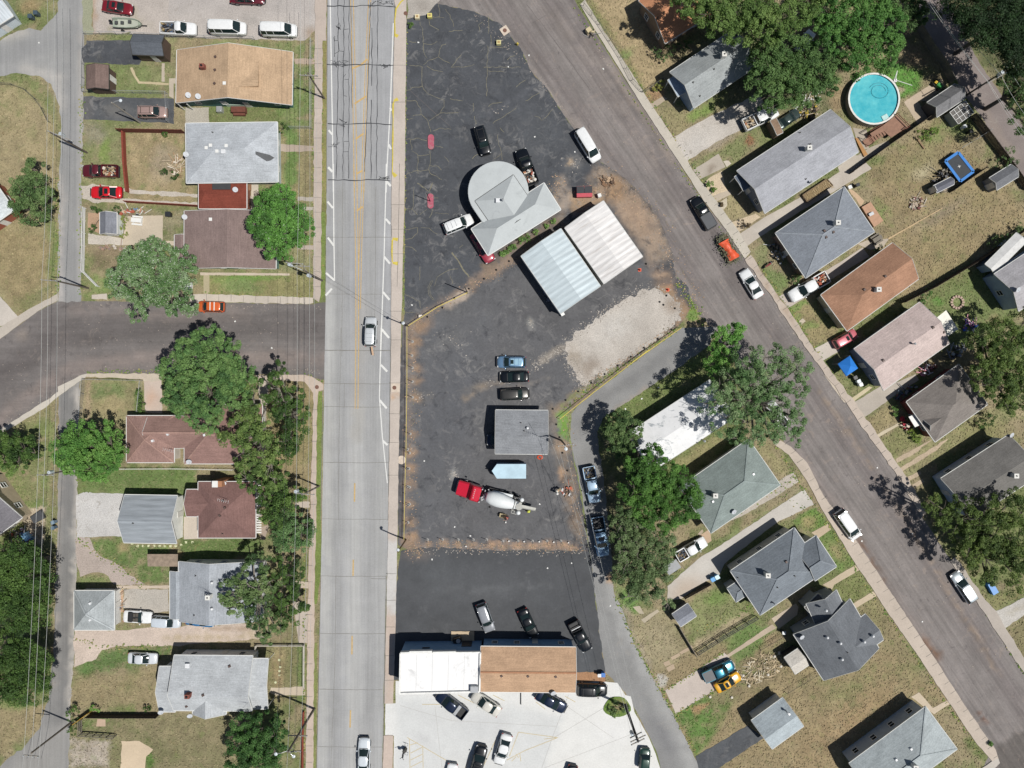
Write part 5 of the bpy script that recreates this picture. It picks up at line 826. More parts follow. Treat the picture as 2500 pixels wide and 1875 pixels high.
# round fronted grey building
t=thing('round_building','grey roofed building with a rounded drive-in canopy in the black parking lot','building',tuple(W((1245,520))[:2])+(0,));org=tuple(t.location)
GR=plain('grey_roof_coating','#c6cccd',.7,var=.07,scale=.4,fine=.06,stain=('#a9aeb0',.4,.56,.68,.5));hc=3.4
cc=W(C1(905,345),hc);rr=262/3.53/S*(H-hc)/H;pts=[]
for i in range(29): a=rad(215-i*222/28+0);pts.append((cc.x+rr*math.cos(a),cc.y+rr*math.sin(a)))
e1,e2=W(C1(1160,355),hc),W(C1(770,612),hc);pts=[p for p in pts if True]+[(e1.x,e1.y),(W(C1(1190,560),hc).x,W(C1(1190,560),hc).y),(e2.x,e2.y)]
m=MB();m.prism(pts,3.05,3.4);extra(t,org,'canopy',m,GR)
m=MB();m.prism([(cc.x+(p[0]-cc.x)*.99,cc.y+(p[1]-cc.y)*.99) for p in pts],3.4,3.48);o=extra(t,org,'canopy_roof',m,GR)
m=MB()
for a in (200,160,120,80,40): m.tube((cc.x+rr*.86*math.cos(rad(a)),cc.y+rr*.86*math.sin(rad(a)),0),(cc.x+rr*.86*math.cos(rad(a)),cc.y+rr*.86*math.sin(rad(a)),3.05),.14,n=10)
extra(t,org,'canopy_post',m,WHITE)
for q3,he,hr,h0,h1,wl in [(C1(1300,270,1445,500,845,940),3.3,5.2,3.3,3.3,1),(C1(1035,200,705,425,815,590,1160,355),3.6,4.6,0,0,0)]:
    if wl: r=Roof(rect(*q3,he),he,hr,h0,h1,.45);make_roof(r,GR,org,t,WHITE,ridgecap=None);make_walls(r,siding('#cfc3b2'),org,t,door=1);rs0=r
    else:
        q=[W(p,he) for p in q3];r=Roof([q[0],q[1],q[2]+(q[2]-q[1])*.6,q[3]+(q[3]-q[0])*.6],he,hr,2.6,0,.3) if 0 else None
# cross wing: ridge runs from the main ridge towards the canopy
he=3.55;a,b=W(C1(1035,200),he),W(C1(705,425),he);d=(a-b).normalized();nrm=Vector((d.y,-d.x,0));q=[a,b,b+nrm*6.6,a+nrm*6.6]
r=Roof(q,he,4.9,2.6,0,.3);ro=make_roof(r,GR,org,t,DARKTRIM,gutter=False);ro.name='wing_roof'
add_vents(t,[r],org,[('hatch',C1(903,425)),('flue',C1(945,425))])
# two metal buildings
house('metal_building','pale blue ribbed metal building nearest the gravel pad','metal building',[D([(1272,625),(1369,558),(1464,700)],3.2,4.0,col='',m=ribbed('blue_sheet','#d0dde2',rad(33.6),.9,None,.08),over=.1)],'#b9c4c9',wins=False,door=0)
house('metal_building','white ribbed metal building with rust streaks and a bright skylight panel','metal building',[D([(1379,556),(1473,490),(1566,629)],3.4,4.1,col='',m=ribbed('white_sheet','#efedeb',rad(33.6),.9,'#a79c93',.07),over=.1)],'#c4bdb2',[],wins=False,door=0)
house('office_building','small plain grey roofed office building in the middle of the lot','building',[D([(1338,1002),(1337,1109),(1209,1106)],3.0,3.9,col='#8b8e92',ridge=.6)],'#d6d3cb',[('turbine',C2(1157,1076)),('pipe',C2(1102,1032)),('pipe',C2(1130,1102)),('antenna',C2(1235,1140))],wins=True)
# --- right block
house('house','brown walled house with an orange tile coloured roof at the top right','house',[D([(1559,2),(1624,106),(1745,28)],3.4,5.4,col='#c08a68',over=.5)],'#8d7a68',[('pipe',R0(655,157))],door=None)
house('house','grey roofed house with one white chimney under the big yellow green tree','house',[D([(1635,176),(1694,264),(1848,163)],3.3,5.3,col='#9fa4a5',over=.5),D([(1630,196),(1655,236),(1680,222)],2.8,3.0,col='#a9b6c4',walls=0,posts=1)],'#8ea2bb',[('chimney',R0(1213,495)),('pipe',R0(1140,598)),('pipe',R0(960,712)),('pipe',R0(1018,830))],door=0)
house('house','long grey speckled roof house beside the round pool','house',[D([(1799,417),(1867,521),(2097,373)],3.2,5.0,col='#a6a8ae',over=.6,ridge=.5),D([(1793,432),(1815,466),(1835,452)],2.8,3.0,col='#6d7683',walls=0,posts=1)],'#7f8794',[('chimney',R0(1940,1292)),('pipe',R0(1880,1145)),('pipe',R0(1967,1243)),('pipe',R1(1930,133)),('flue',R1(1965,165))],door=0)
house('house','blue grey hip roof house with a white chimney and the wooden deck behind','house',[D([(1893,569),(1967,679),(2138,570)],3.2,5.4,5.0,6.0,'#868c94',over=.5)],'#8b7668',[('chimney',E1(578,520)),('darkcap',E1(486,578)),('darkcap',E1(563,588)),('darkcap',E1(500,632))],door=0,cap='#92989f')
house('house','rusty brown hip roof house behind the white pickup in the driveway','house',[D([(2004,720),(2068,808),(2240,677)],3.2,5.0,4.4,0,'#a58069',over=.45)],'#cabfa6',[('chimney',E1(925,1090)),('darkcap',E1(1010,970)),('darkcap',E1(830,1085))],door=0)
house('house','pinkish beige roofed house with the blue canopy tent in its front yard','house',[D([(2085,852),(2157,953),(2325,849)],3.2,4.9,col='#c3b3ae',over=.5)],'#7f8ba0',[('darkcap',E2(992,282)),('flue',E2(1245,140)),('darkcap',E1(1422,1410)),('darkcap',E1(1517,1450))],door=0)
t,rs,org=house('house','dark taupe hip roof house with red porch furniture and a white porch awning','house',[D([(2213,981),(2283,1079),(2415,993)],3.2,5.3,4.6,5.0,'#857f7a',over=.5),D([(2251,1022),(2272,1053),(2300,1033)],3.22,4.4,0,0,'#8a847f',walls=0)],'#8a4a44',[],door=0)
m=MB();q=[W(p,2.6) for p in E2(1212,768,1270,745,1322,835,1268,858)];m.prism([(a.x,a.y) for a in q],2.5,2.58);extra(t,org,'porch_awning',m,WHITE)
house('house','dark grey roofed house with a white chimney above the olive tree at the right edge','house',[D([(2297,1168),(2364,1272),(2530,1165)],3.5,5.2,col='#74726f',over=.5),D([(2352,1262),(2372,1236),(2395,1252)],3.1,3.9,col='#74726f',walls=0)],'#b5c5d8',[('chimney',E2(2098,1270)),('dish',E2(2080,920))],door=0)
house('house','pale house with a long light grey roof and blue white wall at the right edge','house',[D([(2427,669),(2487,760),(2640,655)],3.6,5.2,col='#aaa8ab',over=.4),D([(2405,645),(2428,668),(2520,606)],3.0,3.3,col='#d6d6d4',wins=False,m=plain('white_porch_roof','#dcdcda',.6,fine=.1))],'#a9bdd6',[('dish',E1(2135,1085))],door=None)
house('house','long house with a stained white roof half under the big willow','house',[D([(1530,1060),(1590,1152),(1795,1022)],3.0,4.0,col='',m=plain('stained_white_roof','#f4f5f6',.7,var=.06,scale=.8,fine=.12,stain=('#8c959c',.5,.54,.62,.75)),over=.3)],'#e6e6e2',[('flue',R2(1050,975)),('pipe',R2(995,990))],door=None)
house('house','green grey hip roof house with white square vents beside the dark green tree','house',[D([(1658,1190),(1736,1302),(1906,1185)],3.1,5.5,4.8,4.8,'#87928f',over=.45)],'#e2e0d6',[('chimney',R2(1137,1440)),('cap',R2(1480,1262)),('cap',R2(1130,1498)),('dish',R2(1303,1580))],door=2,cap='#8d9896')
house('house','blue grey speckled hip roof house with a small back porch roof','house',[D([(1783,1394),(1856,1502),(2014,1399)],3.9,6.3,5.0,5.0,'#7b8289',over=.45),D([(1940,1342),(1990,1418),(2043,1384)],3.88,5.8,0,4.2,'#7b8289',over=.45,wins=False),D(R3(1253,1010,1332,1130,1420,1080),2.9,3.5,1.2,0,'#7f868c',over=.2,wins=False)],'#b9b9b4',[('chimney',R3(1585,885)),('darkcap',R3(1763,783)),('pipe',R3(1835,903)),('pipe',R3(1687,1002)),('pipe',R3(1345,918)),('flue',R3(1655,1138))],door=2,cap='#858c93')
t,rs,org=house('house','dark grey cross gabled house with white round roof vents above the dry lawn','house',[D([(2011,1661),(2146,1583),(2075,1462),(1937,1549)],3.4,5.6,0,0,'#6f7378',over=.4),D([(2157,1562),(2113,1499),(2050,1540)],3.38,4.9,0,0,'#7b7f84',over=.4),D([(1968,1474),(2042,1440),(2068,1492)],3.42,4.8,0,0,'#777b80',over=.4),D([(1964,1483),(1991,1510),(2025,1478)],3.2,3.4,col='#75726e',over=.2,wins=False)],'#87909b',[('turbine',E4(505,530)),('turbine',E4(632,718)),('turbine',E4(618,580)),('turbine',E4(495,298)),('turbine',E4(897,518)),('turbine',E4(823,567)),('pipe',E4(682,660)),('dish',E4(280,520))],door=None)
house('shed','small cream roofed shed tucked behind the dark grey cross gabled house','shed',[D(E4(260,628,355,770,232,848),2.1,2.7,col='#c9c4bb',over=.15)],'#2e3033',[],wins=False,door=2)
house('shed','blue grey roofed shed by the curved alley below the parked truck with scrap','shed',[D(R3(915,1140,990,1250,852,1340),2.2,2.8,col='#8a8e97',over=.15)],'#4b4c50',[],wins=False,door=2)
house('garage','pale grey gabled garage at the end of the black driveway','garage',[D([(1911,1703),(1962,1773),(1883,1826)],2.8,4.2,col='#a9b3b8',over=.35)],'#dfe1e0',[('flue',R4(1760,1165)),('cap',R4(1787,1193))],wins=False,door=2)
house('house','pale grey roofed house with white walls at the bottom right corner','house',[D([(2337,1829),(2260,1725),(2065,1853)],3.6,5.7,5.6,0,'#a7afb1',over=.4)],'#b4bfcb',[('cap',E4(1232,1495)),('cap',E4(1103,1587)),('chimney',E4(1240,1625))],door=None,cap='#a3abad')
house('shed','barrel roofed grey shed beside the pool patio and the slatted frame','shed',[D(E0(1612,722,1697,850,1450,1002),2.0,3.2,col='#7e7e80',over=.1)],'#4a4a4c',[],wins=False,door=None)
house('shed','small grey shed with a dark gable front near the trampoline','shed',[D(E1(2095,5,2160,110,1965,215),2.0,2.7,col='#75777b',over=.1)],'#8a8c90',[],wins=False,door=2)
house('playhouse','dark grey playhouse standing against the blue trampoline','playhouse',[D(E1(1425,190,1455,250,1600,165),1.7,2.1,col='#6d6f78',over=.05)],'#55565c',[],wins=False,door=0)
house('car_shelter','narrow pale brown lean-to beside the parked green sedan','shelter',[D(R0(1625,1040,1685,1165,1735,1140),2.2,2.3,col='#8d7866',over=.05)],'#7c6c5c',[],wins=False,door=None)

# ------------------------------------------------------------------ vehicles
CGLASS=glassy('car_glass',(.012,.022,.022),.08);TYRE=plain('tyre','#1c1d1e',.85);RIM=plain('rim','#9a9ca0',.35,.6);HLAMP=plain('headlight_lens','#e8eaea',.2,.1);TLAMP=plain('tail_light_lens','#a82222',.3);BPLAST=plain('black_plastic','#2b2c2e',.6);SEATS=plain('car_seats','#5a544c',.8)
# length, width, height, z hood, z belt, x (from rear 0 to front 1): rear glass base, roof rear, roof front, windscreen base ; rear deck z
CT={
 'sedan': (4.8,1.82,1.45,.86,.94,.15,.30,.55,.72,.98,'deck'),'coupe': (4.6,1.82,1.34,.80,.88,.12,.32,.52,.70,.92,'deck'),'hatch': (4.4,1.78,1.5,.88,.95,.015,.10,.58,.76,.95,''),
 'suv': (4.75,1.9,1.78,1.05,1.12,.015,.07,.60,.75,1.1,''),'van': (5.6,2.0,2.05,1.1,1.2,.005,.03,.70,.84,1.2,''),'minivan': (5.0,1.95,1.78,.98,1.05,.012,.06,.66,.85,1.05,''),
 'pickup': (5.7,2.0,1.85,1.1,1.18,.44,.47,.62,.74,1.2,'bed'),'crew': (5.8,2.0,1.88,1.1,1.18,.34,.375,.62,.745,1.2,'bed'),'convertible': (4.4,1.86,1.2,.82,.88,.20,.34,.36,.66,.92,'open'),'jeep': (4.3,1.8,1.75,1.05,1.1,.30,.34,.58,.68,1.05,'bed')}
def car_template(kind):
    Lc,Wc,Hc,zh,zb,rb,rr,rf,wb,zd,style=CT[kind];hw=Wc/2;X=lambda t: (t-.5)*Lc
    P={}
    def sec(x,w,zt,zl=.24,crown=.04):
        w2=w*.97;return [(x,-w*.88,zl),(x,-w,zl+.22),(x,-w,zt-.26),(x,-w2,zt-.10),(x,-w*.86,zt-.015),(x,-w*.45,zt+crown*.8),(x,0,zt+crown),(x,w*.45,zt+crown*.8),(x,w*.86,zt-.015),(x,w2,zt-.10),(x,w,zt-.26),(x,w,zl+.22),(x,w*.88,zl)]
    bx=style=='bed';m=MB();fx=[(.0,.70,zd-.28),(.010,.84,zd-.14),(.032,.93,zd-.04),(.09,.985,zd),(.20,1.0,zb),(.5,1.0,zb),(wb-.04,1.0,zb),(wb+.02,.99,zh+.05),(.86,.98,zh-.02),(.92,.945,zh-.07),(.96,.86,zh-.15),(.985,.72,zh-.28),(1.0,.5,zh-.42)]
    if kind in ('van','suv','minivan','jeep','pickup','crew'): fx[-3:]=[(.965,.89,zh-.14),(.988,.79,zh-.26),(1.0,.66,zh-.4)]
    if bx:  # front half only,bed separately
        x0=rb-.012;fx=[(x0,1.0,zb)]+[f for f in fx if f[0]>x0+.02]
    m.loft([sec(X(t),hw*w,z) for t,w,z in fx]);P['body']=m
    if bx:
        b=MB();x0,x1=X(0.0),X(rb-.014);zt=zb+.04;wl=.09
        for sgn in (-1,1):
            b.loft([[(x,sgn*hw*.88,.5),(x,sgn*hw*k,.52),(x,sgn*hw*k,zt-.1),(x,sgn*(hw*k-.02),zt),(x,sgn*(hw-.16),zt),(x,sgn*(hw-.17),.62)] if sgn<0 else [(x,sgn*hw*.88,.5),(x,sgn*(hw-.17),.62),(x,sgn*(hw-.16),zt),(x,sgn*(hw*k-.02),zt),(x,sgn*hw*k,zt-.1),(x,sgn*hw*k,.52)] for x,k in ((x0+.03,.975),(x0+.5,1.0),(x1,1.0))])
        b.box(((x0+.06),0,(zt+.55)/2),(.09,Wc-.12,zt-.55));b.box((x1-.04,0,(zt+.6)/2),(.07,Wc-.1,zt-.6));P['bed_side']=b
        f=MB();f.box(((x0+x1)/2,0,.66),(x1-x0-.16,Wc-.3,.05));f.box((x0-.02,0,.48),(.16,Wc-.2,.16));P['cargo_bed']=f
    # glasshouse
    g=MB();zr=Hc-.06;tw=hw*.74;bw=hw*.93;zl=zb-.03
    def gs(x,w,z): return (X(x),w,z)
    if style=='open':
        g.add([gs(wb,-bw,zl),gs(wb,bw,zl),gs(wb-.09,tw,Hc),gs(wb-.09,-tw,Hc),gs(wb+.005,-bw,zl),gs(wb+.005,bw,zl),gs(wb-.085,tw,Hc),gs(wb-.085,-tw,Hc)],[(3,2,1,0),(4,5,6,7),(0,1,5,4),(2,3,7,6)])
    else:
        lo=[gs(rb,-bw*.93,zl),gs(rr+.02,-bw,zl),gs(wb-.06,-bw,zl),gs(wb,-bw*.82,zl),gs(wb+.022,0,zl),gs(wb,bw*.82,zl),gs(wb-.06,bw,zl),gs(rr+.02,bw,zl),gs(rb,bw*.93,zl)]
        hi=[gs(rr,-tw*.96,zr),gs(rr+.03,-tw,zr),gs(rf-.03,-tw,zr),gs(rf,-tw*.9,zr),gs(rf+.014,0,zr),gs(rf,tw*.9,zr),gs(rf-.03,tw,zr),gs(rr+.03,tw,zr),gs(rr,tw*.96,zr)]
        g.loft([lo,hi])
    P['windows']=g
    if style != 'open':
        r=MB();rings=[]
        for t,k,dz in ((rr-.008,.80,-.03),(rr+.01,.95,.015),(rr+.06,1.03,.05),((rr+rf)/2,1.05,.07),(rf-.05,1.03,.05),(rf+.0,.95,.01),(rf+.012,.84,-.03)):
            w=tw*k;rings.append([(X(t),-w,zr+dz-.05),(X(t),-w*.93,zr+dz-.005),(X(t),-w*.5,zr+dz+.02),(X(t),w*.5,zr+dz+.02),(X(t),w*.93,zr+dz-.005),(X(t),w,zr+dz-.05)])
        r.loft(rings)
        for sy in (-1,1):
            r.tube(gs(wb-.01,sy*bw*.9,zl),gs(rf,sy*tw*.93,zr),.045,n=6);r.tube(gs(rb+.01,sy*bw*.92,zl),gs(rr,sy*tw*.96,zr),.06,n=6);mid=(rf+rr)/2+(.02 if not bx else 0)
            if rf-rr>.2: r.tube(gs(mid,sy*(bw+.005),zl),gs(mid,sy*(tw+.01),zr),.04,n=6)
            if kind in ('van','suv','minivan'): r.tube(gs((mid+rr)/2-.02,sy*(bw+.005),zl),gs((mid+rr)/2-.02,sy*(tw+.01),zr),.05,n=6)
        P['roof']=r
    else:
        s=MB();s.box((X((rb+wb)/2-.02),0,zb+.015),((wb-rb)*Lc*.82,Wc*.76,.05));P['seat_well']=s
        s=MB()
        for y in (-.38,.38): s.box((X(.42),y,zb+.1),(.3,.5,.3));s.box((X(.48),y,zb+.04),(.5,.5,.1))
        P['seats']=s;s=MB();s.loft([[(X(t),-w,z),(X(t),-w*.8,z+.12),(X(t),w*.8,z+.12),(X(t),w,z)] for t,w,z in ((rb-.02,bw*.9,zb-.02),(rb+.05,bw*.93,zb+.03),(rr,bw*.9,zb+.05))]);P['folded_top']=s
    tp=bpy.data.objects.new(kind,None);COL.objects.link(tp)
    mats={'body': 0,'roof': 0,'bed_side': 0,'windows': CGLASS,'cargo_bed': BPLAST,'seat_well': BPLAST,'seats': SEATS,'folded_top': BPLAST}
    for k,mb in P.items():
        o=mb.build(k,mats[k] or WHITE,tp,smooth=k in ('body','roof','windows'),angle=38)
    for x in (.185,.815):
        for sy in (-1,1):
            m=MB();m.tube((0,-.11,0),(0,.11,0),.34,n=18);w=m.build('wheel',TYRE,tp);w.location=(X(x),sy*(hw-.10),.34);q=MB();q.tube((0,sy*.10,0),(0,sy*.125,0),.21,n=14);q.build('rim',RIM,w)
    for sy in (-1,1):
        m=MB();m.box((X(.962),sy*hw*.72,zh-.24),(.16,.30,.14),sy*-.25);m.build('headlight',HLAMP,tp)
        m=MB();m.box((X(.012),sy*hw*.80,zd-.22),(.09,.22,.18));m.build('tail_light',TLAMP,tp)
        m=MB();m.ball((X(wb-.05),sy*(hw+.10),zb+.07),.11,8,6,sz=.8);m.build('mirror',WHITE,tp)
    for x,k in ((.998,.72),(.002,.8)): m=MB();m.box((X(x),0,.48),(.1,Wc*k,.18));m.build('bumper',BPLAST,tp)
    m=MB();m.box((X(wb+.015),0,zb+.01),(.07,Wc*.72,.03));m.build('wiper_cowl',BPLAST,tp)
    return tp
_cars={};_extras=set()
def vehicle(kind,name,label,cat,rear,front,pt,group=None,extra_=(),width=1.0,hcen=.9,two=None):
    """rear, front: photo pixels of the bumpers"""
    first=kind not in _cars
    if first: _cars[kind]=car_template(kind)
    if first: o=_cars[kind];o.name=name
    else:
        o=_cars[kind].copy();COL.objects.link(o);o.name=name
        for ch in list(_cars[kind].children):
            if ch.name not in _extras: copy_tree(ch,o)
    tag(o,label,cat,group);base={c.name for c in o.children}
    a,b=W(rear,hcen),W(front,hcen);c=(a+b)/2;d=b-a;Lc=d.length;s=Lc/CT[kind][0]
    o.location=(c.x,c.y,.02);o.rotation_euler=(0,0,math.atan2(d.y,d.x));sw=min(1.08,max(.92,s))*width;o.scale=(s,sw,min(1.08,max(.94,s)))
    pm=paint(*pt) if isinstance(pt,tuple) else pt;p2=paint(*two) if two else pm
    for ch in o.children:
        k=ch.name.split('.')[0]
        if k in ('body','roof','bed_side','mirror'):
            ch.material_slots[0].link='OBJECT';ch.material_slots[0].material=p2 if k=='roof' and two else pm
    L_,W_,H_,zh,zb,rb,rr,rf,wb,zd,st=CT[kind];X=lambda t: (t-.5)*L_
    for e in extra_:
        m=MB()
        if e=='rack':
            for y in (-.52,.52): m.bar((X(rr+.05),y,H_+.05),(X(rf-.03),y,H_+.05),.05,.06)
            for x in (rr+.12,rf-.1): m.bar((X(x),-.52,H_+.09),(X(x),.52,H_+.09),.06,.05)
            m.build('roof_rack',BPLAST,o)
        elif e=='whiterack':
            for x in (rr+.19,rf-.14): m.bar((X(x),-.68,H_+.1),(X(x),.68,H_+.1),.14,.05)
            m.build('roof_rack',WHITE,o)
        elif e=='sunroof': m.box((X(rf-.10),0,H_-.005+.02),(.5,.8,.05));m.build('sunroof',CGLASS,o)
        elif e=='pano':
            for k in range(3): m.box((X(rf-.11-k*.135),0,H_+.022),(.52,.95,.04))
            m.build('roof_panels',plain('blue_glass_roof','#9fc4d8',.15,coat=.5),o)
            n=MB();n.box((X(rf-.1),0,H_+.032),(.45,.6,.04));n.build('sunroof',CGLASS,o)
        elif e=='roofbox':
            for k in range(3): m.bar((X(rr+.08+k*.14),-.5,H_+.05),(X(rr+.08+k*.14),.5,H_+.05),.05,.04)
            m.build('roof_rack',METALG,o)
        elif e in ('junk','scrap','wood'):
            rnd=random.Random(int(rear[0]));cols={'junk': ['#d8cfc2','#c98f6a','#e6e6e2','#8d8276','#b35b44'],'scrap': ['#55585c','#7a6a5a','#a89468','#4d5f76','#9a9a9a'],'wood': ['#c9b18c','#dfd6c6','#8d7a5e','#b9a98f','#a06a4a']}[e]
            ms=[plain('load_'+c[1:],c,.8) for c in cols]
            for k in range(34):
                x=rnd.uniform(X(.05),X(rb-.05));y=rnd.uniform(-.7,.7);z=rnd.uniform(.75,1.15)
                if rnd.random()<.5: m.box((x,y,z),(rnd.uniform(.15,.5),rnd.uniform(.1,.4),rnd.uniform(.05,.25)),rnd.uniform(0,3),rnd.randrange(5))
                else: m.tube((x,y,z),(max(X(.04),min(X(rb-.04),x+rnd.uniform(-.9,.9))),max(-.8,min(.8,y+rnd.uniform(-.5,.5))),z+rnd.uniform(-.1,.15)),rnd.uniform(.03,.08),n=6,m=rnd.randrange(5))
            m.build('cargo',ms,o)['kind']='stuff'
        elif e=='tonneau': m.box((X(rb/2),0,zb+.045),(rb*L_*.93,W_-.22,.05));m.build('bed_cover',plain('bed_cover_dark','#4a4d52',.5),o)
        elif e=='toolbox': m.box((X(rb-.06),0,zb+.03),(.5,W_-.22,.2));m.build('toolbox',METALG,o)
        elif e=='tread':
            m.box((X(.2),0,zb+.06),(.1,W_-.3,.08));m.build('light_bar',METALG,o)
        elif e=='backglass': m.box((X(rr+.04),0,H_+.005),(.9,W_*.55,.03));m.build('rear_window',CGLASS,o)
    _extras.update(c.name for c in o.children if c.name not in base)
    return o
SLV,WHT_,BLK=('silver','#ccd2d6',.4),('white','#f8fafa',0.0),('black','#13171c',.2)
NAVY=('navy','#22304a',.4);LBLUE=('light_blue','#8fb1cf',.3)
def V(*a, **k): return vehicle(*a, **k)
V('sedan','parked_car','dark red sedan parked nose right beside the small boat','car',L0(878,42),L0(1138,78),('dark_red','#8f2430',.2),extra_=['sunroof'])
V('pickup','pickup_truck','white pickup with clutter in its bed, left of two white vans','pickup truck',L0(1383,243),L0(1690,250),WHT_,extra_=['scrap'],width=1.0)
V('van','passenger_van','white passenger van with side windows between the white pickup and cargo van','van',L0(1808,238),L0(2120,245),WHT_)
V('van','cargo_van','white cargo van nearest the main road in the gravel lot','van',M0(488,255),M0(792,262),WHT_)
V('sedan','parked_car','dark maroon car cut by the top edge of the gravel lot','car',(561,-8),(646,-6),('maroon','#6f2030',.2))
V('suv','parked_suv','pinkish beige station wagon under the lamp post on the black driveway','car',L0(1190,965),L0(1436,965),('rose_beige','#c4a79e',.3),extra_=['rack'])
V('pickup','pickup_truck','maroon pickup with a cluttered bed beside the left alley','pickup truck',L0(1015,1476),L0(707,1472),('maroon2','#6b2530',.2),extra_=['wood'])
V('coupe','parked_car','bright red coupe with a dark sunroof on the gravel drive','car',L1(1045,245),L1(770,242),('bright_red','#e0202c',.0),extra_=['sunroof'])
V('hatch','parked_car','orange hatchback with white roof bars on the dark side street','car',L1(1930,1233),L1(1695,1228),('orange','#e8713c',.1),extra_=['whiterack'])
V('suv','moving_suv','silver sport utility car driving up the main road with a board behind','car',M1(1425,1575),M1(1432,1320),('bright_silver','#e4e9ec',.2),extra_=['roofbox'])
V('sedan','moving_car','white sedan on the main road at the bottom edge','car',(887,1893),M4(1374,1402),('bluewhite','#e6eef4',.1))
V('suv','parked_suv','black sport utility car parked alone above the round grey canopy','car',C0(735,1088),C0(802,1332),BLK,extra_=['rack'])
V('pickup','pickup_truck','black pickup with junk in the bed beside the round grey canopy','pickup truck',C0(1205,1585),C0(1095,1285),BLK,extra_=['junk'])
V('van','passenger_van','white van parked at the edge of the diagonal street above the dirt','van',C0(1598,1125),C0(1757,1385),WHT_)
V('suv','parked_suv','white sport utility car touching the shadow of the round building','car',C1(438,675),C1(685,575),WHT_,extra_=['roofbox'])
V('sedan','parked_car','red nosed car hidden in the shadow beside the round building','car',C1(700,700),C1(845,950),('shadow_red','#a83c4c',.1))
V('hatch','parked_wagon','light blue station wagon with a glass roof, topmost of three cars in line','car',C2(1145,508),C2(893,508),('steel_blue','#7fa5c8',.4),extra_=['pano'])
V('sedan','parked_car','glossy black rounded sedan, middle of the three cars in line','car',C2(1168,632),C2(917,640),BLK)
V('suv','parked_suv','dark grey sport utility car, lowest of the three cars in line','car',C2(922,792),C2(1175,778),('graphite','#4a4946',.4))
V('minivan','parked_van','dark blue van backed against the left wall of the small office building','van',C2(1060,1180),C2(803,1180),NAVY)
V('crew','pickup_truck','pale blue pickup with a loaded bed on the curved alley, nearer the pole','pickup truck',C3(1680,207),C3(1742,522),('pale_blue','#a9c4dc',.2),extra_=['scrap'])
V('crew','pickup_truck','blue grey crew cab pickup on the curved alley below the loaded pickup','pickup truck',C3(1757,640),C3(1812,984),LBLUE,extra_=['sunroof'])
V('suv','parked_suv','grey wagon with a pale roof, left of three cars on the lower black lot','car',C4(752,242),C4(838,486),('pale_grey','#a9adb3',.3))
V('sedan','parked_car','black sedan, middle of three cars on the lower black lot','car',C4(1108,295),C4(1218,532),BLK)
V('jeep','parked_jeep','black open backed jeep, right of three cars on the lower black lot','jeep',C4(1548,400),C4(1678,650),BLK,extra_=['tread'])
V('suv','parked_suv','black sport utility car at the right end of the tan roofed shop','car',C4(1580,982),C4(1845,992),BLK,extra_=['rack'])
V('crew','pickup_truck','dark blue pickup half under the white shop roof edge','pickup truck',C4(622,1205),C4(378,1022),NAVY,extra_=['toolbox'])
V('sedan','parked_car','cream white sedan parked at the shop between the blue pickup and black sedan','car',C4(915,1185),C4(680,1030),('cream','#e9e6dc',.1))
V('sedan','parked_car','dark navy sedan in front of the tan roofed half of the shop','car',C4(1238,1020),C4(1490,1160),NAVY)
V('sedan','parked_car','white sedan with dark windows standing among the faded yellow bays','car',C4(985,1372),C4(905,1635),WHT_)
V('suv','parked_suv','black sport utility car at the bottom edge left of the white sedan','car',(1157,1902),C4(768,1468),BLK,extra_=['rack'])
V('sedan','parked_car','white car showing only its rear end at the bottom edge of the lot','car',(1106,1866),(1096,1936),WHT_)
V('sedan','parked_car','dark car barely showing at the bottom edge right of the white sedan','car',(1400,1870),(1384,1938),BLK)
V('suv','parked_suv','dark green car beside the dirt strip at the bottom right of the concrete lot','car',(1572,1880),R4(552,1492),('dark_green','#2c4a40',.2))
V('crew','pickup_truck','white pickup with a bed full of rubbish on the gravel drive','pickup truck',R0(1395,1085),R0(1690,945),WHT_,extra_=['wood'])
V('sedan','parked_car','dark green grey sedan boxed in behind the long speckled roof house','car',R0(1695,1085),R0(1878,955),('green_grey','#4b5b5a',.4))
V('pickup','pickup_truck','dark pickup with a covered bed at the kerb of the diagonal street','pickup truck',R1(1125,550),R1(970,290),BLK,extra_=['tonneau'])
V('coupe','parked_car','white coupe at the kerb below the orange tarpaulin trailer','car',R1(1535,1150),R1(1395,915),WHT_)
V('crew','pickup_truck','white pickup with orange clutter in the driveway between two houses','pickup truck',R1(2115,970),R1(1795,1155),WHT_,extra_=['junk'])
V('suv','parked_suv','coral red sport utility car in the driveway beside the pinkish roofed house','car',E2(572,150),E2(765,40),('coral','#e07a84',.2),extra_=['sunroof'])
V('minivan','parked_minivan','white minivan at the left kerb of the diagonal street','van',E3(605,345),E3(772,582),WHT_)
V('hatch','parked_car','pale silver hatchback at the right kerb of the diagonal street','car',E3(1775,1130),E3(1610,880),('pale_silver','#d9e3e8',.3))
V('crew','pickup_truck','white pickup with scrap in its bed by the gravel drive under the willow','pickup truck',R3(820,745),R3(1072,600),WHT_,extra_=['scrap'])
V('crew','pickup_truck','metallic teal pickup parked against the yellow sports car','pickup truck',R4(1050,885),R4(1312,765),('teal','#2d7c94',.5),extra_=['tonneau'])
V('coupe','sports_car','yellow sports car with a black rear window beside the teal pickup','car',R4(1158,985),R4(1372,862),('yellow','#f5b82e',.0),extra_=['sunroof'],width=.95)
V('convertible','convertible_car','white open topped convertible on the gravel behind the pyramid roofed garage','car',L4(1060,352),L4(1308,368),WHT_)
V('suv','parked_suv','white sport utility car nose to tail with the white convertible','car',L4(1308,392),L4(1553,408),('offwhite_blue','#dfe8f0',.1))
V('sedan','parked_car','blue car mostly hidden under the grey roof eave','car',(452,1512),(522,1521),('mid_blue','#4a86b8',.3))
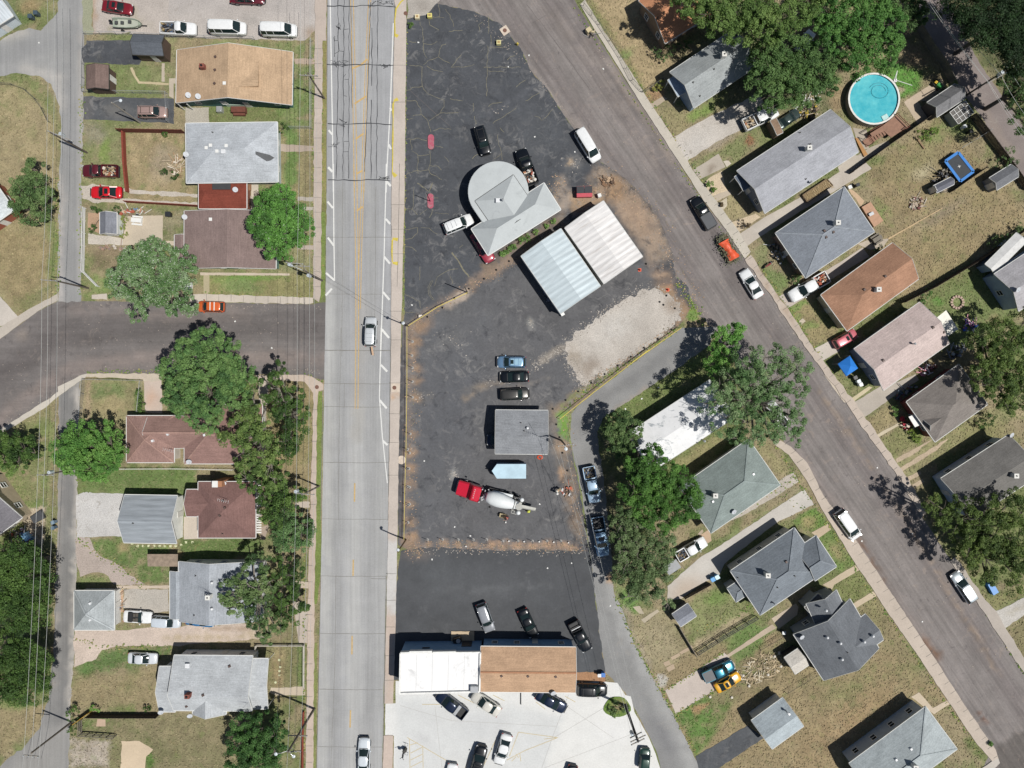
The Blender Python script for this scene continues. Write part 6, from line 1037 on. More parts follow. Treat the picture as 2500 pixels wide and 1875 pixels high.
V('sedan','parked_car','silver sedan alone on the grass left of the pale many gabled house','car',L4(1098,712),L4(1353,722),('light_silver','#e6ebf0',.1))
V('crew','pickup_truck','white pickup almost buried under the big willow crown','pickup truck',(1917,1042),(1878,982),WHT_)
V('sedan','parked_car','white car glimpsed in the dark gap between the top right trees','car',(1948,122),(1986,74),WHT_)
# board behind the silver car
m=MB();a,b=W(M1(1438,1575),.7),W(M1(1450,1650),.7);m.bar(a,b,.28,.12);tag(m.build('board',plain('raw_board','#cfae90',.8)),'pale wooden board sticking out behind the silver car on the main road','board')
# concrete mixer
def mixer():
    a,b=W(C3(548,385),1.5),W(C3(1228,575),1.5);d=(b-a).normalized();t=thing('concrete_mixer_truck','red and white concrete mixer truck standing on the black lot','mixer truck',(a.x,a.y,.02),rz=math.atan2(-d.y,-d.x));L=(b-a).length
    X=lambda v: -v  # local x runs forwards;truck extends backwards from the nose
    red=paint('mixer_red','#e02440',.1);whi=plain('mixer_white','#f6fafa',.4,coat=.3,var=.04);gm=plain('mixer_grey','#b9b9b2',.5)
    m=MB();m.box((X(5.6),0,.95),(9.6,.9,.3));m.box((X(5.8),-.95,.9),(2.2,.5,.6));m.build('chassis',BPLAST,t)
    m=MB();m.loft([[(X(x),-w,.6),(X(x),-w,z-.25),(X(x),-w*.82,z),(X(x),w*.82,z),(X(x),w,z-.25),(X(x),w,.6)] for x,w,z in ((.0,.85,1.55),(.12,1.08,1.72),(1.1,1.12,1.85),(1.9,1.14,1.95))]);m.build('hood',red,t,smooth=True,angle=35)
    m=MB();m.loft([[(X(x),-w,1.0),(X(x),-w,z-.2),(X(x),-w*.85,z),(X(x),w*.85,z),(X(x),w,z-.2),(X(x),w,1.0)] for x,w,z in ((1.85,1.12,2.0),(2.25,1.13,2.75),(2.5,1.12,2.95),(3.5,1.12,2.95),(3.65,1.08,2.8))]);cab=m.build('cab',red,t,smooth=True,angle=35)
    m=MB();m.add([(X(1.84),-1.0,2.0),(X(1.84),1.0,2.0),(X(2.22),.98,2.8),(X(2.22),-.98,2.8),(X(1.80),-1.0,2.0),(X(1.80),1.0,2.0),(X(2.18),.98,2.8),(X(2.18),-.98,2.8)],[(0,1,2,3),(7,6,5,4),(0,3,7,4),(1,5,6,2)]);m.build('windscreen',CGLASS,cab)
    m=MB();m.bar((X(.05),-.9,.8),(X(.05),.9,.8),.25,.45);m.build('bumper',METALG,t)
    m=MB()
    for k in range(5): m.box((X(2.75),-.6+k*.3,2.99),(.12,.1,.08))
    m.build('cab_lights',HLAMP,cab)
    for sy in (-1,1):
        m=MB();m.tube((X(3.75),sy*.95,1.2),(X(3.75),sy*.95,3.2),.1);m.build('exhaust_stack',METALG,t)
        m=MB();m.bar((X(2.1),sy*1.15,2.1),(X(2.0),sy*1.5,2.2),.06,.06);m.box((X(1.98),sy*1.52,2.15),(.1,.18,.5));m.build('mirror',BLACKM,t)
        for x in (1.1,6.6,7.9,9.0):
            m=MB();m.tube((X(x),sy*1.05-.16,.52),(X(x),sy*1.05+.16,.52),.52,n=20);w=m.build('wheel',TYRE,t);q=MB();q.tube((X(x),sy*1.22,.52),(X(x),sy*1.24,.52),.3,n=14);q.build('rim',METALG,w)
    m=MB()
    for k in range(16): rnd=random.Random(k);m.box((X(3.95+rnd.uniform(0,.8)),rnd.uniform(-.9,.9),rnd.uniform(1.2,2.0)),(rnd.uniform(.1,.4),rnd.uniform(.1,.4),rnd.uniform(.1,.5)),rnd.uniform(0,1))
    m.build('engine_parts',METALG,t)
    rings=[]
    for x,r in ((4.5,.5),(4.7,.78),(5.4,1.02),(6.2,1.1),(7.0,1.06),(7.9,.9),(8.8,.66),(9.4,.46)):
        z=2.15+(x-4.5)*.14;rings.append([(X(x),r*math.cos(2*math.pi*i/24),z+r*math.sin(2*math.pi*i/24)) for i in range(24)])
    m=MB();m.loft(rings);dr=m.build('drum',whi,t,smooth=True,angle=40)
    rings=[]
    for k in range(2):
        x=8.75+k*.12;z=2.15+(x-4.5)*.14;rings.append([(X(x),.8*math.cos(2*math.pi*i/24),z+.8*math.sin(2*math.pi*i/24)) for i in range(24)])
    MB().loft(rings).build('drum_ring',gm,dr)
    m=MB();m.add([(X(5.2),-1.05,1.9),(X(8.3),-1.25,2.2),(X(8.3),-.85,2.25),(X(6.8),-1.02,2.15),(X(5.2),-1.05,1.8),(X(8.3),-1.25,2.1),(X(8.3),-.85,2.15),(X(6.8),-1.02,2.05)],[(0,1,2,3),(7,6,5,4),(0,4,5,1),(1,5,6,2),(2,6,7,3),(3,7,4,0)]);m.build('fender',whi,t)
    m=MB()
    for sy in (-1,1): m.tube((X(9.2),sy*.8,1.2),(X(9.5),sy*.5,2.9),.07);m.tube((X(8.7),sy*.85,1.0),(X(8.7),sy*.85,2.4),.07)
    for p,q in (((8.7,.95),(9.5,.95)),((8.7,1.35),(9.5,1.35)),((8.7,.95),(8.7,1.35)),((9.5,.95),(9.5,1.35)),((9.1,.95),(9.1,1.35))): m.tube((X(p[0]),p[1],2.3),(X(q[0]),q[1],2.3),.05)
    m.box((X(9.5),0,2.55),(.7,1.1,.12));m.build('rear_frame',gm,t)
    m=MB();m.tube((X(9.5),0,3.5),(X(9.55),0,2.7),.5,.22,n=14);m.build('hopper',gm,t)
    for y in (-.95,1.0): m=MB();m.ball((X(9.7),y,2.6),.33,12,8);m.build('water_tank',whi,t)
    m=MB()
    for sy in (-1,1): m.bar((X(9.8),sy*.24,2.55),(X(12.1),sy*.2,1.5),.05,.22)
    m.add([(X(9.8),-.24,2.47),(X(9.8),.24,2.47),(X(12.1),.2,1.42),(X(12.1),-.2,1.42),(X(9.8),-.24,2.43),(X(9.8),.24,2.43),(X(12.1),.2,1.38),(X(12.1),-.2,1.38)],[(0,1,2,3),(7,6,5,4),(0,4,5,1),(2,6,7,3)]);m.build('chute',gm,t)
    t.scale=(L/12.1,)*3
mixer()
# box trailer
t=thing('box_trailer','silver blue enclosed box trailer with a pointed nose above the mixer','trailer',tuple(W((1248,1150))[:2])+(0,));org=tuple(t.location);q=[W(p,2.4) for p in C3(850,246,893,187,1145,187,1145,312,893,312)]
m=MB();m.prism([(a.x,a.y) for a in q],.5,2.34);extra(t,org,'body',m,plain('trailer_blue','#5c93c8',.4));m=MB();m.prism([(a.x,a.y) for a in q],2.345,2.4);extra(t,org,'roof',m,plain('trailer_roof','#bcd8e6',.4,.2,var=.12,scale=.6))
for i in (1,4):
    for k in (.45,.58): p=q[i].lerp(q[2 if i==1 else 3],k);m=MB();m.tube((p.x,p.y-.1,.35),(p.x,p.y+.1,.35),.35,n=16);extra(t,org,'wheel',m,TYRE)
m=MB();m.bar((q[0].x,q[0].y,.5),(q[0].x-.9,q[0].y,.5),.15,.1);extra(t,org,'hitch',m,BLACKM)
# boat on trailer
t=thing('boat','small grey green open fishing boat on a trailer between red sedan and pickup','boat',tuple(W(L0(1120,225))[:2])+(.4,));s=1.0
a,b=W(L0(990,222),.8),W(L0(1245,232),.8);d=(b-a).normalized();t.rotation_euler=(0,0,math.atan2(d.y,d.x));Lb=(b-a).length
m=MB();rings=[]
for x,w,z in ((-.5,.72,.1),(-.3,.8,.05),(0,.82,.05),(.25,.72,.1),(.42,.4,.2),(.5,.06,.35)): rings.append([(x*Lb,-w,.75),(x*Lb,-w*.8,z),(x*Lb,w*.8,z),(x*Lb,w,.75),(x*Lb,w*.9,.75),(x*Lb,w*.7,.3),(x*Lb,-w*.7,.3),(x*Lb,-w*.9,.75)])
m.loft(rings);m.build('hull',plain('boat_hull','#a9b4a4',.5),t);m=MB()
for x,y in ((-.15,0),(.1,.2),(-.35,0)): m.box((x*Lb,y,.55),(.45,.5,.3))
m.build('boat_seat',plain('boat_seat','#4a4c4c',.7),t);m=MB();m.box((-.53*Lb,.1,.7),(.35,.3,.55));m.tube((-.53*Lb,.1,.6),(-.53*Lb,.1,-.1),.07);m.build('outboard_motor',BLACKM,t);m=MB();m.box((0.02*Lb,0,.42),(Lb*.7,1.2,.04));m.build('deck',plain('boat_deck','#b8bcae',.8),t)
m=MB();m.bar((-.4*Lb,0,-.05),(.62*Lb,0,-.05),.1,.1)
for sy in (-1,1): m.tube((-.2*Lb,sy*.95-.09,-.1),(-.2*Lb,sy*.95+.09,-.1),.28,n=14)
m.build('boat_trailer',BLACKM,t)
# tarpaulin covered trailer at the kerb
t=thing('covered_trailer','brush laden trailer half covered by an orange tarpaulin at the kerb','trailer',tuple(W(R1(1250,740))[:2])+(0,));a,b=W(R1(1190,620),.8),W(R1(1320,860),.8);d=(b-a).normalized();t.rotation_euler=(0,0,math.atan2(d.y,d.x));Lt=(b-a).length
m=MB();m.box((0,0,.62),(Lt*.9,1.9,.12));m.build('trailer_bed',plain('rusty_bed','#6b5a4a',.8),t)
for sx in (-.1,.1):
    for sy in (-1,1): m=MB();m.tube((sx*Lt,sy*1.0-.1,.33),(sx*Lt,sy*1.0+.1,.33),.33,n=16);m.build('wheel',TYRE,t)
rnd=random.Random(8);m=MB();nx,ny=16,9;vs=[]
for i in range(nx):
    for j in range(ny):
        u,v=i/(nx-1),j/(ny-1);wy=1.9*(.55+.45*abs(u-.45)*2) ;x=(-.28+.66*u)*Lt;y=(v-.5)*wy+.3*(u-.5);z=1.35-1.6*(v-.5) ** 2+rnd.uniform(-.12,.12);vs.append((x,y,z))
m.add(vs,[(i*ny+j,(i+1)*ny+j,(i+1)*ny+j+1,i*ny+j+1) for i in range(nx-1) for j in range(ny-1)]);o=m.build('tarpaulin',plain('orange_tarp','#f0623a',.5,var=.08),t,smooth=True)
m=MB()
for k in range(620):
    x,y,z=rnd.uniform(-.5,.5)*Lt,rnd.gauss(0,.72),rnd.uniform(.7,1.15);a=rnd.uniform(0,6.3);s=rnd.uniform(.12,.3);m.add([(x,y,z),(x+s*math.cos(a),y+s*math.sin(a),z+rnd.uniform(-.1,.15)),(x+s*.7*math.cos(a+.9),y+s*.7*math.sin(a+.9),z+.1)],[(0,1,2)])
for k in range(26): x,y=rnd.uniform(-.5,.5)*Lt,rnd.uniform(-1,1);m.tube((x,y,.75),(x+rnd.uniform(-.8,.8),y+rnd.uniform(-.6,.6),rnd.uniform(.8,1.4)),.03,n=5)
m.build('brush_load',plain('dry_brush','#7d8266',.9,var=.35,scale=4),t)['kind']='stuff'
# flat utility trailer behind the white pickup
t=thing('utility_trailer','flat grey utility trailer behind the white pickup with scrap','trailer',tuple(W(R3(775,820))[:2])+(0,),rz=rad(33));MB().box((0,0,.6),(2.4,1.6,.08)).build('trailer_bed',plain('trailer_deck','#a3a6a8',.7),t)
for sy in (-1,1): m=MB();m.tube((0,sy*.85-.08,.3),(0,sy*.85+.08,.3),.3,n=14);m.build('wheel',TYRE,t)
MB().bar((1.2,0,.5),(2.0,0,.5),.08,.08).build('hitch',BLACKM,t)

# ------------------------------------------------------------------ trees
def leaf_mat():
    m,nt,bs=nodes('foliage');at=nt.nodes.new('ShaderNodeAttribute');at.attribute_name='Col'
    nt.links.new(at.outputs['Color'],bs.inputs['Base Color']);bs.inputs['Roughness'].default_value=.6;bs.inputs['Specular IOR Level'].default_value=.25
    tr=nt.nodes.new('ShaderNodeBsdfTranslucent');mx=nt.nodes.new('ShaderNodeMixShader');mx.inputs[0].default_value=.28
    g=mixrgb(nt,'MULTIPLY',1.0,at.outputs['Color'],(1.05,1.1,.72));nt.links.new(g,tr.inputs[0]);nt.links.new(bs.outputs[0],mx.inputs[1]);nt.links.new(tr.outputs[0],mx.inputs[2])
    nt.links.new(mx.outputs[0],nt.nodes['Material Output'].inputs['Surface']);return m
LEAF=leaf_mat();BARK=plain('bark','#6f675e',.95,var=.25,scale=3);BARKG=plain('grey_bark','#8f887e',.95,var=.2,scale=3)
def leaves_mesh(name,lobes,cols,seed,clump=.55,cd=3.0,per=105,leaf=.25,speck=None,airy=0.0,flat=.8,low=-.35,light=.5):
    """lobes: (x, y, z, r) in metres; leaf quads gathered in clumps spread through each lobe"""
    rs=np.random.RandomState(seed);C,R=[],[]
    for x,y,z,r in lobes:
        n=max(10,int(cd*1.75*r*r*(1-airy*.3)));u=rs.normal(size=(n*3,3));u /= np.linalg.norm(u,axis=1)[:, None];u=u[u[:, 2]>low][:n]
        k=rs.uniform(.45 if airy else .62,1.02,len(u)) ** .7*(.86+.3*vnoise(np.arctan2(u[:, 1],u[:, 0])*2.2+x,u[:, 2]*3+y,seed));p=np.array([x,y,z])+u*k[:, None]*np.array([r,r,r*flat]);C.append(p);R.append(np.full(len(u),clump)*rs.uniform(.6,1.45,len(u))*min(1.0,.45+r*.22))
        lump=(vnoise(p[:, 0]*.9+seed,p[:, 1]*.9,seed)-.5)*r*.35;p[:, 2]+=lump
    C=np.concatenate(C);R=np.concatenate(R);keep=rs.rand(len(C))>airy*.22;C=C[keep];R=R[keep];nc=len(C)
    P=np.repeat(C,per,0);r=np.repeat(R,per);n=len(P);d=rs.normal(size=(n,3));d /= np.linalg.norm(d,axis=1)[:, None];d[:, 2]=np.abs(d[:, 2])*np.where(rs.rand(n)<.8,1,-1)
    P=P+d*(r*rs.uniform(.3,1.0,n) ** .6)[:, None]*np.array([1,1,.75])
    nrm=d*.7+rs.normal(size=(n,3))*.55+np.array([0,0,.55]);nrm /= np.linalg.norm(nrm,axis=1)[:, None]
    t=np.cross(nrm,rs.normal(size=(n,3)));t /= np.linalg.norm(t,axis=1)[:, None]+1e-9;b=np.cross(nrm,t);s=leaf*rs.uniform(.5,1.15,n)
    P[:, 2]=np.maximum(P[:, 2],.1);q=np.empty((n,4,3));a=(s*.5)[:, None];c=(s*.34)[:, None]
    q[:, 0]=P-t*a;q[:, 1]=P+b*c;q[:, 2]=P+t*a;q[:, 3]=P-b*c
    cc=np.array([A(h,1.12) for h in cols]);cc=cc*.80+cc.mean(1)[:, None]*.20;w=np.clip(rs.rand(nc)*.55+vnoise(C[:, 0]*.35,C[:, 1]*.35,seed+5)*.45+rs.normal(size=nc)*.05,0,.999);i=(w*(len(cc)-1));k=i.astype(int);f=(i-k)[:, None]
    col=cc[k]*(1-f)+cc[np.minimum(k+1,len(cc)-1)]*f;col=np.repeat(col,per,0)*rs.uniform(.72,1.3,n)[:, None]
    if speck: sel=rs.rand(n)<speck;col[sel]=np.array([.42,.46,.38])
    me=bpy.data.meshes.new(name);me.vertices.add(n*4);me.vertices.foreach_set('co',q.reshape(-1).astype(np.float32));me.loops.add(n*4);me.loops.foreach_set('vertex_index',np.arange(n*4,dtype=np.int32));me.polygons.add(n);me.polygons.foreach_set('loop_start',np.arange(0,n*4,4,dtype=np.int32));me.update(calc_edges=True)
    me.materials.append(LEAF);set_col(me,np.repeat(np.clip(col,.005,.6),4,0));return me,C
def tree(name,label,lobes,top,cols,seed,cat='tree',group=None,trunk=.28,base=None,bark=None,limbs=True, **k):
    """lobes in photo pixels (x, y, r[, drop]); top is the height of the crown in metres"""
    L=[]
    for l in lobes:
        dr=l[3] if len(l)>3 else 0;r=l[2]*1.15/S*(H-top)/H;zc=top-dr-r*k.get('flat',.8)*.9;zc=max(zc,r*.5+.2);w=W((l[0],l[1]),zc);L.append((w.x,w.y,zc,r))
    cx=sum(l[0]*l[3] for l in L)/sum(l[3] for l in L);cy=sum(l[1]*l[3] for l in L)/sum(l[3] for l in L)
    if base: b=W(base);cx,cy=b.x,b.y
    t=thing(name,label,cat,(cx,cy,0),group);rnd=random.Random(seed)
    me,C=leaves_mesh('crown',[(x-cx,y-cy,z,r) for x,y,z,r in L],cols,seed, **k)
    o=bpy.data.objects.new('crown',me);COL.objects.link(o);o.parent=t
    if trunk:
        m=MB();zt=max(.6,min(z-r*.3 for x,y,z,r in L));fork=Vector((rnd.uniform(-.3,.3),rnd.uniform(-.3,.3),zt*.6));m.tube((0,0,-.1),fork,trunk*1.3,trunk,n=9)
        for x,y,z,r in L:
            e=Vector((x-cx,y-cy,z));mid=fork.lerp(e,.5)+Vector((rnd.uniform(-.4,.4),rnd.uniform(-.4,.4),.3));m.tube(fork,mid,trunk*.75,trunk*.5,n=7);m.tube(mid,e,trunk*.5,trunk*.28,n=6)
            if limbs:
                for q in range(int(3+r*(1.4 if k.get('airy') else 2.2))):
                    a=rnd.uniform(0,6.28);p=e+Vector((math.cos(a)*r*rnd.uniform(.5,.9),math.sin(a)*r*rnd.uniform(.5,.9),r*rnd.uniform(.1,.7)));h=e.lerp(p,.5)+Vector((rnd.uniform(-.2,.2),rnd.uniform(-.2,.2),.1));m.tube(e,h,.055,.035,n=5,cap=False);m.tube(h,p,.035,.012,n=4,cap=False)
        m.build('trunk',bark or BARK,t)
    return t
def px(t, *a): return [(*t(a[i],a[i+1]),a[i+2]/3.53) for i in range(0,len(a),3)]
GA=['#3f6a2c','#5a8a38','#74a246','#8db552'];GB=['#3a5a30','#587a3e','#708f4c','#87a45c'];GC=['#456c38','#5e8a46','#779e5a','#8fb076'];GD=['#2f4a22','#436528','#5c8030','#71943a'];GE=['#46642c','#608036','#7c9a44','#98ac54'];GF=['#486838','#60824a','#7a985c','#93a676']
tree('bushy_tree','green bushy tree on the tan field at the left edge near the alley',px(L1,230,230,110,320,200,110,180,320,90,340,330,110,270,400,120,400,290,70,300,60,90),5.5,GB,1,trunk=.2)
tree('silver_leaved_tree','large pale leaved tree with silvery flecks overhanging the dark side street',px(L1,1200,850,150,1350,800,150,1330,950,190,1590,830,100,1560,950,120,1480,1090,150,1250,1050,150,1050,1030,120,1190,1300,70,1240,1230,50,1620,1230,75,1340,730,90,980,960,50,1490,1270,50,1120,900,90),8.5,GC+['#a8bc92'],2,speck=.09,leaf=.23,cd=3.6)
tree('round_tree','dense bright green round tree between the brown roof and the main road',px(M1,650,300,110,560,380,130,720,400,120,500,520,110,640,520,160,800,500,100,850,580,80,540,640,90,680,690,120,600,760,70,800,640,70,640,240,50),7.5,['#45762e','#5f9a38','#6fae3e','#7fba4a'],3,cd=3.8,speck=.012,clump=.58)
tree('spreading_tree','tallest spreading green tree beside the dark side street',px(L2,1800,120,120,1640,210,120,1530,370,140,1700,340,170,1900,260,160,2020,200,70,2080,380,100,1950,420,160,1600,560,170,1820,560,190,1480,640,70,1740,760,130,1640,700,100,2000,560,120,1820,850,60),10.5,['#41683a','#5c8a44','#77a04e','#86ac5a'],4,cd=3.4,leaf=.26)
tree('yellowish_tree','thin olive green tree with purple grey gaps leaning over the brick coloured roof',px(M2,380,500,90,420,620,110,330,800,120,260,940,120,400,900,150,520,880,120,480,1020,130,440,1160,130,360,1300,90,560,1200,100,330,1080,100,600,1300,80),8.5,GE,5,cd=3.0,airy=.6,bark=BARKG)
tree('shrubby_tree','dark green many stemmed tree at the street corner beside the pavement',px(M2,650,350,60,600,430,50,640,520,80,640,640,110,760,600,90,760,740,110,850,780,60,680,760,110,800,930,90,700,980,120,640,1090,100,740,1060,60,530,480,70),6.5,GD,6,cd=2.6,airy=.4,bark=BARKG)
tree('leafy_tree','mid green leafy tree in front of the chocolate brown roofed house',px(M3,640,370,110,760,400,110,560,470,100,680,500,120,620,590,80,540,600,60,830,380,50,520,400,70,480,310,80,620,250,90),6.5,GD+['#86a848'],7,cd=2.9,airy=.3)
tree('bushy_tree','grey green bushy tree above the dry verge between two front paths',px(M3,760,640,120,700,740,120,830,720,110,880,640,60,650,700,80,780,810,80),4.8,GC,8,cd=3.4,airy=.5)
tree('willowy_tree','feathery olive green tree covering the end of the long grey roof',px(M3,420,980,100,530,950,70,350,1130,90,220,1220,110,330,1250,110,250,1350,70,450,1200,110,480,1330,110,440,1450,90,560,1130,80,470,1540,70,600,1500,80,560,1580,80,180,1290,50),7.5,GB+['#99a66a'],9,cd=3.0,airy=.5,bark=BARKG)
tree('leafy_tree','dark green tree hanging over the pavement beside the feathery olive tree',px(M3,680,1010,110,760,1080,90,640,1130,70,720,1320,100,800,1290,80,700,1430,100,640,1290,80,850,1340,40,800,1200,50),5.5,GD,10,cd=3.0,airy=.35)
tree('bushy_tree','loose green tree at the left edge beside the triangular lawn',px(L2,120,980,100,60,1080,110,220,1060,110,160,1160,90,300,1080,60,60,1180,70,0,1000,90),5.5,GD+['#8fae58'],11,cd=3.0)
tree('round_tree','broad bright green tree standing over the lower left alley',px(L2,700,920,110,850,900,100,620,1040,130,800,1050,180,960,1000,110,1010,1110,90,640,1150,120,820,1180,130,930,1170,90,560,1120,70,720,1240,60),7.5,['#3f6e2c','#5a9434','#72a83e','#86b64c'],12,cd=3.8)
TG='dark trees of the thicket at the lower left edge'
tree('thicket_tree','dark green thicket tree nearest the blue dumpster junk at the left edge',px(L3,60,900,100,200,900,110,300,960,110,120,1000,140,260,1080,150,60,1130,130,330,1110,60),8.5,GD,13,cd=3.4,clump=.75)
tree('thicket_tree','dark green thicket tree opposite the pyramid roofed garage',px(L3,120,1220,150,280,1240,130,340,1340,90,160,1380,150,40,1320,130,300,1430,110),8.5,GD,14,cd=3.4,clump=.75)
tree('thicket_tree','lowest thicket tree above the tan verge at the lower left edge',px(L4,60,620,150,220,660,140,340,700,100,120,800,150,300,830,120,370,900,80,60,950,120,180,960,120,300,980,110),8.0,GD,15,cd=3.4,clump=.75)
tree('round_tree','dark green round tree behind the red stripe fence at the bottom',px(M4,360,1290,110,500,1310,110,600,1380,90,330,1420,120,480,1460,150,300,1560,110,450,1620,150,610,1520,90,560,1640,100,640,1250,50),6.0,['#2f5426','#447232','#5a8a3c','#6c9a48'],16,cd=3.4)
tree('round_tree','small rounded green tree at the bend of the curved alley',px(C2,1960,1010,100,2050,1090,90,1900,1080,90,1880,1190,80,1990,1190,110,2050,1180,60,1960,1270,60),6.5,GB,17,cd=3.8)
tree('bright_tree','bright lime green tree crown at the fork of street and alley',px(R2,1300,40,90,1230,130,100,1330,120,60,1170,220,90,1140,330,90,1240,260,90,1200,60,50),7.0,['#4d8a2e','#68a83a','#82bc48','#8fc455'],18,cd=3.3,airy=.2)
tree('willow_tree','huge grey green willow spreading over the diagonal street',px(R2,1420,300,150,1580,260,130,1740,250,130,1850,360,120,1700,420,160,1500,450,160,1320,450,130,1180,540,120,1100,650,110,1350,620,170,1550,640,170,1750,620,150,1860,520,80,1250,780,150,1430,820,160,1600,850,120,1780,850,120,1820,950,80,1350,940,100,1480,960,80,1860,780,60,1640,960,60),11.5,GC+['#9aa86c'],19,cd=3.1,airy=.8,bark=BARKG,leaf=.22,trunk=.42)
tree('spruce_like_tree','dark green full tree between the white roof and the curved alley',px(R2,480,1150,100,620,1120,100,700,1230,110,520,1260,130,640,1380,150,820,1330,140,900,1430,110,460,1400,120,560,1530,140,760,1530,150,900,1560,110,680,1640,120),9.5,['#33561f','#4a7a2a','#649a34','#78ac40'],20,cd=3.6)
tree('willow_tree','grey green airy willow with bare twigs beside the parked blue pickups',px(R3,400,330,90,480,480,130,640,560,110,350,560,110,500,650,130,650,720,130,400,780,120,560,860,130,700,860,80,420,960,100,560,1030,100,660,1080,70,400,1080,70,740,1150,45,330,690,70,580,780,150,420,880,140,720,620,110,540,1000,130,350,450,110),8.0,['#4c6a3a','#64824a','#7e985c','#93a874'],21,cd=3.3,airy=.5,bark=BARKG,leaf=.22)
tree('oak_tree','big yellow green tree above the grey roofed house with the chimney',px(R0,1250,60,170,1450,40,190,1650,60,190,1780,150,130,1550,200,170,1350,200,150,1220,240,120,1650,260,110,1080,120,120,980,30,140,860,40,80,1880,60,130,1950,-20,120,1150,20,150),12.5,['#44622a','#5f8234','#789a42','#8ca850'],22,cd=3.5)
tree('oak_tree','bright green broad tree beside the round swimming pool',px(E0,640,60,190,850,120,190,1000,230,150,820,320,180,950,440,140,700,420,150,600,250,130,1050,380,90,760,540,110,1040,560,70,520,120,130,1100,200,60,420,60,130,480,330,110,860,-20,150),11.0,['#3a6a28','#528a34','#6aa040','#7cb04c'],23,cd=3.5)
tree('oak_tree','mid green tree over the rubbish filled white pickup',px(R0,1620,520,150,1760,420,120,1900,480,120,1560,680,130,1720,640,150,1880,620,140,2020,640,120,1600,830,110,1760,800,130,1930,780,130,2080,720,110,1660,920,60,2100,560,90,2020,450,80,1680,540,130,1860,720,110,1620,620,100),10.0,['#3f6630','#587f3c','#6d9448','#7ca354'],24,cd=3.5)
tree('round_tree','small dark round tree between the oak crown and the back alley',px(E0,1170,100,110,1250,70,90,1260,160,90,1170,190,80),6.0,GB,25,cd=3.6)
tree('oak_tree','deep green crown filling the top right corner beside the wires',px(E0,1700,0,200,1900,120,190,2080,60,200,2150,280,180,1960,330,110,2200,480,150,2080,450,100,1750,180,100,1640,-60,150,1820,300,110,1980,200,140,2060,240,130,2200,80,170,2100,380,110),12.0,['#1f351c','#2a4423','#36552a','#446430'],26,cd=3.4,clump=.8)
tree('oak_tree','deep green crown on the right edge below the utility pole crossarm',px(E0,2140,560,110,2180,720,120,2060,640,90,2220,880,110,2140,820,80,2200,1060,90),9.0,['#304c26','#426230','#547638','#648442'],27,cd=3.4)
tree('oak_tree','dark olive tree beside the pinkish and taupe roofed houses',px(E2,1850,130,130,2000,60,120,2120,180,150,1960,260,150,1880,380,120,2050,400,150,2180,430,130,1850,500,80,2000,540,120,2130,580,110,2050,670,80,2200,-40,120),8.5,['#3c5428','#54702e','#6c8838','#84983f'],28,cd=3.3)
tree('oak_tree','sprawling olive green tree shading the right kerb of the diagonal street',px(E3,1500,350,110,1650,420,150,1850,380,150,2050,300,140,2180,380,150,1750,580,160,1950,560,190,2150,580,170,1720,720,110,1880,760,150,2080,760,160,1400,260,70,1880,930,70,2150,920,130,1640,260,60),9.0,['#3c5222','#546e2a','#6e8836','#869a44'],29,cd=3.0,airy=.45)
def bush(label,pts,top,cols,seed, **k):
    k.setdefault('cd',5.0);k.setdefault('per',26);k.setdefault('clump',.4);k.setdefault('leaf',.2)
    return tree('bush',label,pts,top,cols,seed,cat='bush',trunk=.05,limbs=False, **k)
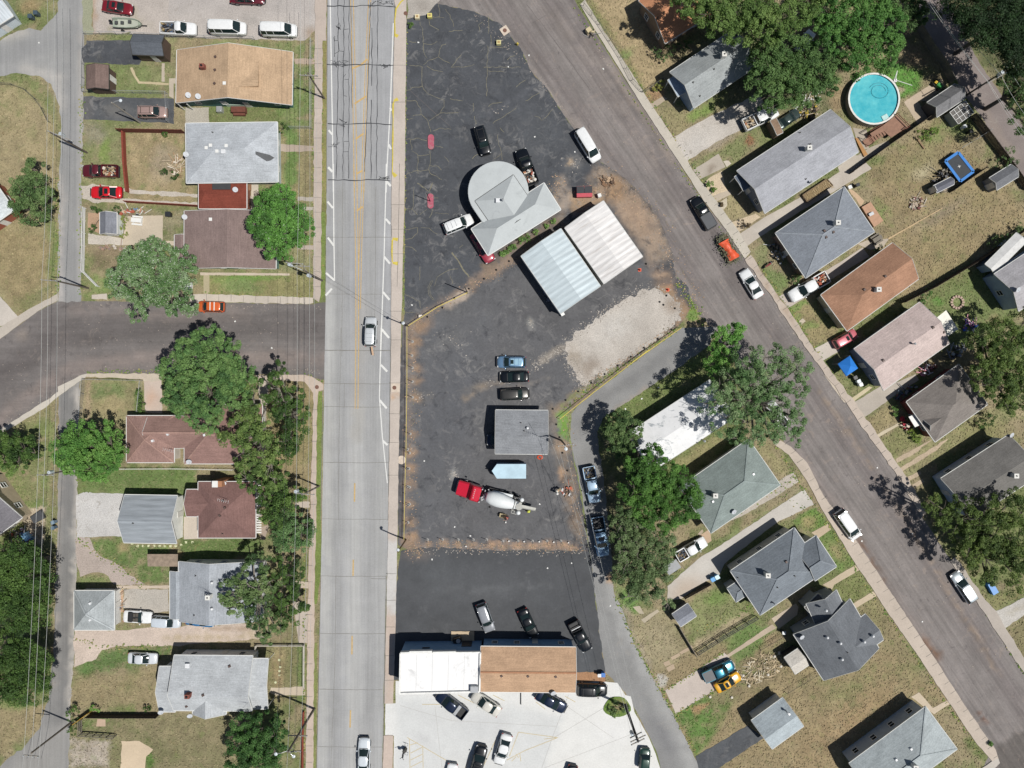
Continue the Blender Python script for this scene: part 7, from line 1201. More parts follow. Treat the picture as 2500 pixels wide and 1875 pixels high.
bs=[('round green bush at the corner of the weathered grey roof',px(M0,665,1105,40),1.4,GD),('green bush against the red dark fence',px(L0,1418,1150,18),.9,GD),('green bush beside the pile of broken boards',px(L0,1505,1512,34),1.0,GD),('weedy bush left of the broken boards pile',px(L0,1410,1490,26),.6,GD),('lime green bush beside the bottom left plank fence',px(L4,825,1145,36),1.2,['#5f9a2a','#86c83a']),('small bush against the long dark fence',px(L4,1265,1150,22),1.0,GD),('dark hedge bush at the alley corner of the bottom yard',px(L4,625,1200,50,620,1150,30,630,1340,35),1.6,GD),('yellow green bushes by the small grey shed',px(L1,1060,600,34,1075,480,26,1055,540,24),1.0,['#86963a','#a5b048']),('green bushes behind the small grey shed',px(L1,800,400,26,850,400,20,800,560,30,1010,400,36),1.1,GD),('bright shrub in the pale gravel bed',px(R1,1107,175,24),.9,['#5f8f28','#86b03a']),('smaller bright shrub in the pale gravel bed',px(R1,1137,225,16),.6,['#5f8f28','#86b03a']),('dark brown shrub on the round gravel bed',px(R1,1407,510,42),1.0,['#4a3c28','#6b5838']),('brown dried shrub in the oval bed',px(R1,1212,352,14),.4,['#6b5a3e','#8a7552']),('flowering bush at the fence corner by the grey house',px(R0,680,735,40,650,760,30),1.0,['#7f9a38','#b0a040']),('bushes along the wall of the round building',px(C1,1100,765,30,1150,745,26,1225,695,22,1030,825,24,1010,840,16),.7,GA),('weeds at the lower corner of the round building',px(C1,940,885,18,975,870,14),.5,GA),('leafy weeds near the metal building corner',px(C1,1380,598,18,1320,640,14),.5,GA),('bush on the street end of the taupe house',px(E2,1265,935,30,1285,965,26,1235,900,24),.9,['#6f8f2c','#a0b83c']),('bush beside the taupe house drive',px(E2,1090,700,26,1100,740,16),.8,GA),('rounded bushes behind the taupe house',px(E2,1880,800,60,1830,830,36,1920,770,40),1.6,GD),('bush in front of the brown hip roof house',px(R1,1840,1000,30,1860,975,22),1.2,GB),('dark bush behind the brown hip roof house',px(E1,985,730,34,950,750,26),1.6,GD),('vine bushes on the long right hand fence',px(E1,1960,680,50,2030,650,44,2110,590,44,2180,540,40),1.8,GB),('bush at the bend of the long right hand fence',px(E1,1370,1105,34),1.3,GA),('low bush below the fence bend',px(E1,1350,1180,26),.6,GA),('leafy bushes below the playhouse and small grey shed',px(E0,2080,1330,60,2020,1400,50,2110,1400,40),2.0,GB),('garden plants in the vegetable bed',px(E0,1320,1160,36,1400,1150,36,1440,1130,24,1380,1190,24),.8,['#5d8a2c','#9ab83c']),('weeds around the thin young tree by the brown wall',px(R0,640,460,40,700,490,40,760,430,40,860,400,50,920,380,34),1.6,GB),('hedge clump along the drive fence of the square lawn',px(L2,1220,640,34,1230,700,30,1200,560,24),1.2,GD),('flowery clump in the grass island',px(C4,1930,1080,30,1880,1150,26,2000,1150,30,1920,1190,30),.6,GB),('tiny bush beside the hydrant corner',px(C0,145,218,20),.6,GD),('bush by the last bottom right pavement corner',px(E4,1918,1452,14),.6,GA)]
for i,(l,p,h,c) in enumerate(bs): bush(l,p,h,c,60+i)

# ------------------------------------------------------------------ poles and wires
PW=plain('pole_wood','#6b6259',.9,var=.2);PWL=plain('pole_wood_grey','#9a958c',.9,var=.15);XF=plain('transformer_grey','#cfd8de',.4,.2);WIRE=plain('wire_light','#cfd0cc',.4,.3);WIRED=plain('wire_dark','#4a4c4e',.6);INS=plain('insulator','#c9d4dc',.3)
def up(p,h): return W(p,h)
def pole(label,base,h,arms=(),xf=(),lamp=(),mat=None,r=.15,cat='utility pole',name='utility_pole',group='utility poles'):
    b=W(base,0);t=thing(name,label,cat,(b.x,b.y,0),group);o=tuple(t.location)
    m=MB();m.tube((b.x,b.y,-.1),(b.x,b.y,h),r,r*.7,n=10);m.build('pole',mat or PW,t,o)
    for a,c,z in arms:
        p,q=W(a,z),W(c,z);m=MB();k=(p+q)/2;off=Vector((b.x-k.x,b.y-k.y,0));m.bar(p,q,.12,.12);m.tube(k,k+off if off.length<1.2 else k,.05)
        ar=m.build('crossarm',PWL,t,o);m=MB()
        for u in (.03,.35,.65,.97): w=p.lerp(q,u);m.tube((w.x,w.y,z+.05),(w.x,w.y,z+.28),.05,n=8)
        m.build('insulators',INS,ar,o)
    for p,z in xf:
        w=W(p,z);m=MB();m.tube((w.x,w.y,z-.5),(w.x,w.y,z+.45),.26,n=14);m.tube((w.x,w.y,z+.45),(w.x,w.y,z+.6),.05);m.bar((w.x,w.y,z),(b.x,b.y,z),.08,.1);m.build('transformer',XF,t,o)
    for p,z in lamp:
        w=W(p,z);m=MB();m.path([(b.x,b.y,z-.3),((b.x+w.x)/2,(b.y+w.y)/2,z+.05),(w.x,w.y,z)],.04);m.build('lamp_arm',METALG,t,o);m=MB();m.ball((w.x,w.y,z-.03),.26,12,6,sz=.4);m.build('lamp_head',plain('lamp_head','#d5dde2',.35),t,o)
    return t
GL='overhead wires of the left alley';GM='overhead wires beside the main road';GR_='overhead wires over the back alley';GX='service wires to the curved alley pole'
def wire(label,pts,group,r=.022,mat=None,sag=.25):
    P=[]
    for (a,ha),(b,hb) in zip(pts,pts[1:]):
        p,q=W(a,ha),W(b,hb)
        for k in range(8): t=k/8;w=p.lerp(q,t);w.z -= sag*4*t*(1-t);P.append(w)
    P.append(W(*pts[-1]));m=MB();m.path(P,r,5);return tag(m.build('overhead_wire',mat or WIRE),label,'wire',group)
pole('utility pole with a small transformer on the left alley above the maroon pickup',L0(752,1316),9.2,[(L0(418,1130),L0(632,1218),8.9)],[(L0(535,1160),8.2)])
pole('utility pole at the mouth of the left alley above the dark side street',L1(762,1072),9.4,[(L1(360,1000),L1(492,1010),9.1)],[])
pole('utility pole with a pale round transformer over the lower left alley',(203,1141),9.4,[(L2(325,1268),L2(465,1270),9.0)],[(L2(437,1245),8.4)])
pole('leaning dark utility pole at the bottom of the left alley',L4(618,1262),9.6,[(L4(205,1548),L4(338,1560),9.3)],[],mat=PW,r=.17)
pole('utility pole between the tan roofed house and the main road',M0(1030,848),9.3,[(M0(820,648),M0(975,655),9.0)],[],[])
pole('utility pole with a round transformer at the corner of the mauve roofed house',M1(1012,1005),9.6,[(M1(700,850),M1(850,865),9.3),(M1(790,880),M1(905,884),8.2)],[(M1(898,965),7.6),(M1(735,870),8.2)],r=.17)
pole('utility pole beside the main road pavement by the brown house',M3(985,305),9.3,[(M3(785,368),M3(945,380),9.0)],[(M3(790,350),8.6)])
pole('very tall utility pole with double lamps near the bottom of the main road',M4(945,1145),13.6,[(M4(720,1378),M4(885,1382),8.9),(M4(715,1520),M4(830,1512),12.2)],[],[(M4(612,1540),13.3),(M4(765,1560),13.3)],r=.2)
pole('lamp post standing on the black driveway beside the beige wagon',L0(1210,1058),8.2,[],[],[(L0(1037,865),8.3)],mat=PWL,cat='lamp post',name='lamp_post',group='lamp posts')
pole('thin dark lamp post at the upper left corner of the taped yard',C1(128,1505),8.0,[],[],[(C1(85,1478),7.6)],mat=BLACKM,r=.11,cat='lamp post',name='lamp_post',group='lamp posts')
pole('thin post in the middle of the yellow barrier line',C1(640,1215),7.5,[],[],[],mat=PW,r=.11,cat='pole',name='light_pole',group='lamp posts')
pole('brown lamp post at the lower left corner of the taped yard',C3(110,838),8.4,[],[],[(C3(40,928),8.3)],mat=plain('brown_pole','#7d6446',.7),r=.14,cat='lamp post',name='lamp_post',group='lamp posts')
pole('utility pole with a white crossarm and transformer beside the small office building',(1370,1075),9.2,[(C2(1420,1232),C2(1555,1215),9.0)],[(C2(1487,1255),8.4)])
pole('utility pole above the slatted frame next to the back alley',E0(1700,826),9.3,[(E0(1885,722),E0(2135,582),9.0)],[(E0(2005,632),8.6)])
pole('thick dark pole with many crossarms rising from the grass island',C4(2000,1118),11.6,[(C4(2045,1435),C4(2175,1375),11.2),(C4(2050,1460),C4(2165,1405),11.5),(C4(2040,1400),C4(2140,1350),10.6)],[(C4(2055,1360),9.0)],mat=plain('dark_pole','#3f3f40',.8),r=.24)
pole('black rod standing on the upper red painted island',C1(320,430),5.2,[],[],[],mat=BLACKM,r=.07,cat='pole',name='sign_post',group='lamp posts')
for a,b,c,d,e in [(L0(405,-100),L0(405,1140),L1(360,1000),L2(325,1268),L4(205,1548)),(L0(460,-100),L0(460,1150),L1(412,995),L2(380,1270),L4(272,1550)),(L0(530,-100),L0(530,1180),L1(492,1005),L2(465,1270),L4(338,1560))]:
    wire('pale overhead wire running along the left alley between the crossarms',[(a,9),(b,9),(c,9.1),(d,9),(e,9.3),((e[0]-22,1960),9)],GL)
for a,b,c,d,e,h in [(M0(820,-60),M0(822,648),M1(795,880),M3(788,368),M4(720,1380),9),(M0(905,-60),M0(900,650),M1(903,884),M3(890,374),M4(830,1380),9),(M0(968,300),M0(968,655),M1(945,890),M3(940,380),M4(882,1380),8.6)]:
    wire('pale overhead wire running along the left side of the main road',[(a,h),(b,h),(c,h-.6),(d,h),(e,h-.1),((e[0]-10,1960),h)],GM)
for a,b,c in [(M1(700,850),M3(690,300),M4(612,1540)),(M1(850,866),M3(845,360),M4(765,1560))]: wire('thin darker wire strung below the pale wires beside the main road',[((a[0]+2,-40),8.5),(a,8.6),(b,8),(c,9.5)],GM,.015,WIRED)
for a,b,c in [(E0(1340,-40),E0(1890,700),E0(2240,1240)),(E0(1390,0),E0(1905,712),E0(2250,1190)),(E0(1465,-20),E0(2010,650),E0(2260,1050)),(E0(1590,-20),E0(2085,605),E0(2300,900)),(E0(1685,0),E0(2135,585),E0(2320,830))]: wire('pale wire crossing the dark trees over the back alley',[(a,9),(b,9),(c,9)],GR_)
for a,b in [(C2(1475,1225),C4(2080,1400)),(C2(1545,1216),C4(2150,1380)),(C2(1330,1110),C3(1690,850)),(C2(1425,1232),C4(2060,1400))]: wire('thin wire slung down the curved alley from the office pole',[(a,9),(b,9.5 if b[1]>1500 else 3)],GX,.018)
wire('thin service wire from the left alley pole to the office building roof',[(C2(1420,1232),9),(C2(1235,1140),5)],GX,.015,WIRED)
wire('thin wire crossing the main road from the transformer pole to the yard corner',[(M1(905,884),8.2),(C1(90,1480),7.8)],GM,.014,WIRED)
# ------------------------------------------------------------------ fences
def fence(name,label,pts,h=1.1,kind='chain',mat=None,step=2.6,cat='fence',group='fences',open_=False,w=.05):
    P=[W(p) for p in pts];P=[Vector((p.x,p.y,0)) for p in P];c=P[0];t=thing(name,label,cat,tuple(c),group);o=tuple(c);mt=mat or METALG
    posts=[]
    for a,b in zip(P,P[1:]):
        n=max(1,round((b-a).length/step))
        for k in range(n): posts.append(a.lerp(b,k/n))
    posts.append(P[-1])
    for p in posts[:60]:
        m=MB()
        if kind=='chain': m.tube((p.x,p.y,0),(p.x,p.y,h+.05),.035,n=6)
        else: m.box((p.x,p.y,(h+.05)/2),(.1,.1,h+.05))
        m.build('post',mt,t,o)
    if kind=='chain':
        m=MB();m.path([p+Vector((0,0,h)) for p in P],.028,6);m.build('top_rail',mt,t,o)
        m=MB()
        for z in (.15,.4,.65,.9):
            if z<h: m.path([p+Vector((0,0,z)) for p in P],.008,4)
        m.build('wire_mesh',mt,t,o)
    elif kind=='rail':
        for z in (h,h*.62,h*.3):
            m=MB()
            for a,b in zip(P,P[1:]): m.bar(a+Vector((0,0,z)),b+Vector((0,0,z)),.07,.12)
            m.build('rail',mt,t,o)
    else:
        m=MB()
        for a,b in zip(P,P[1:]):
            L=(b-a).length;n=max(1,int(L/.16));u=(b-a)/L
            for k in range(n):
                p=a+u*(L*(k+.5)/n);hh=h-.02*((k*7) % 3);m.box((p.x,p.y,hh/2+.03),(.145,w,hh),math.atan2(u.y,u.x))
        m.build('boards',mt,t,o);m=MB()
        for a,b in zip(P,P[1:]): nn=Vector((-(b-a).y,(b-a).x,0)).normalized()*.06;m.bar(a+nn+Vector((0,0,h*.8)),b+nn+Vector((0,0,h*.8)),.05,.09);m.bar(a+nn+Vector((0,0,h*.3)),b+nn+Vector((0,0,h*.3)),.05,.09)
        m.build('rails',mt,t,o)
    return t
REDF=plain('red_stained_boards','#9a4a38',.85,var=.18,scale=2,fine=.25);DKF=plain('dark_boards','#5a4f45',.9,var=.2,fine=.3);GRB=plain('grey_boards','#8f887c',.9,var=.2,fine=.3);BKF=plain('black_fence_metal','#2c2e30',.6)
fence('board_fence','dark red board fence on the north side of the dry back yard',L0(1045,1140,1600,1150),1.7,'board',plain('dark_red_boards','#7c4034',.85,var=.2,fine=.25),w=.07)
fence('board_fence','bright red board fence dividing the yard from the parked red coupe',L0(1075,1145,1085,1400,1110,1660) , .9,'board',REDF,w=.28)
fence('board_fence','long low red board fence along the mauve roofed house yard',L1(1100,335,1440,355,1720,372),1.3,'board',REDF,w=.07)
fence('chain_link_fence','chain link fence around the front lawn of the tan roofed house',M0(740,1110,925,1112,928,360),1.2,group='chain link fences')
fence('chain_link_fence','chain link fence between the gravel lot and the tan roofed house',L0(745,300,1150,305,1500,330,2200,345),1.2,group='chain link fences');fence('chain_link_fence','chain link fence beside the alley at the patched roof shed',L0(748,300,735,560,735,800,1450,812,1462,1060),1.2,group='chain link fences')
fence('rail_fence','double pale rail fence beside the alley at the small grey shed',L1(742,385,738,600,732,930,860,1060),1.0,'rail',WHITE,2.4);fence('chain_link_fence','chain link fence around the square dry lawn at the side street',L2(705,820,735,445,1232,455,1205,720),1.1,group='chain link fences')
fence('chain_link_fence','pale fence line behind the brick coloured hip roof house',L2(960,1215,1500,1212,2020,1222),1.0,mat=WHITE,group='chain link fences');fence('rail_fence','pale rail fence around the porch lawn of the many gabled house',M4(450,680,450,592,862,592,860,960),.9,'rail',plain('pale_rail','#cfc9bc',.8),2.4)
fence('board_fence','long dark board fence below the dry side yard of the many gabled house',L4(780,1190,1380,1192),1.6,'board',DKF);fence('rail_fence','small grey slatted corral of boards at the bottom left yard',L4(715,1235,715,1350,1010,1370),1.3,'rail',GRB,1.2);fence('board_fence','red striped low fence by the pavement near the very tall pole',M4(858,1165,850,1400,848,1740),.7,'board',REDF,w=.12)
fence('board_fence','short yellow brown board fence at the alley corner of the bottom yard',L4(665,1255,790,1165),1.2,'board',plain('yellow_boards','#c29a3e',.8),w=.08)
fence('chain_link_fence','chain link fence curving along the edge of the tan field',L0(0,730,120,740,230,780,320,860,380,940,440,1060),1.0,mat=plain('dark_pipe','#6a6a62',.7),group='chain link fences')
fence('chain_link_fence','dark chain link fence inside the right pavement around the dry front yard',R0(15,55,150,220,330,500,430,700,520,800,545,800,700,690),1.1,mat=plain('dark_pipe','#6a6a62',.7),group='chain link fences')
fence('board_fence','tall weathered board fence along the back alley behind the pool',E0(1265,235,1380,420,1500,580,1560,720),1.8,'board',GRB);fence('board_fence','dark board fence along the back alley below the slatted frame',E0(1740,1010,1850,1150,2020,1380,2206,1640),1.7,'board',DKF)
fence('board_fence','long dark fence between the pool yard and the trampoline yard',E0(700,1500,1000,1280,1200,1140,1400,1000,1500,940),1.6,'board',DKF);fence('board_fence','long dark fence across the big back lawn to the right edge',E1(1140,1200,1400,1070,1800,830,2206,560),1.9,'board',DKF)
fence('chain_link_fence','fence from the slatted frame down to the playhouse',E0(1640,1290,1760,1220,1900,1130),1.0,group='chain link fences');fence('board_fence','fence between the trampoline and the small grey shed',E0(1560,1659,1700,1560,1840,1465),1.5,'board',DKF)
fence('board_fence','low dark board fence by the blue bins and the gravel drive',R4(880,185,980,130,1100,65),1.2,'board',DKF);fence('rail_fence','black rail fence along the back path of the blue grey house',R3(985,1560,1240,1400,1500,1250),1.4,'rail',BKF,2.2);fence('board_fence','board fence running down from the blue grey roofed shed',R3(830,1330,900,1450,978,1580),1.3,'board',GRB)
fence('chain_link_fence','wire fence from the cream shed house to the dark grey house corner',R4(1530,625,1720,515),.9,mat=BKF,group='chain link fences')
fence('chain_link_fence','wire fence beside the pale roofed garage lawn',R4(1750,1000,2040,830),.9,mat=BKF,group='chain link fences');fence('chain_link_fence','chain link fence from the brown house path to the street',L2(1965,640,2100,640),.9,group='chain link fences')
# yellow barrier rope around the yard on short posts
YT=plain('yellow_barrier','#e8d46a',.6,var=.08)
def barrier(label,pts,h=1.0,r=.04):
    P=[W(p,h) for p in pts];t=thing('yellow_barrier',label,'barrier',(P[0].x,P[0].y,0),'yellow barrier lines around the yard');o=tuple(t.location);m=MB();m.path(P,r,6);m.build('barrier_line',YT,t,o)
    for p in P: m=MB();m.tube((p.x,p.y,0),(p.x,p.y,h),.04);m.build('post',plain('post_steel','#8d8f8f',.5,.3),t,o)
barrier('yellow barrier line along the main road side of the yard',[C1(120,1505),C2(118,200),C2(118,700),C2(112,1080),C3(110,60),C3(98,450),C3(92,838)])
barrier('yellow barrier line slanting from the yard corner to the middle post',[C1(130,1500),C1(380,1340),C1(640,1215)],r=.055);barrier('yellow barrier line between the curved alley and the gravel pad',[C2(1435,1000),C2(1700,790),C2(2206,400),R2(440,295),R2(860,0)],r=.05)
# fence posts set in fresh concrete, and open post holes
SP=plain('post_steel_dark','#6b6e70',.5,.3);CT_=plain('fresh_concrete_collar','#a8a6a2',.85,var=.15,scale=4);first=None
posts=[M2(1790,120),M2(1785,240),M2(1790,345),M2(1790,465),M2(1790,600),M2(1770,915),M2(1765,1080),M2(1760,1215),M2(1765,1375),M2(1765,1520),C3(125,60),C3(125,225),C3(125,380),C3(128,540),C3(128,690)]+[C3(x,838) for x in (295,425,560,690,805)]+[C3(x,850) for x in (945,1075,1200,1325,1445)]
rnd=random.Random(3)
for i,p in enumerate(posts):
    w=W(p)
    if first is None:
        first=thing('fence_post','','fence post',(w.x,w.y,0),'steel fence posts set in fresh concrete');m=MB();m.tube((0,0,0),(0,0,1.9),.045,n=8);m.build('post',SP,first);m=MB()
        m.tube((0,0,.005),(0,0,.05),.26,.18,n=7);m.build('collar',CT_,first);o=first
    else: o=copy_tree(first);o.location=(w.x,w.y,0)
    o.rotation_euler=(0,0,rnd.uniform(0,6));o['label']='steel fence post in a pale concrete collar along the main road edge of the yard' if i<15 else 'steel fence post in a pale concrete collar along the lower edge of the yard'
HOLE=plain('dark_hole_cover','#17181a',.9);first=None
holes=[C1(998,945),C1(888,1020),C1(782,1097),C1(652,1182),C1(528,1265),C1(425,1345),C1(295,1425),C1(2178,968),C2(1485,836),C2(1595,762),C2(1708,687),C2(1822,612),C2(1934,537),C2(2048,461),C2(2160,385),R2(538,173),R2(655,97),R2(774,14),C2(1405,1045),C2(1433,1156),C2(1458,1290),C2(1500,1443),R1(555,862),R1(730,1135),R1(803,1245),C2(1375,912),C3(832,557),R1(705,1215),R1(672,1190)]
for i,p in enumerate(holes):
    w=W(p)
    if first is None: m=MB();m.tube((0,0,.0),(0,0,.12),.17,.15,n=10);o=first=tag(m.build('post_hole_cap',HOLE),'','post hole','black capped post holes')
    else: o=first.copy();COL.objects.link(o)
    o.location=(w.x,w.y,.02);o['label']='black capped post hole on the dirt line above the taped yard' if i<7 else 'black capped post hole beside the gravel pad and curved alley'
first=None;buckets=[C3(997,848),C3(1128,852),C3(1258,853),C3(1383,857),C3(1510,861),C3(628,893)]
for i,p in enumerate(buckets):
    w=W(p)
    if first is None: m=MB();m.tube((0,0,0),(0,0,.3),.10,.12,n=12);o=first=tag(m.build('bucket',WHITE),'','bucket','small white markers along the lower edge of the yard')
    else: o=first.copy();COL.objects.link(o)
    o.location=(w.x,w.y,.02);o['label']='small white marker standing between the steel posts at the lower yard edge'
# ------------------------------------------------------------------ people
SKIN=plain('skin','#c99a7c',.6);
def person(label,at,face,shirt,pants,hat='#f4f4f0',bend=0.0,arms=(0.5,0.3)):
    p=W(at);t=thing('person',label,'person',(p.x,p.y,.015),rz=face);r=random.Random(int(at[0]))
    def skin(name,V_,E_,R_,mat,sub=1):
        me=bpy.data.meshes.new(name);me.from_pydata(V_,E_,[]);me.materials.append(mat);o=bpy.data.objects.new(name,me);COL.objects.link(o);o.parent=t
        sm=o.modifiers.new('skin','SKIN');sm.use_smooth_shade=True;me.skin_vertices.new() if not me.skin_vertices else None
        for i,rr in enumerate(R_): me.skin_vertices[0].data[i].radius=(rr,rr)
        me.skin_vertices[0].data[0].use_root=True;ss=o.modifiers.new('sub','SUBSURF');ss.levels=sub;ss.render_levels=2;return o
    b=bend;hx=math.sin(b);hz=math.cos(b);T=lambda d,y=0: (d*hx,y,.95+d*hz)
    sl,sr=T(.48,.2),T(.48,-.2);aw=arms
    el=(sl[0]+.1+aw[0]*.15,.29,sl[2]-.27);er=(sr[0]+.1+aw[1]*.15,-.29,sr[2]-.27);hl=(el[0]+.22*aw[0]+.05,.26,el[2]-.2+aw[0]*.12);hr_=(er[0]+.22*aw[1]+.05,-.26,er[2]-.2+aw[1]*.12)
    V_=[(0,0,.95),T(.28),T(.48),T(.58),T(.68),T(.80),sl,el,hl,sr,er,hr_,(0,.1,.9),(.03,.12,.5),(0,.13,.08),(.12,.14,.05),(0,-.1,.9),(.03,-.12,.5),(-.02,-.13,.08),(.1,-.14,.05)]
    E_=[(0,1),(1,2),(2,3),(3,4),(4,5),(2,6),(6,7),(7,8),(2,9),(9,10),(10,11),(0,12),(12,13),(13,14),(14,15),(0,16),(16,17),(17,18),(18,19)]
    R_=[.13,.12,.12,.05,.085,.08,.06,.042,.03,.06,.042,.03,.085,.06,.04,.035,.085,.06,.04,.035]
    for s,h in ((1,hl),(-1,hr_)):
        k=len(V_);V_.append((h[0]+.06,h[1],h[2]-.03));E_.append((8 if s>0 else 11,k));R_.append(.035)
        for f in range(4): V_.append((h[0]+.13-.01*abs(f-1.5),h[1]+(f-1.5)*.022,h[2]-.07));E_.append((k,len(V_)-1));R_.append(.01)
        V_.append((h[0]+.09,h[1]-s*.05,h[2]-.04));E_.append((k,len(V_)-1));R_.append(.012)
    V_.append((T(.74)[0]+.10,0,T(.74)[2]-.02));E_.append((5,len(V_)-1));R_.append(.02)
    skin('body',V_,E_,R_,SKIN,1)
    sh=[T(.02),T(.28),T(.5),sl,(sl[0]*.4+el[0]*.6,sl[1]*.4+el[1]*.6,sl[2]*.4+el[2]*.6),sr,(sr[0]*.4+er[0]*.6,sr[1]*.4+er[1]*.6,sr[2]*.4+er[2]*.6)]
    skin('shirt',sh,[(0,1),(1,2),(2,3),(3,4),(2,5),(5,6)],[.16,.155,.15,.085,.065,.085,.065],plain('cloth_'+shirt[1:],shirt,.9))
    skin('trousers',[(0,0,.95),(0,.1,.88),(.03,.12,.5),(0,.13,.12),(0,-.1,.88),(.03,-.12,.5),(-.02,-.13,.12)],[(0,1),(1,2),(2,3),(0,4),(4,5),(5,6)],[.155,.11,.085,.07,.11,.085,.07],plain('cloth_'+pants[1:],pants,.9))
    c=T(.79);m=MB();m.ball((c[0],0,c[2]+.03),.135,14,8,sz=.8);m.tube((c[0],0,c[2]),(c[0],0,c[2]+.02),.2,n=18);m.build('hat',plain('hat_'+hat[1:],hat,.5),t,smooth=True)
    return t
person('person in a white hat standing beside the post hole near the yard pole',C3(1408,428),.6,'#d8d8d2','#4a4c52');person('person in khaki clothes bending beside the white hatted worker',C3(1435,398),3.6,'#b0a488','#8a8068',hat='#e8e4d8',bend=.9)
person('person in a yellow green safety vest at the mixer chute',C3(1172,592),2.2,'#d6e63a','#4a5258',hat='#e8ef6a',bend=.35,arms=(1,1));person('person in a red shirt beside the wheelbarrow below the mixer',C3(990,640),3.3,'#b8404a','#3c3e44',hat='#2c2c2e',bend=.5,arms=(1,1))
t=thing('wheelbarrow','tan wheelbarrow held below the mixer drum','wheelbarrow',tuple(W(C3(945,628))[:2])+(.015,),rz=2.9);m=MB();m.loft([[(-.35,-.25,.35),(.35,-.2,.35),(.35,.2,.35),(-.35,.25,.35)],[(-.55,-.4,.65),(.55,-.35,.6),(.55,.35,.6),(-.55,.4,.65)]],caps=False);m.box((0,0,.35),(.7,.45,.02));m.build('tray',plain('barrow_tan','#b5a888',.7),t)
m=MB();m.tube((.7,-.05,.2),(.7,.05,.2),.2,n=14);m.build('wheel',TYRE,t)
for sy in (-1,1): m=MB();m.tube((.7,sy*.08,.2),(-1.0,sy*.3,.6),.025);m.tube((-.25,sy*.22,.35),(-.35,sy*.25,0),.02);m.build('handle',WOOD,t)
m=MB();a,b=W(C3(975,645),.5),W(C3(970,690),.2);m.tube(a,b,.025);m.box(tuple(b),(.2,.22,.03));tag(m.build('shovel',WHITE),'pale handled shovel beside the wheelbarrow','shovel')
# ------------------------------------------------------------------ pool yard
c=W((2134,241),1.3);t=thing('swimming_pool','round above ground swimming pool filled with turquoise water','swimming pool',(c.x,c.y,0));R=63.5/S*(H-1.3)/H
def ring(r0,r1,z0,z1,n=40): m=MB();m.loft([[(r0*math.cos(2*math.pi*i/n),r0*math.sin(2*math.pi*i/n),z0),(r1*math.cos(2*math.pi*i/n),r1*math.sin(2*math.pi*i/n),z0),(r1*math.cos(2*math.pi*i/n),r1*math.sin(2*math.pi*i/n),z1),(r0*math.cos(2*math.pi*i/n),r0*math.sin(2*math.pi*i/n),z1)] for i in range(n+1)],caps=False);return m
ring(R-.12,R-.05,0,1.27).build('pool_wall',plain('pool_wall_tan','#8f8a80',.6),t);ring(R-.28,R,1.272,1.33).build('pool_rim',plain('pool_rim','#eceae4',.5),t)
m=MB();m.tube((0,0,.02),(0,0,.06),R-.13,n=48);m.build('pool_floor',plain('pool_liner','#5ccbdc',.6,var=.05,scale=.6),t)
ring(R-.14,R-.125,.06,1.27).build('pool_liner',plain('pool_liner','#5ccbdc',.6),t)
wm,nt,bs=nodes('pool_water');bs.inputs['Base Color'].default_value=(.30,.80,.86,1);bs.inputs['Roughness'].default_value=.03;bs.inputs['IOR'].default_value=1.33;bs.inputs['Transmission Weight'].default_value=1.0;bump(nt,bs,noise(nt,2.2,4,.6),.12,.1)
mx=nt.nodes.new('ShaderNodeMixShader');mx.inputs[0].default_value=.8;df=nt.nodes.new('ShaderNodeBsdfDiffuse');wc=mixrgb(nt,'MIX',ramp(nt,noise(nt,.5,5,.7),.35,.7),A('#52c8da'),A('#7fe6ee'));nt.links.new(wc,df.inputs[0]);nt.links.new(bs.outputs[0],mx.inputs[1]);nt.links.new(df.outputs[0],mx.inputs[2]);nt.links.new(mx.outputs[0],nt.nodes['Material Output'].inputs['Surface'])
m=MB();m.add([((R-.145)*math.cos(2*math.pi*i/48),(R-.145)*math.sin(2*math.pi*i/48),1.08) for i in range(48)],[tuple(range(48))]);m.build('water',wm,t)
m=MB();P=[]
for i in range(46): a=i*.2;r=.85+.012*i;P.append((.9+r*math.cos(a)*1.2,1.3+r*math.sin(a),1.10))
m.path(P,.035,5);tag(m.build('pool_hose',plain('hose_teal','#1f7f92',.5),None),'coiled teal cleaning hose floating in the round pool','hose').location=(c.x,c.y,0)
m=MB();q=W(E0(1010,1010),1.2);m.box((q.x,q.y,1.15),(1.0,.8,.12),.5);tag(m.build('pool_float',plain('float_pale','#bfe3e0',.5)),'pale float at the lower rim of the round pool','float')
m=MB();q=W(E0(1100,690),1.4);m.path([(q.x,q.y,1.4),(q.x+2.6,q.y-.9,1.5)],.05);m.path([(q.x,q.y,1.4),(q.x,q.y+1.3,1.9),(q.x-.2,q.y+.2,1.5)],.05);m.box((q.x,q.y,.7),(.5,.5,1.3));tag(m.build('pool_ladder',WHITE),'white pool ladder and pole at the upper right rim of the pool','ladder')
t=thing('wooden_deck','reddish wooden deck with steps below the round pool','deck',tuple(W(E0(1060,1110))[:2])+(0,));o=tuple(t.location);DK=plain('deck_boards','#a37d68',.85,var=.15,scale=2,fine=.2)
q=[W(p,1.1) for p in E0(1105,990,1205,1095,1060,1185,1000,1130,900,1180,880,1150,985,1085)];m=MB();m.prism([(a.x,a.y) for a in q],.98,1.1);extra(t,o,'deck_floor',m,DK)
for k in range(6):
    a,b=W(E0(885+0*k,1180),.5),W(E0(1010,1115),.9);w=W(E0(1005-k*22,1125+k*13),.9-k*.15);m=MB();m.box((w.x-.25,w.y-.3,.95-k*.16),(.34,1.15,.07),rad(33));extra(t,o,'step',m,DK)
q=[W(p,.15) for p in E0(815,1215,870,1180,905,1230,850,1268)];m=MB();m.prism([(a.x,a.y) for a in q],.05,.15);extra(t,o,'landing',m,DK)
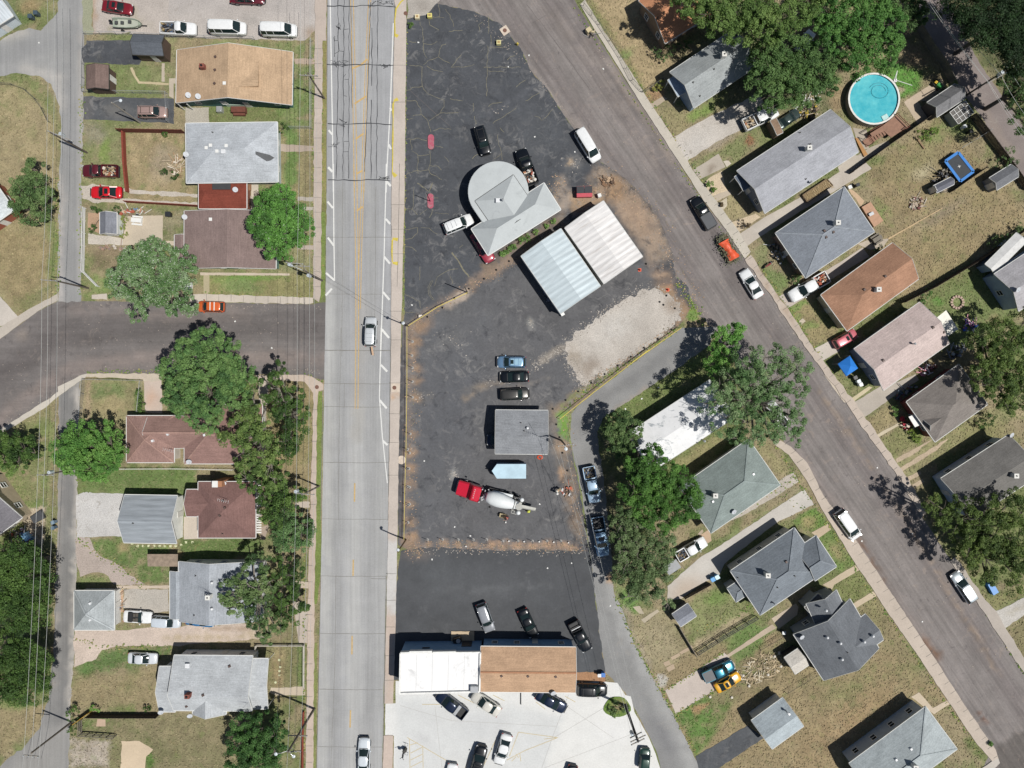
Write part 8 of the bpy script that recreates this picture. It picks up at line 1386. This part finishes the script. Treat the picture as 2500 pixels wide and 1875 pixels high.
for a,b in [((1115,975),(1225,1085)),((1225,1085),(1190,1110)),((990,1070),(880,1130)),((870,1165),(915,1225))]: p,q2=W(E0(*a),1.9),W(E0(*b),1.9);m=MB();m.bar(p,q2,.09,.07);m.bar(p-Vector((0,0,.4)),q2-Vector((0,0,.4)),.06,.06);m.tube((p.x,p.y,0),(p.x,p.y,1.9),.05);m.tube((q2.x,q2.y,0),(q2.x,q2.y,1.9),.05);extra(t,o,'railing',m,DKWOOD)
def slab_thing(name,label,cat,q,h,mat,z0=0.0,legs=None,group=None,part=None):
    P=[W(p,h) for p in q];c=sum(P,Vector())/len(P)
    if not legs: m=MB();m.prism([(p.x,p.y) for p in P],z0,h);return tag(m.build(name,mat,None,(c.x,c.y,0)),label,cat,group)
    t=thing(name,label,cat,(c.x,c.y,0),group);m=MB();m.prism([(p.x,p.y) for p in P],h-.06,h);extra(t,(c.x,c.y,0),part or 'top',m,mat)
    for p in P: m=MB();m.tube((p.x,p.y,0),(p.x,p.y,h-.06),.04);extra(t,(c.x,c.y,0),'leg',m,legs)
    return t
# trampoline
t=thing('trampoline','rectangular trampoline with a bright blue padded frame','trampoline',tuple(W(E0(1650,1435))[:2])+(0,));o=tuple(t.location);q=[W(p,.95) for p in E0(1528,1388,1640,1312,1772,1478,1658,1562)];BL=plain('trampoline_blue','#1f84da',.5,var=.08,fine=.1)
m=MB();m.prism([(a.x,a.y) for a in q],.86,.88);extra(t,o,'jumping_mat',m,plain('trampoline_mat','#3e4348',.8));m=MB()
for i in range(4): a,b=q[i],q[(i+1) % 4];m.bar((a.x,a.y,.93),(b.x,b.y,.93),.42,.08)
extra(t,o,'padded_frame',m,BL)
for a in q: m=MB();m.tube((a.x,a.y,0),(a.x,a.y,.9),.05);extra(t,o,'leg',m,METALG)
m=MB();a=(q[0]+q[2])/2;m.box((a.x,a.y,.895),(.5,.07,.012),.3);m.box((a.x,a.y,.897),(.07,.5,.012),.3);extra(t,o,'centre_mark',m,WHITE)
# canopy tent
t=thing('canopy_tent','bright blue square canopy tent on the front lawn of the pinkish roofed house','canopy tent',tuple(W(E2(695,330))[:2])+(0,));o=tuple(t.location);q=[W(p,2.2) for p in E2(603,312,706,242,776,350,676,418)];c=sum(q,Vector())/4;ap=Vector((c.x,c.y,3.0));m=MB();m.add(q+[ap]+[a-Vector((0,0,.25)) for a in q],[(1,0,4),(2,1,4),(3,2,4),(0,3,4),(0,1,6,5),(1,2,7,6),(2,3,8,7),(3,0,5,8)]);extra(t,o,'canopy',m,plain('canopy_blue','#2b86e4',.6,var=.06))
for a in q: m=MB();m.tube((a.x,a.y,0),(a.x,a.y,2.1),.03);extra(t,o,'leg',m,METALG)
# slatted frame (cold frame) by the alley
t=thing('cold_frame','box with a grid of dark panels in white slats beside the barrel roofed shed','garden frame',tuple(W(E0(1650,970))[:2])+(0,));o=tuple(t.location);q=[W(p,1.7) for p in E0(1565,968,1700,868,1775,972,1640,1070)];m=MB();m.prism([(a.x,a.y) for a in q],0,1.6);extra(t,o,'box',m,plain('frame_sides','#a3a8a8',.7));m=MB();m.prism([(a.x,a.y) for a in q],1.605,1.64);extra(t,o,'panels',m,plain('dark_panel','#6d6a66',.4));m=MB()
for k in range(5): m.bar(q[0].lerp(q[1],k/4),q[3].lerp(q[2],k/4),.07,.08)
for k in range(4): m.bar(q[0].lerp(q[3],k/3)+Vector((0,0,.004)),q[1].lerp(q[2],k/3)+Vector((0,0,.004)),.07,.08)
extra(t,o,'slats',m,WHITE)
# ------------------------------------------------------------------ bins, boxes, yard things
def bin_(label,at,col,rz=0.0,name='wheelie_bin',cat='bin',group=None,lid=None,s=1.0):
    w=W(at,1.0);t=thing(name,label,cat,(w.x,w.y,.02),group,rz);m=MB();m.loft([[(-.24*s,-.24*s,.08),(.24*s,-.24*s,.08),(.24*s,.24*s,.08),(-.24*s,.24*s,.08)],[(-.3*s,-.3*s,.98),(.3*s,-.3*s,.98),(.3*s,.3*s,.98),(-.3*s,.3*s,.98)]]);m.build('body',plain('bin_'+col[1:],col,.5),t);m=MB();m.box((0,0,1.02),(.66*s,.66*s,.07));m.box((-.34*s,0,1.0),(.08,.5*s,.06));m.build('lid',plain('bin_'+(lid or col)[1:],lid or col,.4),t)
    for sy in (-1,1): m=MB();m.tube((-.26*s,sy*.22*s-.03,.1),(-.26*s,sy*.22*s+.03,.1),.1,n=10);m.build('wheel',TYRE,t)
    return t
bin_('left blue recycling bin beside the gravel drive',R3(1133,935),'#3f9fe0',.5);bin_('right blue recycling bin with a pale lid beside the gravel drive',R3(1170,915),'#3f9fe0',.5,lid='#b9dcea');bin_('round topped blue bin at the end of the tan roofed shop',C4(1810,858),'#3f7fd0');bin_('white lidded bin at the end of the tan roofed shop',C4(1778,862),'#2b3a4a',lid='#eceeee',s=.8)
bin_('left dark grey bin at the top left field',L0(258,138),'#4a5a66',name='round_bin');bin_('right dark grey bin at the top left field',L0(305,108),'#4a5a66',name='round_bin');bin_('black bin near the corner of the mauve roofed house',L1(1447,433),'#2d3034',s=1.25)
bin_('dark bin in the shadow by the dark grey cross gabled house',R3(1745,1395),'#3c4348',lid='#cfd4d4',s=.8)
for i,(l,p,c) in enumerate([('grey bin cluster piece under the wires at the lower left alley',L3(455,620),'#7f97a8'),('slate bin below the other one at the lower left alley',L3(455,668),'#5c7486'),('tall white container on the front lawn behind the blue canopy',E2(785,462),'#e6eef2'),('white round container on the lawn nearest the pinkish house path',E2(803,490),'#f2f4f4'),('dark container between the blue canopy and white containers',E2(755,430),'#2c2f33'),('white storage tub near the slatted frame',E0(1697,1088),'#e2e6e4'),('black bin near the slatted frame',E0(1752,1128),'#26282c'),('black bin at the back corner of the blue grey hip roof house',E1(775,180),'#22252a'),('small white pot at the back corner of the blue grey hip roof house',E1(708,200),'#f0f0ee')]): bin_(l,p,c,.4,name='bin',s=.85)
# dumpster
t=thing('dumpster','red dumpster with two black lids above the white metal building','dumpster',tuple(W(C1(1648,345),1.2)[:2])+(.01,),rz=.03);m=MB();m.loft([[(-1.2,-.75,.1),(1.2,-.75,.1),(1.2,.55,.1),(-1.2,.55,.1)],[(-1.25,-.85,1.15),(1.25,-.85,1.15),(1.25,.85,1.35),(-1.25,.85,1.35)]]);m.build('body',plain('dumpster_red','#c23a4c',.5),t)
for sx in (-.63,.63): m=MB();m.box((sx,.28,1.33),(1.22,1.1,.06));m.build('lid',plain('dumpster_lid','#35373c',.6),t)
# planters and small concrete blocks on the lot
for l,p,c in [('pale square planter block at the top left corner of the black lot',C0(210,157),'#e8dcb8'),('yellow square block beside the pale planter at the top of the black lot',C0(317,147),'#e6dc84'),('yellowish block below the manhole slab at the street edge',C0(910,378),'#d9d29a')]:
    w=W(p);t=thing('concrete_block',l,'concrete block',(w.x,w.y,.01),'painted concrete blocks');MB().box((0,0,.3),(.72,.68,.6)).build('block',plain('block_'+c[1:],c,.9),t);MB().box((0,0,.62),(.36,.34,.05)).build('cap',plain('block_cap','#b89a6a',.9),t)
w=W(C0(1070,388));m=MB();m.tube((w.x,w.y,0),(w.x,w.y,.6),.14,n=12);m.ball((w.x,w.y,.62),.15,12,6);m.tube((w.x-.25,w.y,.42),(w.x+.25,w.y,.42),.07,n=10);tag(m.build('fire_hydrant',CYL),'yellow fire hydrant at the edge of the diagonal street','fire hydrant')
for l,p in [('red painted island with rounded ends, upper of two on the black lot',C0(326,1225)),('red painted island with rounded ends, lower of two on the black lot',C1(322,428))]:
    w=W(p);m=MB();m.prism([(.50*math.cos(a) , .50*math.sin(a)+(.72 if math.sin(a) >= 0 else -.72)) for a in [i*math.pi/12 for i in range(24)]],0,.16);tag(m.build('raised_island',plain('island_red','#c8667a',.85,var=.15,scale=3,fine=.3,stain=('#a3908c',1.6,.5,.6,.7))),l,'island','red painted pump islands').location=(w.x,w.y,.01)
m=MB();w=W(C0(1680,280));m.box((w.x,w.y,.5),(.8,.7,1.0),.6);m.tube((w.x+.6,w.y-.5,0),(w.x+.6,w.y-.5,1.1),.05);m.box((w.x+.6,w.y-.5,1.2),(.4,.25,.25));tag(m.build('kerbside_box',plain('box_tan','#cfc09a',.8)),'tan utility box on the right pavement of the diagonal street','utility box')
m=MB();w=W(C1(238,1420));m.box((w.x,w.y,.3),(.55,.4,.6));tag(m.build('white_box',plain('offwhite_box','#eee4d8',.7)),'white box next to the upper left corner of the yellow barrier','box')
m=MB();w=W(C1(1460,1400),.8);m.box((w.x,w.y,.4),(.6,.5,.8),.5);tag(m.build('white_cabinet',WHITE),'white cabinet at the lower corner of the blue metal building','cabinet')
m=MB();w=W(C1(1778,377),.8);m.box((w.x,w.y,.45),(.55,.55,.9),.3);tag(m.build('white_drum',WHITE),'white drum between the dumpster and the white metal building','drum')
rnd=random.Random(12);m=MB();w=W(C2(1265,1328))
for k in range(3): m.path([(w.x+(.3+.08*k)*math.cos(a),w.y+(.22+.07*k)*math.sin(a),.06+.03*k) for a in [i*.5 for i in range(14)]],.035,5)
tag(m.build('coiled_hose',plain('hose_orange','#e8623a',.5)),'coiled orange cord on the tarmac below the small office building','cord')
OR=plain('cone_orange','#f0603a',.5)
for l,p in [('orange traffic cone beside the white metal building corner',R1(500,915)),('orange traffic cone at the street corner dirt patch',R1(742,1086))]: w=W(p);t=thing('traffic_cone',l,'traffic cone',(w.x,w.y,.02),'orange traffic cones');MB().tube((0,0,.04),(0,0,.7),.2,.04,n=12).build('cone',OR,t);MB().box((0,0,.02),(.5,.5,.04)).build('base',OR,t)
# picnic bench, AC unit by teal wall
m=MB();w=W(L0(1905,955));m.box((w.x,w.y,.4),(.9,.9,.8));m.tube((w.x,w.y,.8),(w.x,w.y,.84),.36,n=16);tag(m.build('air_conditioner',METALG),'grey air conditioner unit at the teal wall','air conditioner')
t=thing('porch_steps','brown wooden porch steps against the teal wall','steps',tuple(W(L0(2070,965))[:2])+(0,));MB().box((0,.1,.45),(2.3,.9,.9)).build('landing',DKWOOD,t);MB().box((0,-.5,.25),(1.9,.45,.5)).build('step',DKWOOD,t)
t=thing('shade_sail','black square panel lying on the edge of the red porch roof','panel',tuple(W(L1(1910,188),2.9)[:2])+(0,));MB().box((0,0,2.95),(2.9,1.25,.06)).build('panel',plain('dark_panel_grey','#3f4042',.7),t)
m=MB()
for k in range(12): a=W(L1(2040+k*11,165),1.0);b=W(L1(2040+k*11,228),1.0);m.bar((a.x,a.y,.9),(b.x,b.y,.9),.14,.05)
tag(m.build('plank_deck',plain('deck_tan','#b08868',.85,var=.2,fine=.2)),'brown plank deck between the red porch roof and the pale roof corner','deck')
def clutter(name,label,cat,center,rx,ry,n,cols,seed,hmax=.5,ang=0.0,stick=.4,smin=.1,smax=.5):
    rnd=random.Random(seed);w=W(center);m=MB();ms=[plain('clutter_'+c[1:],c,.8) for c in cols]
    for k in range(n):
        a=rnd.uniform(0,6.28);r=math.sqrt(rnd.random());x,y=r*math.cos(a)*rx/S,r*math.sin(a)*ry/S;z=rnd.uniform(.05,hmax);c,s=math.cos(ang),math.sin(ang);x,y=x*c-y*s,x*s+y*c;q=rnd.randrange(len(ms))
        if rnd.random()<stick: d=rnd.uniform(0,3.1);l=rnd.uniform(.4,1.6);m.bar((x,y,z),(x+l*math.cos(d),y+l*math.sin(d),max(.03,z+rnd.uniform(-.1,.1))),rnd.uniform(.04,.14),.04,q)
        else: m.box((x,y,z*.6+.05),(rnd.uniform(smin,smax),rnd.uniform(smin,smax),rnd.uniform(.05,z+.08)),rnd.uniform(0,3),q)
    o=m.build(name,ms);o.location=(w.x,w.y,.02);tag(o,label,cat);o['kind']='stuff';return o
WD=['#d6c4a8','#b89a78','#8f7a64','#e4d8c6'];JK=['#e8e8e4','#3c3e42','#8a7a6a','#b5604a','#6a86a8','#c9b9a0']
clutter('board_pile','pile of broken boards against the pale grey hip roof house','debris',L0(1530,1440),16,26,60,WD,1,.5,stick=.8);clutter('junk_pile','jumbled junk along the patio edge by the mauve roofed house','junk',L1(1150,420),30,10,40,JK+['#c98a70'],2);clutter('junk_pile','mixed junk by the pyramid roofed garage door','junk',L4(1030,210),7,26,30,JK+WD,3,stick=.6)
clutter('junk_pile','bright junk in the shade below the fence at the lower left alley','junk',L3(200,760),32,26,50,JK+['#5ab0e8','#9a4a8a','#eef4fa'],4,.9);clutter('scrap_pile','dark scrap heap beside the long speckled roof house','junk',R0(1950,980),26,18,60,['#2c2e30','#55504a','#8a7a60','#c9b9a0','#b9a03a'],5,.8,.6);clutter('lumber_pile','pale lumber laid between oak tree and green sedan','junk',R0(1960,860),34,8,26,['#eeeeea','#cfd0cc','#b9a888'],6,.4,.6,.8)
clutter('junk_pile','colourful junk between the pinkish and taupe roofed houses','junk',E2(1370,360),22,12,50,['#f4f4f4','#e89ab0','#c9a06a','#8a5a4a','#d6d6e0'],7,.9,.6);clutter('junk_pile','red chairs and junk at the porch of the taupe roofed house','junk',E2(1190,840),24,12,34,['#c83a48','#b03040','#e0d0c0','#3a3436'],8,.8,-.9);clutter('toy_pile','blue and pink toys on the lawn right of the pinkish roofed house','toys',E1(1730,1400),16,14,26,['#5a4ac0','#f0b0c0','#b050a0','#e8e8f0','#3a6ad0'],9,.7)
clutter('junk_pile','dark things in the gap left of the taupe roofed house','junk',E2(1180,560),30,10,36,['#3c4a5c','#7a4a4c','#6a7a8c','#a8b0b8'],10,.7,.6);clutter('rock_ring','stone ring with a burnt middle on the trampoline lawn','stones',E1(1280,345),20,14,46,['#d6cfc0','#b9a894','#7a4a44','#8d8478'],11,.3,.4,.3);clutter('wood_stack','stack of firewood left of the playhouse','firewood',E1(1520,220),16,8,26,['#8a7a6a','#b0a48e','#5c5650'],12,.5,.5,.7)
clutter('post_tools','tools and spoil around the open post hole near the two workers','tools',C3(1500,425),14,12,22,['#a8846a','#5c4a3c','#c86a50','#d8d8d8'],13,.3);clutter('porch_clutter','clutter on the front porch of the blue grey hip roof house','junk',E1(70,780),12,26,30,['#d8c4a4','#3c3c3c','#e8e8e8','#8a9ab0'],14,.9,.5);clutter('stone_row','row of pale broken stones behind the small grey shed patio','stones',L1(980,725),36,6,30,['#cfc6ba','#a88a78','#8f7f74'],15,.25,0,.2)
clutter('junk_pile','tangle of hoses and scrap at the right side of the gravel apron','junk',C0(1700,310),10,7,14,['#3c3c3c','#8a8a8a','#c9b9a0'],16,.4);clutter('rubble','rubble and tracks in the dirt above the white metal building','rubble',C1(1860,270),16,12,30,['#5c4a3c','#8a6a50','#c4a88a'],17,.25,0,.5);clutter('straw_patch','scattered cut branches beside the yellow sports car','branches',R4(1560,800),60,30,220,['#cbb794','#a89878','#8c7c60','#d8cdb4'],18,.15,.55,.9)
clutter('scrap_pile','rusty mess beside the fence under the left metal building eave','junk',C1(1330,1240),8,22,26,['#6a7ab0','#3c3c40','#8a8a94'],19,.5,.0,.5);clutter('storage_items','items stored in the dark gap behind the pinkish roofed house','junk',E2(1610,210),24,14,36,['#8a90a0','#c9ccd0','#4a4a50'],20,.8,.6)
clutter('yard_clutter','dark clutter heaped below left of the blue trampoline','junk',E0(1480,1530),22,16,44,['#2a2c30','#44464c','#6a6a6c','#8a8478'],21,.9,.5,.4)
# brown slatted bed between two houses
t=thing('raised_bed','long raised bed of dry sticks beside the long speckled roof house','raised bed',tuple(W(R1(2035,225))[:2])+(0,));o=tuple(t.location);q=[W(p,.6) for p in R1(1905,268,2115,128,2168,185,1945,325)];m=MB()
for i in range(4): m.bar((q[i].x,q[i].y,.3),(q[(i+1) % 4].x,q[(i+1) % 4].y,.3),.12,.6)
extra(t,o,'frame',m,plain('bed_frame','#7d6a54',.9));m=MB();m.prism([(a.x,a.y) for a in q],.1,.45);extra(t,o,'filling',m,plain('bed_fill','#a08a66',.95,var=.3,scale=5,fine=.4));m=MB();rnd=random.Random(5)
for k in range(60): u,v=rnd.random(),rnd.random();a=q[0].lerp(q[1],u).lerp(q[3].lerp(q[2],u),v);d=rnd.uniform(-.4,.4)+rad(-57);m.bar((a.x,a.y,.5),(a.x+.5*math.cos(d),a.y+.5*math.sin(d),.52),.05,.04)
extra(t,o,'sticks',m,plain('stick_tan','#c9b48c',.9,var=.2))['kind']='stuff'
def table(label,at,w,d,h,mat,rz=0.0,name='picnic_table',cat='table'):
    p=W(at,h);t=thing(name,label,cat,(p.x,p.y,.02),rz=rz);MB().box((0,0,h),(w,d,.06)).build('table_top',mat,t)
    for sy in (-1,1): MB().box((0,sy*(d/2+.28),h*.6),(w,.26,.05)).build('bench',mat,t)
    for sx in (-1,1): MB().bar((sx*w*.38,-d/2-.3,h*.3),(sx*w*.38,d/2+.3,h*.3),.08,h*.6).build('leg',mat,t)
table('grey picnic table at the back corner of the blue grey hip roof house',E1(945,645),1.6,.7,.72,GRB,.55);table('pale table on the junk filled patio',L1(1175,485),1.7,.7,.7,WHITE,-.1)
m=MB();w=W(E1(1625,1195))
for i in range(14): a=i*2*math.pi/14;m.box((w.x+.95*math.cos(a),w.y+.95*math.sin(a),.15),(.4,.3,.3),a)
o=tag(m.build('fire_pit',plain('pit_stone','#c0a898',.9,var=.2)),'round stone fire pit on the shaded green lawn','fire pit')
slab_thing('patio_cover','cream white patio cover behind the pinkish roofed house','patio cover',E1(1455,1325,1535,1262,1640,1425,1555,1482),2.5,plain('cream_cover','#f6f3e6',.6),legs=METALG,part='cover')
slab_thing('wooden_deck','square wooden deck behind the blue grey hip roof house','deck',E1(808,372,885,328,995,490,915,545),.45,plain('deck_pale','#c9a184',.85,var=.12,fine=.15));m=MB();w=W(E1(895,430),.9);m.box((w.x,w.y,.75),(.8,.5,.1),.5);m.box((w.x,w.y,.58),(.5,.3,.3),.5);tag(m.build('grill',METALG),'grey grill on the square wooden deck','grill')
slab_thing('picnic_roof','old plank roof of the small bin shelter above the long grey roof house','shelter',L3(1268,893,1532,893,1530,1000,1272,998),1.9,plain('old_planks','#a89684',.95,var=.25,scale=2,fine=.35),legs=DKWOOD,part='plank_roof')
slab_thing('hot_tub','white square hot tub deck beside the pale leaved tree','hot tub',L1(1585,1010,1645,1020,1638,1105,1580,1090),.8,plain('tub_white','#eef2f2',.4));slab_thing('plank_walk','orange plank board walk behind the long speckled roof house','plank walk',E0(750,1185,775,1190,860,1330,830,1350),.3,plain('orange_planks','#c4935e',.85,fine=.2))
slab_thing('black_panel','black sheet lying on the tan slab at the lower left alley','panel',L3(258,575,350,512,385,580,290,632),.5,plain('black_sheet','#4a4c50',.7));slab_thing('blue_tarp','pale blue sheet over junk at the left edge thicket','tarp',L3(175,735,215,705,258,750,220,785),.9,plain('tarp_pale_blue','#a8d8f8',.5))
slab_thing('blue_tarp','blue covered bundle on the grass under the olive tree','tarp',E3(1895,980,1940,960,1990,1045,1945,1072),.8,plain('tarp_blue','#3f8fd8',.5));slab_thing('garden_box','cut wooden frame of the vegetable bed','garden frame',E0(1285,1200,1295,1195,1355,1275,1345,1283),.25,WOOD)
slab_thing('loose_planks','two thin planks lying across the big back lawn','planks',E1(1035,640,1500,378,1505,384,1040,652),.08,plain('plank_tan','#c9b08a',.9));slab_thing('step_stone','pale round stepping stones on the lawn of the brown hip roof house','stepping stone',E1(260,1360,300,1330,325,1355,290,1385),.07,plain('stone_pale','#c9bda8',.9))
first=None
for i,(x,y) in enumerate([(1140,800),(1187,820),(1234,820),(1282,820),(1330,820),(1378,822),(1422,822),(1470,822),(1515,822),(1562,813),(1604,790),(1660,790)]):
    w=W(L3(x,y));o=first.copy() if first else MB().box((0,0,.03),(.36,.36,.06)).build('paving_slab',plain('slab_cream','#d9dcb4',.9));first=first or o
    if i: COL.objects.link(o)
    o.location=(w.x,w.y,0);tag(o,'square cream stepping slab in the row below the large pale grey garage','stepping slab','stepping slabs below the pale grey garage')
first=None
for i,(x,y) in enumerate([(642,728),(650,788),(644,822),(643,855),(610,920)]):
    w=W(M4(x,y));m=MB();m.tube((0,0,0),(0,0,.06),.2,n=10);o=first.copy() if first else m.build('stepping_stone',plain('slab_cream','#d9dcb4',.9));first=first or o
    if i: COL.objects.link(o)
    o.location=(w.x,w.y,0);tag(o,'round pale stepping stone on the porch lawn of the many gabled house','stepping stone','stepping stones by the porch')
first=None
for i,p in enumerate([R4(1105,1043),R4(1292,1048),R4(1604,853),R4(1715,780),R4(1660,695),R4(1390,860),R4(1440,950)]):
    w=W(p);m=MB();m.ball((0,0,.12),.24,9,6,sz=.7);o=first.copy() if first else m.build('white_rock',plain('rock_white','#e2dccf',.9));first=first or o
    if i: COL.objects.link(o)
    o.location=(w.x,w.y,0);tag(o,'white boulder edging the bare bed around the yellow sports car','boulder','white boulders around the bare bed')
# white litter specks on the tarmac, one per real speck seen
m=MB();rnd=random.Random(2)
for p in [C0(217,367),C0(992,577),C0(1810,595),C0(1170,478),C0(1565,1310),C0(1220,1180),C3(530,728),C3(665,805),C3(335,1008),C3(1330,1083),C3(1537,1040),C3(1870,1408),C3(268,160),E3(1243,540),E3(1328,1297),E2(940,1207),E3(807,603),M1(262,1358),M2(578,175),C1(162,1323),C3(1262,532),R2(660,515),R2(517,612),R2(377,700),L0(338,370)]:
    w=W(p);m.box((w.x,w.y,.05),(.18+rnd.random()*.1,.2,.06),rnd.uniform(0,3))
o=m.build('litter',WHITE);tag(o,'scattered white litter specks on the streets and lots','litter',kind='stuff')
# post stand on the concrete lot with two pipe guards
t=thing('vending_post','dark post stand between bent pipe guards at the left of the concrete lot','post stand',tuple(W(C4(105,1490))[:2])+(.02,));m=MB();m.box((0,0,.55),(.55,.4,1.1),.6);m.build('cabinet',plain('stand_dark','#4a4844',.6),t);m=MB();m.tube((-.1,-.2,1.0),(-.15,-.2,2.3),.09);m.tube((-.15,-.2,2.3),(-.5,-.35,2.5),.04);m.tube((-.15,-.2,2.3),(.1,-.5,2.6),.04);m.build('post',BLACKM,t);m=MB();m.box((-.15,-.25,1.7),(.2,.5,.6));m.build('sign_panel',plain('stand_panel','#2c2e34',.5),t)
for dy in (.9,-.55): m=MB();m.path([(.0,dy,0),(.0,dy,.8),(.45,dy-.15,.8),(.45,dy-.15,0)],.04,7);m.build('pipe_guard',METALG,t)
m=MB();w=W(C4(1100,1050));m.bar((w.x,w.y+1.1,.1),(w.x,w.y-1.1,.1),.14,.16);tag(m.build('parking_block',BLACKM),'black parking block below the tan roofed shop','parking block')
t=thing('outdoor_unit','black motor and fan assembly on the concrete step of the blue wall','machine',tuple(W(C4(555,540))[:2])+(.2,));MB().box((0,0,.6),(1.3,.8,1.0),.3).build('casing',BLACKM,t);MB().tube((.2,0,1.1),(.2,0,1.2),.35,n=16).build('fan',METALG,t)
t=thing('green_tractor','green garden tractor with a yellow seat on the pool patio','tractor',tuple(W(E0(1445,740))[:2])+(0,),rz=rad(-40));MB().box((.35,0,.55),(.9,.55,.45)).build('hood',plain('tractor_green','#3d9a4a',.4),t);MB().box((-.45,0,.6),(.4,.45,.35)).build('seat',plain('tractor_yellow','#e8c030',.5),t)
for sx,r in ((.55,.22),(-.5,.32)):
    for sy in (-1,1): m=MB();m.tube((sx,sy*.42-.1,r),(sx,sy*.42+.1,r),r,n=14);m.build('wheel',TYRE,t)
t=thing('motorcycle','red and black motorcycle leaning on the lawn beside the porch','motorcycle',tuple(W(R1(1600,875))[:2])+(0,),rz=rad(35));m=MB();m.loft([[(x,-w,z-.12),(x,w,z-.12),(x,w*.7,z+.1),(x,-w*.7,z+.1)] for x,w,z in ((-.7,.06,.7),(-.3,.14,.72),(.1,.16,.8),(.45,.1,.78))]);m.build('body',plain('bike_red','#8a3038',.3),t);m=MB();m.tube((.4,-.36,1.0),(.4,.36,1.0),.025);m.tube((.4,0,1.0),(.75,0,.35),.04);m.build('handlebar',METALG,t)
for x in (-.7,.75): m=MB();m.tube((x,-.06,.32),(x,.06,.32),.32,n=18);m.build('wheel',TYRE,t)
